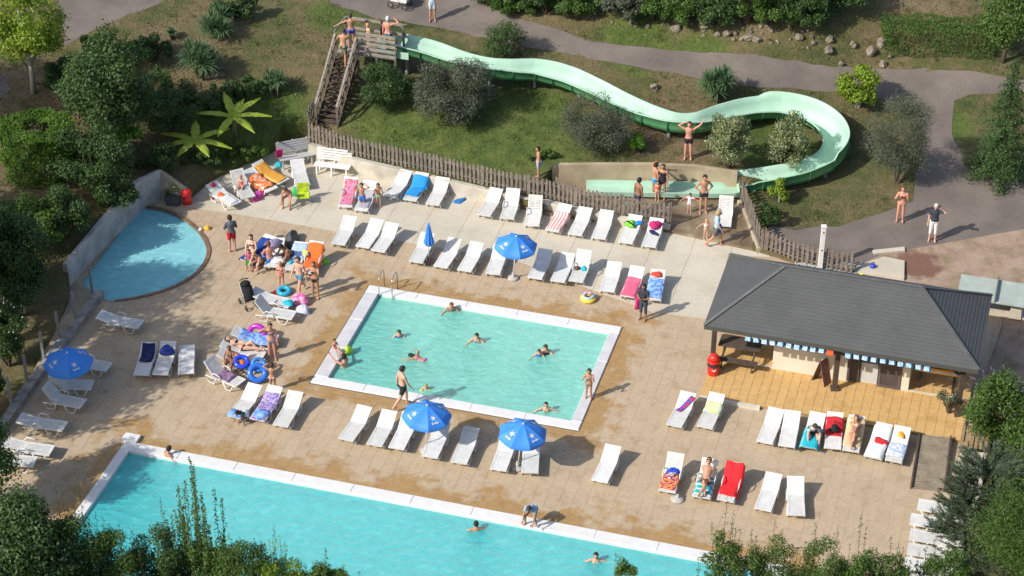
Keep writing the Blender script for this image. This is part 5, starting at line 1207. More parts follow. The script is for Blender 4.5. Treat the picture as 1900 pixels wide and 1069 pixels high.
GAR = {
 'trunks': lambda b, t: (b == 'torso' and t < .20) or (b == 'thigh' and t < .42),
 'shorts': lambda b, t: (b == 'torso' and t < .22) or (b == 'thigh' and t < .72),
 'long_trousers': lambda b, t: (b == 'torso' and t < .22) or b == 'thigh' or (b == 'shin' and t < .88),
 'capri': lambda b, t: (b == 'torso' and t < .22) or b == 'thigh' or (b == 'shin' and t < .35),
 'bikini_bottom': lambda b, t: (b == 'torso' and t < .17) or (b == 'thigh' and t < .06),
 'bikini_top': lambda b, t: (b == 'torso' and .60 < t < .76),
 'swimsuit': lambda b, t: (b == 'torso' and t < .84) or (b == 'thigh' and t < .04),
 'shirt': lambda b, t: (b == 'torso' and t > .12) or (b == 'uarm' and t < .62),
 'sweater': lambda b, t: (b == 'torso' and t > .10) or b == 'uarm' or (b == 'farm' and t < .85),
 'float_vest': lambda b, t: (b == 'torso' and .45 < t < .85),
 'armbands': lambda b, t: (b == 'uarm' and .35 < t < .95),
 'dress': lambda b, t: (b == 'torso' and t < .84) or (b == 'thigh' and t < .55),
}
GNAME = {'capri': 'trousers', 'long_trousers': 'trousers', 'float_vest': 'swim_vest'}
dgr = bpy.context.evaluated_depsgraph_get
def person(loc, face, h, pose, skin, hair, wear, label, mode='feet', longhair=False, child=None, name='person', cat='person', sunglasses=False, lookup=0.0):
    """loc: world point under the feet (or the seat / hips / water point); face: heading of the front, degrees, 0 = away from the camera, 90 = to the left of the picture"""
    P = POSE[pose]; ch = h < 1.35; hd = 1.0 if not ch else 1.18
    t = Vector(P.get('t', (0, 0, 1))); f = Vector(P.get('f', (0, 1, 0))); f, t, r = orth(f, t)
    o = Vector((0, 0, 0)); prim = MB(); segs = []
    def at(rr_, ff, tt): return o + r * rr_ + f * ff + t * tt
    wide = .95 if longhair else 1.0
    def ell(c, rx, ry, tt, n=12): return [c + r * rx * math.cos(a) + f * ry * math.sin(a) for a in (2 * math.pi * k / n for k in range(n))]
    prof = [(-.045, .045, .045), (-.02, .078, .060), (.02, .088, .064), (.06, .083, .058), (.11, .070 * wide, .050), (.17, .078 * wide, .055), (.22, .092 * wide, .060), (.26, .095 * wide, .054), (.285, .075 * wide, .042), (.30, .035, .033)]
    prim.rings([ell(at(0, 0, z), a * 1.0, b_, t) for z, a, b_ in prof]); segs.append(('torso', at(0, 0, -.03), at(0, 0, .29), .075))
    if longhair:
        for s in (-1, 1): prim.sphere(at(s * .04, .048, .205), .034, 8, 6)
    for s in (-1, 1): prim.sphere(at(s * .04, -.04, .0), .046, 8, 6)
    nk = at(0, .0, .29); hc = at(0, .015 + lookup * .0, .29 + .055 + .045 * hd)
    prim.tube([at(0, 0, .27), at(0, .006, .345)], [.034, .030], 8)
    MH = Matrix((r, f, t)).transposed()
    prim.sphere(hc, (.050 * hd, .060 * hd, .068 * hd), 14, 10, MH); prim.sphere(hc + f * .022 * hd - t * .040 * hd, (.030 * hd, .034 * hd, .030 * hd), 10, 7, MH)
    segs.append(('head', hc - t * .05 * hd, hc + t * .04 * hd, .055 * hd))
    def cap(a, b_, ra, rb, bone, mid=None):
        pts = [a, a.lerp(b_, .3), a.lerp(b_, .65), b_]; m = mid or (ra * .9 + rb * .1); prim.tube(pts, [ra, m, (m + rb) / 2, rb], 8); prim.sphere(a, ra, 8, 6); prim.sphere(b_, rb, 8, 6); segs.append((bone, a, b_, (ra + rb) / 2))
    world_dirs = lambda s, q: Vector((s * q[0], q[1], q[2])).normalized()
    post = MB(); nl = .46 if ch else .50; LT = .245 * nl / .5; LS = .245 * nl / .5; knees = []
    for s, al, le in ((-1, 'la', 'll'), (1, 'ra', 'rl')):
        ua, fa = P.get(al, ((.16, .0, -1), (.06, .14, -1)));
        if P.get('t') is None: ua, fa = world_dirs(s, ua), world_dirs(s, fa)
        else: ua, fa = world_dirs(s, ua), world_dirs(s, fa)
        sh = at(s * .098 * wide, 0, .258); el = sh + ua * .165; wr = el + fa * .145; hand = wr + fa * .05
        cap(sh, el, .030, .022, 'uarm'); cap(el, wr, .0225, .0145, 'farm', .022)
        side = fa.cross(Vector((0, 0, 1)) if abs(fa.z) < .9 else Vector((0, 1, 0))).normalized(); nrm = fa.cross(side).normalized()
        MHd = Matrix((side, fa, nrm)).transposed(); prim.sphere(wr + fa * .03, (.022, .034, .012), 8, 6, MHd); segs.append(('hand', wr, wr + fa * .06, .02))
        for k in range(4):
            q = wr + fa * .045 + side * (-.015 + .010 * k); ln = (.036, .042, .039, .030)[k]; post.tube([q, q + fa * ln * .55, q + (fa * .9 - nrm * .45).normalized() * ln], [.0052, .005, .0035], 5)
        q = wr + fa * .015 + side * .018; post.tube([q, q + (fa * .7 + side * .7) * .03, q + (fa + side * .35) * .042], [.007, .006, .0045], 5)
        th, shn = P.get(le, ((.05, .02, -1), (.03, -.03, -1))); th, shn = world_dirs(s, th), world_dirs(s, shn)
        hp = at(s * .045, 0, .0); kn = hp + th * LT; an = kn + shn * LS
        cap(hp, kn, .056, .034, 'thigh', .050); cap(kn, an, .035, .020, 'shin', .034)
        ft = (Vector((s * .15, 1, 0)) if shn.z < -.45 else (shn.cross(r).normalized() * -1 if shn.cross(r).z < 0 else shn.cross(r).normalized()) * 1.0).normalized()
        if pose in ('swim',): ft = shn
        prim.tube([an - ft * .02 - Vector((0, 0, .012)), an + ft * .03 - Vector((0, 0, .018)), an + ft * .085 - Vector((0, 0, .026))], [.022, .024, .016], 8); segs.append(('foot', an, an + ft * .09, .022))
    # nose and ears, kept after the remesh
    post.rings([[hc + f * (.055 + d) * hd + r * x * hd + t * z * hd for x, z in ((-w_, -.018), (w_, -.018), (w_ * .4, .012), (-w_ * .4, .012))] for w_, d in ((.012, 0), (.006, .016))])
    for s in (-1, 1): post.sphere(hc + r * s * .050 * hd, (.006 * hd, .012 * hd, .017 * hd), 6, 5, MH)
    me = bpy.data.meshes.new('body'); me.from_pydata([tuple(Vector(v) * h) for v in prim.v], [], prim.f)
    tmp = bpy.data.objects.new('tmp_body', me); C.objects.link(tmp)
    m = tmp.modifiers.new('r', 'REMESH'); m.mode = 'VOXEL'; m.voxel_size = .0165 * (h / 1.7) ** .5
    m2 = tmp.modifiers.new('s', 'SMOOTH'); m2.factor = .5; m2.iterations = 2
    bpy.context.view_layer.update(); ev = tmp.evaluated_get(dgr()); bm_ = bpy.data.meshes.new_from_object(ev)
    nv_ = len(bm_.vertices); v = np.empty(nv_ * 3, np.float32); bm_.vertices.foreach_get('co', v); v = v.reshape(-1, 3).copy()
    nf = len(bm_.polygons); fl = [tuple(p.vertices) for p in bm_.polygons]; nr = np.empty(nv_ * 3, np.float32); bm_.vertices.foreach_get('normal', nr); nr = nr.reshape(-1, 3).copy()
    bpy.data.objects.remove(tmp); bpy.data.meshes.remove(me); bpy.data.meshes.remove(bm_)
    # which bone each vertex lies on
    best = np.full(nv_, 1e9); bb = np.zeros(nv_, int); bt = np.zeros(nv_)
    for i, (bn, a, b_, rad) in enumerate(segs):
        a_ = np.array(a) * h; d = np.array(b_) * h - a_; tt_ = np.clip(((v - a_) @ d) / (d @ d), 0, 1); ds = np.linalg.norm(v - a_ - tt_[:, None] * d, axis=1) / rad
        k = ds < best; best[k] = ds[k]; bb[k] = i; bt[k] = tt_[k]
    bn = [segs[i][0] for i in bb]
    zmin = v[:, 2].min() if mode == 'feet' else 0.0
    root = thing(name, label, cat, Vector(loc), R(face)); off = np.array([0, 0, -zmin]) if mode == 'feet' else np.array([0, 0, 0])
    sk = plain('skin_' + skin, SKIN[skin], .55, .06, 4)
    bdy = MB(); bdy.v = [tuple(x) for x in (v + off)]; bdy.f = list(fl); bdy.add([Vector(x) * h + Vector(tuple(off)) for x in post.v], post.f); bdy.build('body', sk, root, True)
    def shell(mask, dist, nm, mat):
        ff = [q for q in fl if all(mask[i] for i in q)]
        if len(ff) < 4: return
        idx = sorted({i for q in ff for i in q}); mp = {i: k for k, i in enumerate(idx)}; n_ = len(idx)
        out = v[idx] + nr[idx] * dist + off; inn = v[idx] + nr[idx] * dist * .25 + off; b = MB(); b.v = [tuple(x) for x in out] + [tuple(x) for x in inn]; b.f = [tuple(mp[i] for i in q) for q in ff]
        cnt = {}
        for q in b.f:
            for i in range(len(q)): e = (q[i], q[(i + 1) % len(q)]); cnt[e] = 1
        for (a, c) in list(cnt):
            if (c, a) not in cnt: b.f.append((c, a, a + n_, c + n_))
        return b.build(nm, mat, root, True)
    for g, col in wear:
        mat = col if not isinstance(col, tuple) else plain('cloth_' + g, col, .85, .1, 12)
        fn = GAR[g]; shell([fn(bn[i], bt[i]) for i in range(nv_)], .014 if g in ('shirt', 'sweater', 'long_trousers', 'shorts', 'dress') else (.03 if g in ('armbands', 'float_vest') else .008), GNAME.get(g, g), mat)
    hcn = np.array(hc) * h; rel = (v - hcn) / (h * hd); up = rel @ np.array(t); fr = rel @ np.array(f)
    hm = [bn[i] == 'head' and (up[i] > .022 or (fr[i] < .012 and up[i] > -.035 - (.03 if longhair else 0))) and not (fr[i] > .03 and up[i] < .035) for i in range(nv_)]
    ho = shell(hm, .014, 'hair', plain('hair_' + hair, HAIRC[hair], .7, .25, 30))
    if longhair:
        b = MB(); b.sphere((hc - f * .035 - t * .05) * h + Vector(tuple(off)), (.045 * h, .028 * h, .075 * h), 12, 8, MH); b.build('hair_length', plain('hair_' + hair, HAIRC[hair], .7, .25, 30), root, True)
    for s in (-1, 1): MB().sphere((hc + r * s * .02 * hd + f * .053 * hd + t * .008 * hd) * h + Vector(tuple(off)), .0065 * h * hd, 6, 5).build('eye', dark_eye, root, True)
    MB().bar((hc - r * .014 + f * .058 * hd - t * .034 * hd) * h + Vector(tuple(off)), (hc + r * .014 + f * .058 * hd - t * .034 * hd) * h + Vector(tuple(off)), .006 * h, .006 * h, tuple(f)).build('mouth', lip_m, root)
    if sunglasses: MB().bar((hc - r * .036 + f * .058 + t * .008) * h, (hc + r * .036 + f * .058 + t * .008) * h, .022 * h, .01 * h, tuple(f)).build('sunglasses', dark_eye, root)
    return root
on_tower = lambda u, v: pc + U * u + V * v + Vector((0, 0, .0))
PE = [
 (T(803, 39), 180, 1.70, 'stand', 'tan', 'brown', [('shirt', (.45, .55, .62)), ('shorts', (.5, .58, .62))], 'person in pale blue clothes on the road at the top edge', 'feet', False),
 (stair.location + dr * .86, -12, 1.72, 'climb', 'tan', 'brown', [('shorts', cm_('camouflage_cloth', [(.10, .11, .06), (.3, .28, .18), (.06, .08, .05)], 'pattern', 12))], 'man in camouflage shorts climbing the last stairs of the slide tower', 'feet', False),
 (on_tower(-.45, .5), 10, 1.62, 'armsout', 'tan', 'brown', [('trunks', (.06, .10, .50))], 'boy in blue trunks at the head of the slide stairs', 'feet', False),
 (on_tower(.28, .62), 120, 1.25, 'stand', 'fair', 'blond', [('bikini_bottom', (.6, .25, .3))], 'fair child at the left end of the slide platform', 'feet', True),
 (on_tower(.85, .75), 60, 1.35, 'stand', 'tan', 'brown', [('shirt', (.05, .05, .08)), ('trunks', (.05, .05, .1))], 'child in a dark top in the middle of the slide platform', 'feet', False),
 (on_tower(1.22, .45), -15, 1.75, 'eyes', 'red', 'grey', [('trunks', (.10, .13, .2))], 'white-haired man shading his eyes on the slide platform', 'feet', False),
 (on_tower(1.62, .5), -90, 1.2, 'sitlong', 'fair', 'brown', [('trunks', (.3, .2, .15))], 'child about to sit down at the top of the slide', 'feet', False),
 (T(999, 331), 95, 1.50, 'stand', 'tan', 'black', [('shorts', (.35, .42, .62))], 'boy walking behind the picket fence left of the splash wall', 'feet', False),
 (T(1276, 295), 175, 1.78, 'armsup', 'red', 'brown', [('trunks', (.02, .02, .025))], 'man in black trunks with raised arms on the slope by the slide', 'feet', False),
 (G(1183, 398, .12), -50, 1.72, 'stand', 'dark', 'black', [('trunks', (.04, .05, .1))], 'dark-haired person behind the fence at the splash area', 'feet', False),
 (G(1214, 366, SPZ), -60, 1.65, 'eyes_l', 'tan', 'black', [('trunks', (.03, .35, .65))], 'boy in light blue trunks beside the woman in a black swimsuit', 'feet', False),
 (G(1228, 369, SPZ), 160, 1.66, 'stand', 'tan', 'brown', [('swimsuit', (.02, .02, .03))], 'woman in a black swimsuit standing on the slide run-out', 'feet', True),
 (G(1219, 372, SPZ), 180, .95, 'stand', 'fair', 'brown', [('float_vest', (.85, .2, .1)), ('bikini_bottom', (.8, .3, .3))], 'small child with an orange float in front of the couple', 'feet', False),
 (G(1279, 394, SPZ), 170, .92, 'armsout', 'fair', 'black', [('shirt', (.7, .70, .75)), ('armbands', (.85, .08, .05)), ('trunks', (.7, .7, .75))], 'toddler in white with red armbands at the splash area', 'feet', False),
 (G(1304, 395, SPZ), 190, 1.80, 'hips', 'tan', 'black', [('trunks', (.03, .04, .06))], 'man with hands on hips in dark trunks at the splash area', 'feet', False),
 (G(1309, 443, SPZ), 185, .95, 'armsout', 'fair', 'blond', [('float_vest', (.65, .65, .6)), ('bikini_bottom', (.5, .4, .3))], 'blond toddler stepping on the wet splash floor', 'feet', False),
 (G(1328, 457, SPZ - .1), -95, 1.70, 'walk', 'tan', 'blond', [('shirt', cm_('blue_check', [(.25, .45, .65), (.5, .62, .7)], 'pattern', 16)), ('shorts', (.12, .12, .11))], 'man in a pale blue shirt beside the blond toddler', 'feet', False),
 (T(1669, 411), 170, 1.66, 'phone', 'red', 'auburn', [('bikini_top', (.35, .12, .1)), ('bikini_bottom', (.62, .30, .22))], 'woman in a bikini holding something up, on the road by the bush', 'feet', True),
 (T(1729, 447), 165, 1.74, 'eyes_l', 'fair', 'grey', [('shirt', (.035, .04, .055)), ('capri', (.72, .71, .68))], 'man in a dark T-shirt and white trousers shading his eyes on the road', 'feet', False),
 (G(1193, 593), 150, 1.62, 'folded', 'dark', 'black', [('shirt', (.03, .035, .045)), ('capri', (.05, .07, .10))], 'person in dark T-shirt and dark knee-length trousers by the pink towel', 'feet', False),
 (on(114, 1.0, 0), 170, 1.05, 'sit', 'fair', 'blond', [('swimsuit', (.6, .2, .2))], 'small blond child sitting on the upright top-left lounger', 'seat', True),
 (G(537, 378), 170, 1.55, 'bend', 'tan', 'brown', [('swimsuit', (.55, .35, .38))], 'woman in a patterned pink swimsuit bending in front of the loungers', 'feet', False),
 (G(673, 389, .012), 175, 1.30, 'headhands', 'tan', 'brown', [('shorts', (.06, .18, .55))], 'boy in blue shorts with his hands at his head', 'feet', False),
 (G(703, 384, .012), 190, 1.15, 'phone', 'tan', 'brown', [('bikini_bottom', (.35, .65, .5))], 'little girl in green bikini bottoms next to the boy', 'feet', True),
 (G(432, 467), 20, 1.68, 'folded', 'fair', 'black', [('sweater', (.12, .13, .15)), ('shorts', (.50, .03, .03))], 'man in a dark grey hoodie and red shorts by the children\'s pool', 'feet', False),
 (G(468, 468, .42), 170, 1.62, 'sit', 'pale', 'brown', [('bikini_top', (.03, .02, .02)), ('bikini_bottom', (.03, .02, .02))], 'woman in a black bikini sitting in the crowded family group', 'seat', True),
 (G(463, 485, .30), 170, 1.05, 'sit', 'fair', 'brown', [('shirt', (.45, .12, .2)), ('capri', (.10, .52, .14))], 'child wrapped in a green towel in the crowded family group', 'seat', False),
 (G(483, 485, .30), 150, 1.45, 'bend', 'fair', 'blond', [('trunks', (.5, .25, .1))], 'person bent forward between the green towel and the red-backed man', 'seat', False),
 (on(118, .45, -.12), 25, 1.72, 'sit', 'red', 'auburn', [('shorts', (.05, .22, .72))], 'man with a sunburnt back in blue shorts sitting with his back turned', 'seat', False),
 (on(119, 1.1, -.30), 140, 1.72, 'bend', 'dark', 'black', [('trunks', (.03, .03, .05))], 'tanned man sitting on a lounger in front of the big dark bag', 'seat', False),
 (G(523, 533), 175, 1.22, 'folded', 'red', 'blond', [('bikini_bottom', (.75, .25, .2)), ('bikini_top', (.75, .35, .3))], 'small girl in a coral bikini standing above the turquoise ring', 'feet', True),
 (G(558, 547), 150, 1.78, 'walk', 'fair', 'brown', [('trunks', (.10, .25, .38))], 'man in blue swim trunks walking past the orange towel', 'feet', False),
 (G(586, 553), 165, 1.68, 'phone', 'tan', 'auburn', [('bikini_top', (.02, .02, .03)), ('bikini_bottom', (.02, .02, .03))], 'woman in a black bikini standing near the pool ladder', 'feet', True),
 (G(506, 667), 185, 1.64, 'eyes', 'red', 'brown', [('bikini_top', (.15, .2, .3)), ('bikini_bottom', (.2, .28, .35))], 'woman in a grey-blue bikini shading her eyes beside the row of sunbathers', 'feet', False),
 (G(507, 725), 0, 1.25, 'headhands', 'tan', 'brown', [('bikini_bottom', (.75, .5, .5))], 'girl seen from behind with her hands on her head, below the blue rings', 'feet', False),
 (on(110, .95, 0, .02), None, 1.62, 'supine', 'fair', 'black', [('bikini_top', (.02, .02, .025)), ('bikini_bottom', (.02, .02, .025))], 'woman in a black bikini lying on her back', 'lie', True),
 (on(111, 1.3, -.25), 175, 1.40, 'sit', 'dark', 'auburn', [('trunks', (.25, .10, .05))], 'tanned person sitting on a lounger next to the dark blue ring', 'seat', True),
 (on(50, .78, 0, .02), None, 1.76, 'recline', 'tan', 'black', [('trunks', (.05, .03, .03))], 'man with sunglasses lying on a lounger with a teal towel', 'lie', False),
 (on(46, .9, 0, .02), None, 1.62, 'supine', 'tan', 'brown', [('bikini_top', (.7, .45, .3)), ('bikini_bottom', (.6, .35, .2))], 'woman with sunglasses lying in the terrace row', 'lie', True),
 (on(44, .95, .0), 175, 1.66, 'bend', 'fair', 'brown', [('shirt', cm_('black_white_print', [(.6, .6, .62), (.05, .05, .06), (.7, .7, .7)], 'pattern', 10)), ('shorts', (.03, .03, .04))], 'person in a black and white shirt bent forward on the turquoise towel', 'seat', False),
 (G(748, 754, .055), -60, 1.80, 'walk', 'fair', 'black', [('shorts', (.02, .03, .03))], 'man in black shorts walking along the lower edge of the small pool', 'feet', False),
 (G(1092, 738, .055), 170, 1.32, 'phone', 'tan', 'brown', [('bikini_bottom', cm_('zebra_print', [(.5, .4, .3), (.08, .06, .05)], 'pattern', 16)), ('bikini_top', (.6, .4, .35))], 'girl standing on the right edge of the small pool', 'feet', False),
 (G(990, 966, .055), 160, 1.55, 'crouch', 'tan', 'brown', [('shirt', (.30, .42, .60)), ('bikini_bottom', (.3, .3, .35))], 'person in a light blue top crouching at the edge of the big pool', 'feet', False),
 (G(455, 782), 140, 1.05, 'crouch', 'dark', 'black', [('shirt', (.03, .08, .07)), ('shorts', (.04, .05, .06))], 'child in dark clothes crouching between two loungers', 'feet', False),
 # in the water: point where the body meets the surface, depth of the hips below it
 (G(837, 583, -.30), 190, 1.45, 'float', 'tan', 'auburn', [('bikini_bottom', (.2, .2, .3))], 'swimmer near the upper edge of the small pool', 'water', False),
 (G(741, 631, -.30), 185, 1.2, 'float', 'fair', 'brown', [('float_vest', (.05, .15, .4))], 'child with a dark blue float in the left part of the small pool', 'water', False),
 (G(787, 671, -.16), 65, 1.40, 'swim', 'tan', 'black', [('bikini_bottom', (.6, .1, .3)), ('bikini_top', (.6, .1, .3))], 'girl swimming on her front in the middle of the small pool', 'water', True),
 (G(885, 640, -.30), 180, 1.45, 'float', 'fair', 'black', [('bikini_bottom', (.2, .05, .1))], 'dark-haired swimmer in the centre of the small pool', 'water', True),
 (G(1012, 664, -.38), 180, 1.65, 'float', 'fair', 'brown', [('swimsuit', (.02, .02, .03))], 'woman in a black swimsuit with a child in the right part of the small pool', 'water', True),
 (G(1000, 664, -.22), 180, 1.0, 'float', 'fair', 'brown', [('float_vest', (.05, .15, .55))], 'small child with a blue float held by the woman in the pool', 'water', False),
 (G(1013, 772, -.30), 180, 1.35, 'armsout', 'fair', 'black', [('bikini_bottom', (.3, .4, .5))], 'girl standing with spread arms in the lower right of the small pool', 'water', True),
 (G(640, 690, -.32), 55, 1.72, 'lift', 'red', 'black', [('trunks', (.25, .35, .7))], 'man at the left edge of the small pool reaching to a toddler', 'water', False),
 (G(622, 655, .055), -140, .85, 'sit', 'fair', 'brown', [('swimsuit', (.8, .25, .3))], 'toddler in pink on the left edge of the small pool', 'feet', False),
 (G(789, 728, -.28), 200, .95, 'float', 'fair', 'blond', [('armbands', (.9, .6, .1)), ('float_vest', (.8, .75, .4))], 'toddler with yellow floats at the lower edge of the small pool', 'water', False),
 (G(308, 862, -.30), -50, 1.60, 'float', 'tan', 'black', [('trunks', (.05, .05, .1))], 'swimmer at the upper left corner of the big pool', 'water', False),
 (G(884, 998, -.42), 10, 1.50, 'armsout', 'tan', 'black', [('trunks', (.03, .08, .1))], 'boy standing in the big pool with his back turned', 'water', False),
 (G(1105, 1056, -.42), 180, 1.55, 'armsout', 'fair', 'black', [('bikini_top', (.02, .15, .2)), ('bikini_bottom', (.02, .15, .2))], 'woman in a dark bikini standing in the big pool', 'water', True),
]
for q in PE:
    loc, face, h, pose, skin, hair, wear, lab, mode = q[:9]; loc = Vector(loc)
    if mode == 'lie':
        key = 110 if 'black bikini' in lab else (50 if 'teal' in lab else 46); face = math.degrees(LN[key][0].rotation_euler.z); loc.z += .065 * h
    elif mode == 'seat': loc.z += .05 * h
    p = person(loc, face, h, pose, skin, hair, wear, lab, mode if mode == 'feet' else 'root', q[9], sunglasses='sunglasses' in lab)
tow = MB(); o = heap(G(1335, 430, .65), (.12, .1), .35, cm_('royal_towel', [(.02, .15, .6)]), 'towel', 'royal blue towel hanging from the shoulder of the man in the pale blue shirt', 'towel', 61)
heap(G(646, 652, .02), (.18, .15), .26, cm_('lime_yellow_float', [(.35, .75, .08), (.85, .7, .05)], 'pattern', 5), 'inflatable_toy', 'lime and yellow inflatable animal held at the left edge of the small pool', 'toy', 62)
o = heap(G(1182, 572, .0), (.1, .1), .5, cm_('pink_bag_cloth', [(.6, .03, .2)]), 'bag', 'dark pink towel hanging beside the child in dark clothes', 'towel', 63)
# ------------------------------------------------------------------ vegetation
def leaves_mesh(name, pts, nrm, size, mat, wid=.5, jit=.7, rs=None):
    n = len(pts); rs = rs or rng
    d = nrm + rs.normal(0, jit, (n, 3)); d /= np.linalg.norm(d, axis=1)[:, None] + 1e-9
    a = rs.normal(0, 1, (n, 3)); a -= (a * d).sum(1)[:, None] * d; a /= np.linalg.norm(a, axis=1)[:, None] + 1e-9
    b = np.cross(d, a); L_ = (size * rs.uniform(.6, 1.35, n))[:, None]
    p0, p1, p2, p3 = pts - a * L_ * .5, pts + b * L_ * wid * .5, pts + a * L_ * .5, pts - b * L_ * wid * .5
    v = np.stack([p0, p1, p2, p3], 1).reshape(-1, 3); f = np.arange(4 * n).reshape(n, 4)
    return arrays_mesh(name, v, f, mat)
def unit(n, rs=rng):
    d = rs.normal(0, 1, (n, 3)); return d / np.linalg.norm(d, axis=1)[:, None]
def cloud(cents, rads, n, shell=.5, flat=.85, rs=rng):
    cents = np.asarray(cents, float); rads = np.asarray(rads, float); w = rads ** 2; w /= w.sum()
    k = rs.choice(len(cents), n, p=w); d = unit(n, rs); rr_ = rads[k] * (shell + (1 - shell) * rs.uniform(0, 1, n) ** .6) * (1 + .12 * rs.normal(0, 1, n))
    q = d * rr_[:, None]; q[:, 2] *= flat
    return cents[k] + q, d + np.array([0, 0, .35])
def blobs(a, b_, c, n, rs=rng, low=-.6):
    d = unit(n, rs); d[:, 2] = np.clip(d[:, 2], low, 1); r = rs.uniform(.45, .82, n)[:, None]
    return np.c_[d * r * np.array([a, b_, c])], rs.uniform(.26, .42, n) * min(a, b_, c) * 1.05
LM = dict(
 dark=leafmat('dark_green_leaves', [(0.031, 0.066, 0.019), (0.060, 0.114, 0.031), (0.095, 0.159, 0.044)], .25),
 mid=leafmat('mid_green_leaves', [(0.048, 0.095, 0.017), (0.082, 0.157, 0.027), (0.137, 0.218, 0.048)], .3),
 bright=leafmat('bright_green_leaves', [(0.082, 0.192, 0.017), (0.137, 0.300, 0.027), (0.218, 0.383, 0.048)], .35),
 lime=leafmat('yellow_green_leaves', [(0.137, 0.218, 0.020), (0.246, 0.355, 0.034), (0.383, 0.465, 0.068)], .35),
 grey=leafmat('grey_green_leaves', [(0.062, 0.082, 0.052), (0.102, 0.123, 0.080), (0.150, 0.164, 0.110)], .25),
 blue=leafmat('blue_green_needles', [(.055, .085, .05), (.09, .125, .075), (.14, .17, .11)], .15),
 pale=leafmat('variegated_leaves', [(0.095, 0.137, 0.048), (0.232, 0.273, 0.123), (0.465, 0.465, 0.273)], .3),
 yucca=leafmat('yucca_blades', [(0.048, 0.102, 0.041), (0.082, 0.164, 0.068), (0.164, 0.232, 0.110)], .2),
 banana=leafmat('banana_leaf', [(.34, .46, .04), (.42, .54, .06), (.52, .62, .12)], .4, .4),
 white=plain('white_blossom', (.7, .7, .68), .7), purple=plain('purple_blossom', (.13, .09, .19), .7),
 autumn=leafmat('rusty_leaves', [(0.192, 0.110, 0.027), (0.273, 0.192, 0.041), (0.164, 0.205, 0.041)], .3))
bark = plain('brown_bark', (.09, .065, .045), .9, .35, 8, .5); birch = plain('pale_bark', (.40, .37, .32), .8, .3, 8, .3)
def bush(px, py, hpx, wpx, kind, label, n=3500, size=.10, dens=22, name='bush', cat='bush', dz=0.0, stems=True, depth=None, ground=None, low=-.55, wid=.5, jit=.7, trunk=None):
    """px,py: middle of the base in the photo; hpx, wpx: size in the photo"""
    p = T(px, py) if ground is None else G(px, py, ground); dist = math.hypot(p.y - CAM_Y, CAM_H - p.z); s = FPX / dist
    a = wpx / 2 / s; half = hpx / s / 2; b_ = depth or min(a, half * 1.15)
    c = math.sqrt(max(half ** 2 - (b_ * .568) ** 2, (.35 * half) ** 2)) / .823; py2 = py - (half - c * .823) * s + (trunk or 0) * .823 * s
    p = T(px, py2) if ground is None else G(px, py2, ground)
    # height seen = vertical part + depth part
    root = thing(name, label, cat, p); seed = int(px * 7 + py * 13); rs = np.random.default_rng(seed)
    cen, rad = blobs(a * 1.02, b_, c, dens, rs, low); cen[:, 2] += c + (trunk or 0) 
    pts, nr = cloud(cen, rad, int(n * 1.5), .35, .9, rs); size = size * 1.12; k = pts[:, 2] > -.05; pts, nr = pts[k], nr[k]
    obj('foliage', leaves_mesh('foliage', pts, nr, size, LM[kind], wid, jit, rs), root)
    if stems:
        b = MB()
        for j in range(5 if not trunk else 1):
            q = cen[rs.integers(len(cen))] if not trunk else np.array([0, 0, trunk + c]); b.tube([(0, 0, -.1), (q[0] * .4, q[1] * .4, q[2] * .5), tuple(q)], [.05, .035, .015] if not trunk else [.09, .07, .04], 6)
        b.build('stem' if not trunk else 'trunk', bark if kind != 'lime' else birch, root)
    return root, a, b_, c, rs
def tree(loc, trunk_h, a, b_, c, kind, label, n=9000, size=.13, dens=40, barkm=None, group=None, cz=None, wid=.55):
    root = thing('tree', label, 'tree', loc, 0, group); rs = np.random.default_rng(int(abs(loc[0]) * 100 + abs(loc[1]) * 10 + n))
    cz = cz if cz is not None else trunk_h + c * .8; cen, rad = blobs(a, b_, c, dens, rs, -.8); cen[:, 2] += cz
    pts, nr = cloud(cen, rad, n, .4, .85, rs); obj('crown', leaves_mesh('crown', pts, nr, size, LM[kind], wid, .7, rs), root)
    b = MB(); b.tube([(0, 0, -.3), (.05, 0, trunk_h * .6), (0, .05, cz)], [.16 * a / 2, .12 * a / 2, .06 * a / 2], 8)
    for j in range(7): q = cen[rs.integers(len(cen))]; b.tube([(0, 0, trunk_h * (.6 + .05 * j)), tuple((q + np.array([0, 0, trunk_h])) * .5), tuple(q)], [.06 * a / 2, .04 * a / 2, .015], 6)
    b.build('trunk', barkm or bark, root, True); return root
def yucca(px, py, wpx, hpx, label, heads=6, nl=70):
    p = T(px, py); s = FPX / math.hypot(p.y - CAM_Y, CAM_H - p.z); a = wpx / 2 / s; hh = hpx / s / .95; root = thing('yucca', label, 'plant', p); rs = random.Random(int(px * 3 + py)); b = MB(); tr = MB()
    for k in range(heads):
        an = 2 * math.pi * k / heads + rs.uniform(-.3, .3); q = Vector((math.cos(an) * a * .45 * (k > 0), math.sin(an) * a * .4 * (k > 0), hh * rs.uniform(.28, .55) * (1.15 if k == 0 else 1)))
        tr.tube([(q.x * .4, q.y * .4, -.1), tuple(q)], [.06, .05], 6)
        for j in range(nl):
            ph = rs.uniform(0, 2 * math.pi); el = rs.uniform(-.35, 1.45); L_ = a * rs.uniform(.5, .75); d = Vector((math.cos(ph) * math.cos(el), math.sin(ph) * math.cos(el), math.sin(el))); sd = Vector((-math.sin(ph), math.cos(ph), 0)) * .022
            m = q + d * L_ * .55; e = q + d * L_ + Vector((0, 0, -.18 * L_ * math.cos(el)))
            b.add([q - sd * .6, q + sd * .6, m + sd, m - sd, e], [(0, 1, 2, 3), (3, 2, 4)])
    b.build('blades', LM['yucca'], root); tr.build('stem', bark, root); return root
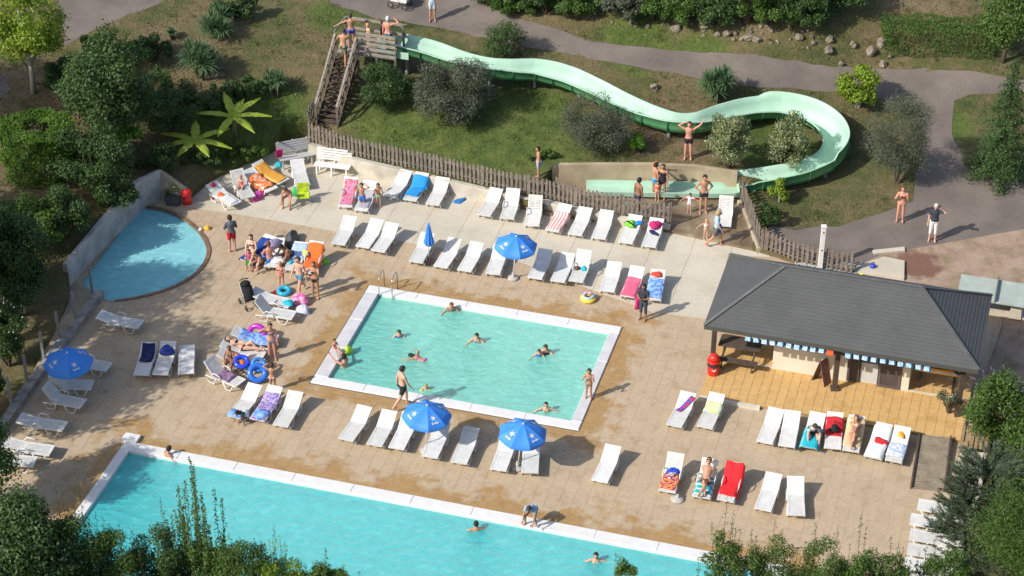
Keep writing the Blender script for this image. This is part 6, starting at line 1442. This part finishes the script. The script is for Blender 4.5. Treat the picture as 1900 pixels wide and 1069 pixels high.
def banana(px, py, label, spec, h0):
    p = T(px, py); root = thing('banana_plant', label, 'plant', p); MB().tube([(0, 0, -.1), (.03, 0, h0 * .6), (0, 0, h0)], [.12, .09, .05], 8).build('stem', plain('banana_stem', (.14, .15, .06), .8, .3, 5), root, True)
    for an, L_, el in spec:
        b = MB(); an = R(an); d = Vector((math.cos(an), math.sin(an), 0)); sd = Vector((-math.sin(an), math.cos(an), 0)); n = 9; rows = []
        for k in range(n):
            f = k / (n - 1); q = Vector((0, 0, h0)) + d * 1.45 * L_ * f * math.cos(el * (1 - .3 * f)) + Vector((0, 0, L_ * (math.sin(el) * f - .38 * f * f))); w = .185 * (math.sin(math.pi * min(1, f * .9 + .12)) ** .7) * (1 + .12 * math.sin(k * 2.6))
            rows.append([q - sd * w + Vector((0, 0, -.04)), q + Vector((0, 0, .03)), q + sd * w + Vector((0, 0, -.04))])
        for k in range(n - 1):
            o_ = len(b.v); b.v += [tuple(x) for x in rows[k] + rows[k + 1]]; b.f += [(o_, o_ + 1, o_ + 4, o_ + 3), (o_ + 1, o_ + 2, o_ + 5, o_ + 4)]
        b.build('leaf', LM['banana'], root, True)
def conifer(loc, h, rb, kind, label, n=14000, size=.14):
    root = thing('conifer_tree', label, 'tree', loc); rs = np.random.default_rng(int(loc[0] * 10) + 5); P_ = []; Nn = []
    nb = 90
    for k in range(nb):
        f = (k + .5) / nb; z = h * (.04 + .93 * f); L_ = rb * (1 - f) ** .95 * rs.uniform(.75, 1.12) + .12; an = k * 2.4 + rs.uniform(-.3, .3); m = max(30, int(n / nb * (1 - f) * 1.9)); u = rs.uniform(.1, 1, m) ** .7
        c = np.stack([np.cos(an) * L_ * u, np.sin(an) * L_ * u, z - .32 * L_ * u ** 1.6 + 0 * u], 1); P_.append(c + rs.normal(0, 1, (m, 3)) * np.array([.17, .17, .10]) * (.35 + .65 * L_ / rb)); Nn.append(np.tile([np.cos(an) * .5, np.sin(an) * .5, .8], (m, 1)))
    P_ = np.concatenate(P_); Nn = np.concatenate(Nn); obj('crown', leaves_mesh('crown', P_, Nn, size, LM[kind], .3, .6, rs), root); MB().tube([(0, 0, -.2), (0, 0, h * .96)], [.16, .02], 8).build('trunk', bark, root); return root
def hedge(p, rz, L_, wd, h, kind, label, n=9000, size=.085, hollow=False):
    root = thing('hedge', label, 'hedge', p, rz); rs = np.random.default_rng(n); q = rs.uniform(-1, 1, (n, 3)); ax = rs.choice(3, n, p=[.2, .35, .45]); sg = np.where(rs.uniform(0, 1, n) < .5, -1, 1)
    q[np.arange(n), ax] = sg * (1 - .16 * rs.uniform(0, 1, n) ** 1.5); top = (ax == 2); q[top, 2] = np.abs(q[top, 2]); nr = np.zeros((n, 3)); nr[np.arange(n), ax] = sg; 
    wob = 1 + .07 * np.sin(q[:, 0] * 7 + q[:, 2] * 3) + .05 * np.cos(q[:, 1] * 9 + q[:, 0] * 4)
    pts = q * np.array([L_ / 2, wd / 2, h / 2]) * wob[:, None]; pts[:, 2] += h / 2
    obj('foliage', leaves_mesh('foliage', pts, nr, size, LM[kind], .5, .6, rs), root); return root

# --- slope above the pool
tree(T(62, 172), 1.5, 1.75, 1.6, 2.3, 'lime', 'yellow-green young tree with a pale trunk at the top left corner', 15000, .12, 44, birch)
def drum(px, py, wpx, h, kind, label):
    p = T(px, py); s = FPX / math.hypot(p.y - CAM_Y, CAM_H - p.z); a = wpx / 2 / s; root = thing('clipped_bush', label, 'bush', p); rs = np.random.default_rng(3); n = 24000
    th = rs.uniform(0, 2 * math.pi, n); top = rs.uniform(0, 1, n) < .35; r = np.where(top, np.sqrt(rs.uniform(.12, 1, n)), 1 - .14 * rs.uniform(0, 1, n)) * a; z = np.where(top, h * (1 + .05 * np.sin(th * 3)) - rs.uniform(0, .15, n), rs.uniform(0, 1, n) * h)
    wob = 1 + .06 * np.sin(5 * th + z * 3) + .05 * np.sin(9 * th - z * 5); pts = np.stack([np.cos(th) * r * wob, np.sin(th) * r * wob, z], 1); nr = np.where(top[:, None], np.array([[0, 0, 1.]]), np.stack([np.cos(th), np.sin(th), 0 * th], 1))
    obj('foliage', leaves_mesh('foliage', pts, nr, .10, LM[kind], .5, .6, rs), root); MB().tube([(0, 0, -.2), (0, 0, h * .9)], [.14, .08], 8).build('trunk', bark, root)
LM['hedge'] = leafmat('clipped_hedge_leaves', [(.05, .11, .012), (.085, .18, .02), (.14, .24, .03)], .3)
drum(78, 318, 132, 2.1, 'hedge', 'bright green clipped drum-shaped bush with a hollow top at the left')
bush(226, 285, 235, 168, 'dark', 'big dark green bush on the shaded slope above the children\'s pool', 16000, .12, 44, trunk=.25)
bush(235, 300, 80, 88, 'bright', 'small yellow-green shrub at the foot of the big dark bush', 1800, .12, 12)
bush(325, 262, 110, 140, 'dark', 'dark low bush right of the yellow-green shrub', 3000, .10, 18)
bush(180, 375, 150, 170, 'dark', 'dark bush standing behind the top of the concrete wall', 7500, .10, 22)
bush(150, 230, 110, 110, 'dark', 'dark bush between the young tree and the big dark bush', 3500, .10, 22)
bush(180, 120, 60, 70, 'mid', 'mid green shrub beside the young tree', 1800, .10, 12)
bush(150, 185, 50, 60, 'autumn', 'rusty shrub under the young tree', 1200, .09, 10)
for (x, y, w, h_, lb) in ((300, 205, 120, 80, 'added dark shrub standing for shade right of the big dark bush'), (385, 215, 130, 62, 'added low dark shrub standing for shade between the large yucca and the banana plants'), (285, 120, 90, 60, 'added dark shrub standing for shade above the big dark bush by the car park'), (118, 175, 90, 70, 'added dark shrub standing for shade between the young tree and the clipped bush'), (455, 190, 90, 50, 'added low green shrub standing for shade left of the soft green yucca'), (300, 322, 110, 60, 'added dark shrub standing for shade just above the corner of the concrete walls'), (215, 395, 110, 80, 'added dark shrub standing for shade against the middle of the concrete wall')):
    bush(x, y, h_, w, 'dark', lb, 3200, .10, 20)  # shrubs added in dark leaves to stand in for the shaded ground
yucca(378, 142, 100, 80, 'large yucca clump in the upper left of the slope', 7, 90)
yucca(405, 68, 90, 62, 'yucca clump at the top edge left of the stairs', 6, 80)
yucca(322, 72, 34, 34, 'small yucca on the dry slope at the top left', 3, 45)
bush(440, 40, 60, 110, 'dark', 'dark bush at the top edge behind the yuccas', 3500, .1, 16)
yucca(516, 175, 70, 66, 'soft green yucca on the slope left of the stairs', 5, 70)
banana(437, 268, 'larger banana plant with broad yellow-green leaves', [(115, 1.1, 1.15), (35, 1.1, .85), (-8, 1.2, .5), (170, 1.2, .35), (-50, 1.1, .3), (-110, 1.0, .2), (60, .8, 1.1)], 1.35)
banana(366, 292, 'smaller banana plant left of the larger one', [(160, 1.15, .35), (95, .85, 1.0), (-20, 1.15, .3), (-60, 1.0, .3), (-120, .9, .2), (20, 1.1, .6), (200, .9, .3)], .85)
bush(460, 300, 45, 130, 'mid', 'low green ground plants behind the top-left loungers', 2600, .08, 18, name='ground_plants', cat='plant')
bush(370, 312, 40, 110, 'dark', 'dark undergrowth by the end of the ochre wall', 2200, .09, 14, name='ground_plants', cat='plant')
bush(712, 205, 104, 100, 'dark', 'round dark green bush right of the stairs', 11000, .085, 26, wid=.35)
bush(845, 240, 138, 185, 'grey', 'wide grey-green bush in front of the upper slide', 18000, .095, 40, wid=.3)
bush(942, 120, 92, 96, 'dark', 'rosemary-like bush between the slide and the road', 4500, .085, 24, wid=.3)
bush(1108, 293, 124, 168, 'grey', 'grey-blue bush below the middle of the slide', 13000, .075, 34, wid=.3)
bush(1190, 288, 42, 60, 'bright', 'small bright green plant right of the grey-blue bush', 900, .1, 8)
bush(1000, 298, 26, 80, 'mid', 'low green growth above the splash wall', 1300, .08, 12, name='ground_plants', cat='plant')
yucca(1332, 186, 88, 86, 'yucca clump between the slide and the road', 7, 95)
bush(1352, 318, 122, 90, 'pale', 'rounded pale variegated bush right of the man with raised arms', 5200, .085, 24, wid=.55)
bush(1462, 322, 118, 92, 'pale', 'pale variegated bush inside the bend of the slide', 5200, .085, 24, wid=.55)
bush(1592, 208, 90, 86, 'lime', 'glossy yellow-green bush at the road edge', 4200, .11, 20, wid=.6)
bush(1662, 348, 176, 130, 'grey', 'tall soft dark bush between the slide bend and the road', 16000, .075, 38, wid=.28)
bush(1446, 378, 52, 44, 'lime', 'small yellow-green shrub under the end of the slide', 1000, .09, 9)
bush(1425, 425, 60, 50, 'dark', 'dark shrub behind the curved picket fence', 1500, .08, 12)
c_ = T(1852, 328); conifer(c_, 5.5, 1.3, 'dark', 'tall dark conifer right of the road', 15000, .13)
tree(T(1860, 115), 1.0, 1.5, 1.4, 1.6, 'mid', 'leafy green tree at the top right corner', 7000, .12, 30)
tree(T(1385, 40), 1.7, 3.0, 1.7, 1.5, 'mid', 'wide green tree over the rocky bank at the top edge', 20000, .12, 60)
q0, q1 = T(1640, 92), T(1825, 96); d_ = q1 - q0; hedge((q0 + q1) / 2 + Vector((.25, .3, 0)), math.atan2(d_.y, d_.x), d_.length + .5, 1.7, 1.15, 'mid', 'thick block-shaped hedge beyond the road at the top right', 13000, .085)
for (x, y, w, h_, kd, lb) in ((960, 32, 110, 50, 'mid', 'ivy-like bush left of the road bank at the top'), (1070, 36, 120, 56, 'mid', 'dense bush in the middle of the top edge'), (1160, 44, 90, 60, 'grey', 'grey-green bush at the top edge left of the rocks'), (1260, 52, 90, 60, 'mid', 'green bush on the rocky bank'), (1470, 40, 90, 70, 'dark', 'dark bush in the shade right of the wide tree'), (1545, 36, 140, 90, 'dark', 'very dark bush at the top edge'), (905, 18, 90, 50, 'mid', 'leafy bush at the left end of the bank planting'), (1015, 34, 90, 50, 'dark', 'dark bush between the ivy-like and the dense bush'), (1212, 46, 80, 52, 'mid', 'green bush just left of the bank rocks'), (1325, 52, 100, 56, 'dark', 'dark bush under the left side of the wide tree'), (1425, 56, 110, 60, 'mid', 'mid green bush under the right side of the wide tree'), (1500, 56, 90, 58, 'dark', 'dark low bush between the rocks and the very dark bush')):
    bush(x, y, h_ * 1.3, w * 1.2, kd, lb, 6500, .10, 28)
# --- right side and bottom
rb = bush(1842, 838, 165, 140, 'mid', 'green bush with purple flower spikes at the right end of the bar', 7500, .10, 36, ground=.0)
def spikes(rt, n, mat, nm, L_=.18):
    root, a, b_, c, rs = rt; b = MB()
    for k in range(n):
        d = unit(1, rs)[0]; d[2] = abs(d[2]) * .8 + .1; q = Vector((d[0] * a, d[1] * b_, c * .95 + d[2] * c)) ; e = q + Vector((d[0], d[1], .5)).normalized() * L_; b.tube([q, q.lerp(e, .5), e], [.022, .020, .006], 5)
    tag(b.build(nm, mat, root), kind='stuff')
spikes(rb, 34, LM['purple'], 'flowers', .13)
bush(1760, 860 - 90, 60, 50, 'grey', 'thin twiggy plant at the edge of the ochre terrace', 500, .08, 8, ground=.1)
def pine(px, py, label):
    root = thing('pine_tree', label, 'tree', G(px, py, -.4)); rs = np.random.default_rng(9); P_ = []; D_ = []
    for k in range(170):
        an = rs.uniform(0, 6.28); z = rs.uniform(.5, 4.2); L_ = (1.65 - z * .22) * rs.uniform(.7, 1.1); e0 = np.array([0, 0, z]); 
        for j in range(5):
            an2 = an + rs.normal(0, .45); dd = np.array([np.cos(an2), np.sin(an2), .55]); st = e0 + np.array([np.cos(an), np.sin(an), .1]) * L_ * (.35 + .13 * j)
            m = 70; u = rs.uniform(0, .5, m); P_.append(st + dd * u[:, None]); D_.append(np.tile(dd, (m, 1)))
    P_ = np.concatenate(P_); D_ = np.concatenate(D_); n = len(P_); q = D_ + rs.normal(0, .55, (n, 3)); q /= np.linalg.norm(q, axis=1)[:, None]; sd = np.cross(q, rs.normal(0, 1, (n, 3))); sd /= np.linalg.norm(sd, axis=1)[:, None]
    v = np.stack([P_ - sd * .009, P_ + sd * .009, P_ + q * .13 + sd * .003, P_ + q * .13 - sd * .003], 1).reshape(-1, 3); obj('crown', arrays_mesh('crown', v, np.arange(4 * n).reshape(n, 4), LM['blue']), root)
    MB().tube([(0, 0, -.5), (.05, 0, 3.6)], [.16, .04], 8).build('trunk', bark, root)
pine(1805, 1045, 'blue-green pine with upright shoots over the right-edge loungers')
tree(G(1895, 1130, -.6), 1.6, 2.1, 1.8, 2.0, 'mid', 'green feathery tree at the lower right corner', 34000, .095, 90, wid=.25)
tree(G(1930, 970, -.3), .9, 1.7, 1.6, 1.7, 'mid', 'green tree at the right edge behind the pine', 9000, .10, 34)
bush(1860, 905, 70, 90, 'dark', 'dark grassy bush under the short picket fence', 2600, .09, 14, ground=-.3)
def Bk(px, py):                       # where the line of sight meets the added unseen bank before the big pool
    zs = np.arange(5.0, 16, .05); P_ = np.array([tuple(G(px, py, z)) for z in zs]); k = np.nonzero(heights(P_[:, :2]) >= zs)[0]
    return G(px, py, float(zs[k[0]]) - .1 if len(k) else 8.0)
def shoots(px, py, z0, n, wd, h, kind, label, leaf=.07, perm=60, name='shrub', spread=.25, base_n=5000, bf=.42):
    q_ = Bk(px, py); root = thing(name, label, 'shrub', q_); root.scale = (56 * math.hypot(q_.y - CAM_Y, CAM_H - q_.z) / FPX,) * 3; rs = np.random.default_rng(int(px + n)); P_ = []; b = MB()
    for k in range(n):
        x, y = rs.normal(0, wd * .42), rs.normal(0, wd * .3); hh = h * rs.uniform(.5, 1.05) * (1 - min(.5, abs(x) / wd * .6)); tx, ty = x * (1 + spread) + rs.normal(0, .1), y + rs.normal(0, .1)
        u = np.linspace(.25, 1, perm); w_ = (.12 * (1 - u) + .05) * rs.uniform(.3, 1.2, perm); th = rs.uniform(0, 6.28, perm); P_.append(np.stack([x + (tx - x) * u + w_ * np.cos(th), y + (ty - y) * u + w_ * np.sin(th), hh * u], 1)); b.tube([(x, y, 0), (tx, ty, hh)], [.014, .004], 4)
    P_ = np.concatenate(P_); nr = np.tile([0, 0, .6], (len(P_), 1))
    if base_n:
        cen, rad = blobs(wd * (.9 if bf > .3 else 1.3), wd * .6, h * bf, 34, rs); rad = np.maximum(rad, .25 * wd); cen[:, 2] += h * bf; q, qn = cloud(cen, rad, base_n, .4, .9, rs); P_ = np.concatenate([P_, q]); nr = np.concatenate([nr, qn])
    obj('foliage', leaves_mesh('foliage', P_, nr, leaf, LM[kind], .45, .9, rs), root); b.build('stem', bark, root)
shoots(385, 1135, -.8, 52, 1.35, 6.3, 'mid', 'tall shrub with long leafy shoots standing in front of the big pool', .10, 150, base_n=12000, bf=.26)
shoots(1335, 1140, -.9, 24, .85, 4.6, 'mid', 'slim leafy shrub whose tip overlaps the right end of the big pool', .085, 60, base_n=6500)
shoots(1430, 1150, -.9, 28, 1.2, 4.5, 'mid', 'leafy shrub right of the slim one at the bottom edge', .085, 55, base_n=9000)
shoots(1520, 1150, -.9, 28, 1.2, 4.3, 'mid', 'widest leafy shrub in the middle of the lower right edge', .08, 55, base_n=9000)
shoots(1585, 1150, -.9, 20, 1.1, 4.0, 'mid', 'green shrub just right of the widest lower right shrub', .085, 55, base_n=9000)
shoots(1380, 1150, -.9, 18, .9, 4.1, 'dark', 'darker shrub between the slim shrub and the next one', .085, 55, base_n=7000)
shoots(1640, 1150, -.9, 20, 1.0, 3.9, 'mid', 'leafy shrub left of the right-edge loungers at the bottom', .085, 55, base_n=6000)
shoots(1155, 1150, -.9, 14, .75, 3.2, 'mid', 'single shrub tip below the woman in the big pool', .085, 50, base_n=5000)
shoots(1740, 1140, -.9, 18, 1.1, 3.8, 'mid', 'pale leafy shrub under the pine at the bottom edge', .085, 50, base_n=9000)
_t = tree(Bk(35, 1165), 1.5, 2.5, 2.0, 2.1, 'dark', 'large dark tree at the bottom left corner', 40000, .12, 80); _t.scale = (.84,) * 3
tree(G(-20, 980, -.6), 1.7, 1.6, 1.4, 2.0, 'mid', 'leafy tree at the left edge over the low loungers', 18000, .12, 44)
bush(15, 1120, 150, 120, 'lime', 'blurred yellow-green bush in the bottom left corner', 3500, .12, 18, ground=4.0)
bush(40, 595, 220, 150, 'dark', 'dark hedge-like bush left of the children\'s pool wall', 14000, .11, 44)
bush(60, 470, 120, 160, 'mid', 'bush with yellow-green sprays at the left edge', 6000, .14, 30, wid=.35)
rb = bush(18, 685, 140, 100, 'dark', 'dark shrub dotted with white blossoms at the left edge', 8000, .09, 30); spikes(rb, 40, LM['white'], 'flowers', .06)
rb = bush(-22, 775, 150, 80, 'dark', 'dark shrub with a few white flowers behind the boundary wall', 6000, .09, 24); spikes(rb, 40, LM['white'], 'flowers', .06)
bush(5, 580, 200, 130, 'dark', 'dark green bush at the very left edge', 7000, .1, 30)
bush(125, 450, 110, 100, 'dark', 'dark bush just behind the top of the concrete wall', 5000, .1, 24)
rt = bush(0, 0, 60, 60, 'mid', 'green plant growing in the square planter', 700, .07, 8, stems=False); rt[0].location = PLANTER.location + Vector((0, 0, .3)); rt[0].scale = (.5, .5, .5)
for (x, h_, w, kd, lb) in ((165, 5.2, 1.5, 'dark', 'dark dense shrub beside the bottom left corner tree'), (225, 4.4, 1.3, 'mid', 'mid green shrub in the bottom left hedge, left of the tall shoots'), (300, 4.3, 1.3, 'dark', 'dark shrub just left of the tall leafy shoots'), (455, 3.9, 1.3, 'mid', 'bushy green shrub just right of the tall leafy shoots'), (525, 3.2, 1.2, 'lime', 'yellowish low shrub at the bottom edge'), (600, 2.7, 1.2, 'mid', 'low green shrub at the right end of the bottom left hedge'), (120, 5.0, 1.4, 'mid', 'green shrub in front of the bottom left corner tree')):
    shoots(x, 1150, 0, 18, w, h_ * 1.17, kd, lb, .085, 60, base_n=15000)
# tall trees standing just outside the left edge, whose shade falls over the kids' pool and the left deck
tree((-21.8, -5.4, hz(-21.8, -5.4)), 4.2, 2.3, 2.3, 2.3, 'dark', 'tall broad tree beyond the left edge, lower down the boundary', 11000, .2, 44)
tree((-21.6, -4.0, hz(-21.6, -4.0)), 6.6, 2.2, 2.2, 2.0, 'dark', 'tallest tree beyond the left edge of the deck', 8000, .2, 40)
for k, (px, py, th, a, c, lab) in enumerate(((-230, 700, 5.0, 2.6, 3.0, 'tall broad tree beyond the left edge, nearest the boundary wall'), (-330, 560, 4.5, 2.6, 2.9, 'tall broad tree beyond the left edge, level with the concrete wall'), (-300, 350, 4.2, 2.4, 2.6, 'tall broad tree beyond the left edge, up the slope'))):
    p = G(px, py); tree((p.x, p.y, hz(p.x, p.y)), th, a, a, c, 'dark', lab, 9000, .2, 50)
# weeds on the slope
def weeds():
    rs = np.random.default_rng(44); P_ = []; Nn = []; m = 0
    while m < 420:
        x, y = rs.uniform(-24, 26), rs.uniform(9, 30)
        if any(pip((x, y), q) for q in (DECK, SPLASH, ROAD, LOT, LOT2, DIRT)): continue
        r = rs.uniform(.1, .42); k = int(40 * r / .2); d = unit(k, rs); d[:, 2] = np.abs(d[:, 2]); P_.append(np.array([x, y, hz(x, y) + .02]) + d * np.array([r, r, r * .45]) * rs.uniform(.3, 1, (k, 1))); Nn.append(d); m += 1
    return leaves_mesh('weeds', np.concatenate(P_), np.concatenate(Nn), .075, leafmat('weed_leaves', [(.05, .09, .02), (.10, .16, .03), (.16, .18, .05), (.24, .18, .09)], .3), .4, .7, rs)
tag(obj('weeds', weeds()), kind='stuff')
# --- rocks
def rock_mesh(seed):
    b = MB(); b.sphere((0, 0, 0), 1, 9, 6); rr_ = random.Random(seed); k = [rr_.uniform(0, 6) for _ in range(6)]
    b.v = [tuple(Vector(v) * (1 + .22 * math.sin(v[0] * 3 + k[0]) + .18 * math.sin(v[1] * 4 + k[1]) + .15 * math.cos(v[2] * 5 + k[2] + v[0] * 2))) for v in b.v]; return b.mesh('rock', plain('lichened_rock', (.21, .18, .135), .9, .4, 4, .6))
rm_ = [rock_mesh(s) for s in range(5)]; rk_ = random.Random(3)
bank = thing('rock_bank', 'row of rough grey-brown rocks embedded in the bank under the trees at the top', 'rocks', T(1300, 60))
for k in range(60):
    f = rk_.random(); x = 1130 + f * 420; y = 34 + f * 46 + rk_.uniform(-20, 16); p = T(x, y); s = rk_.uniform(.04, .10) * (2 if rk_.random() < .2 else 1); o = obj('rock', rm_[k % 5], bank, p - bank.location + Vector((0, 0, s * .3))); o.scale = (s * 1.3, s, s * .8); o.rotation_euler = (rk_.uniform(0, 1), 0, rk_.uniform(0, 6))
for k, (x, y, s, lb) in enumerate(((1388,72,.22,'pale twin-topped boulder near the middle of the bank'), (1403,76,.2,'second pale boulder right beside the twin-topped one'), (1362,75,.1,'small pale stone left of the pale boulders'), (1538,98,.26,'large boulder on the bank beyond the road'), (1583,86,.2,'boulder right of the large one on the bank'), (1615,98,.27,'boulder with a dark hollow below the hedge'), (1634,82,.24,'boulder at the left end of the thick hedge'), (1650,108,.13,'small stone under the thick hedge'), (1638,122,.2,'pale boulder right at the road edge'), (1561,121,.16,'pale stone at the road edge behind the glossy bush'), (1848,342,.1,'small pale stone at the foot of the conifer'), (1214,165,.2,'flat pinkish stone on the dry slope above the slide'))):
    o = obj('boulder', rm_[k % 5]); o.location = T(x, y) + Vector((0, 0, s * .35)); s *= .8; o.scale = (s * 1.25, s, s * .85); o.rotation_euler = (.2 * k, 0, k); tag(o, lb, 'rock')
# --- grass and weeds on the slope (uncountable)
n = 60000; xs = rng.uniform(-26, 27, n); ys = rng.uniform(8, 31, n); ok = ~inpoly(xs, ys, DECK) & ~inpoly(xs, ys, SPLASH) & ~inpoly(xs, ys, ROAD) & ~inpoly(xs, ys, LOT) & ~inpoly(xs, ys, DIRT)
den = np.sin(xs * .9 + ys * .4) + np.cos(ys * 1.3 - xs * .5) + np.sin(xs * 2.3) * .5 + rng.normal(0, .7, n); ok &= den > -.1
xs, ys, den = xs[ok], ys[ok], den[ok]; n = len(xs); z = heights(np.c_[xs, ys]) + np.sin(xs * 2.1) * np.cos(ys * 1.7) * .03
an = rng.uniform(0, 6.28, n); h_ = rng.uniform(.04, .15, n); w_ = rng.uniform(.012, .03, n); lx, ly = rng.normal(0, .05, n), rng.normal(0, .05, n)
v = np.stack([np.c_[xs - w_ * np.cos(an), ys - w_ * np.sin(an), z - .01], np.c_[xs + w_ * np.cos(an), ys + w_ * np.sin(an), z - .01], np.c_[xs + lx, ys + ly, z + h_]], 1).reshape(-1, 3)
tag(obj('grass', arrays_mesh('grass', v, np.arange(3 * n).reshape(n, 3), leafmat('slope_grass', [(.06, .09, .02), (.11, .13, .04), (.20, .17, .08), (.28, .22, .12)], .3))), kind='stuff')
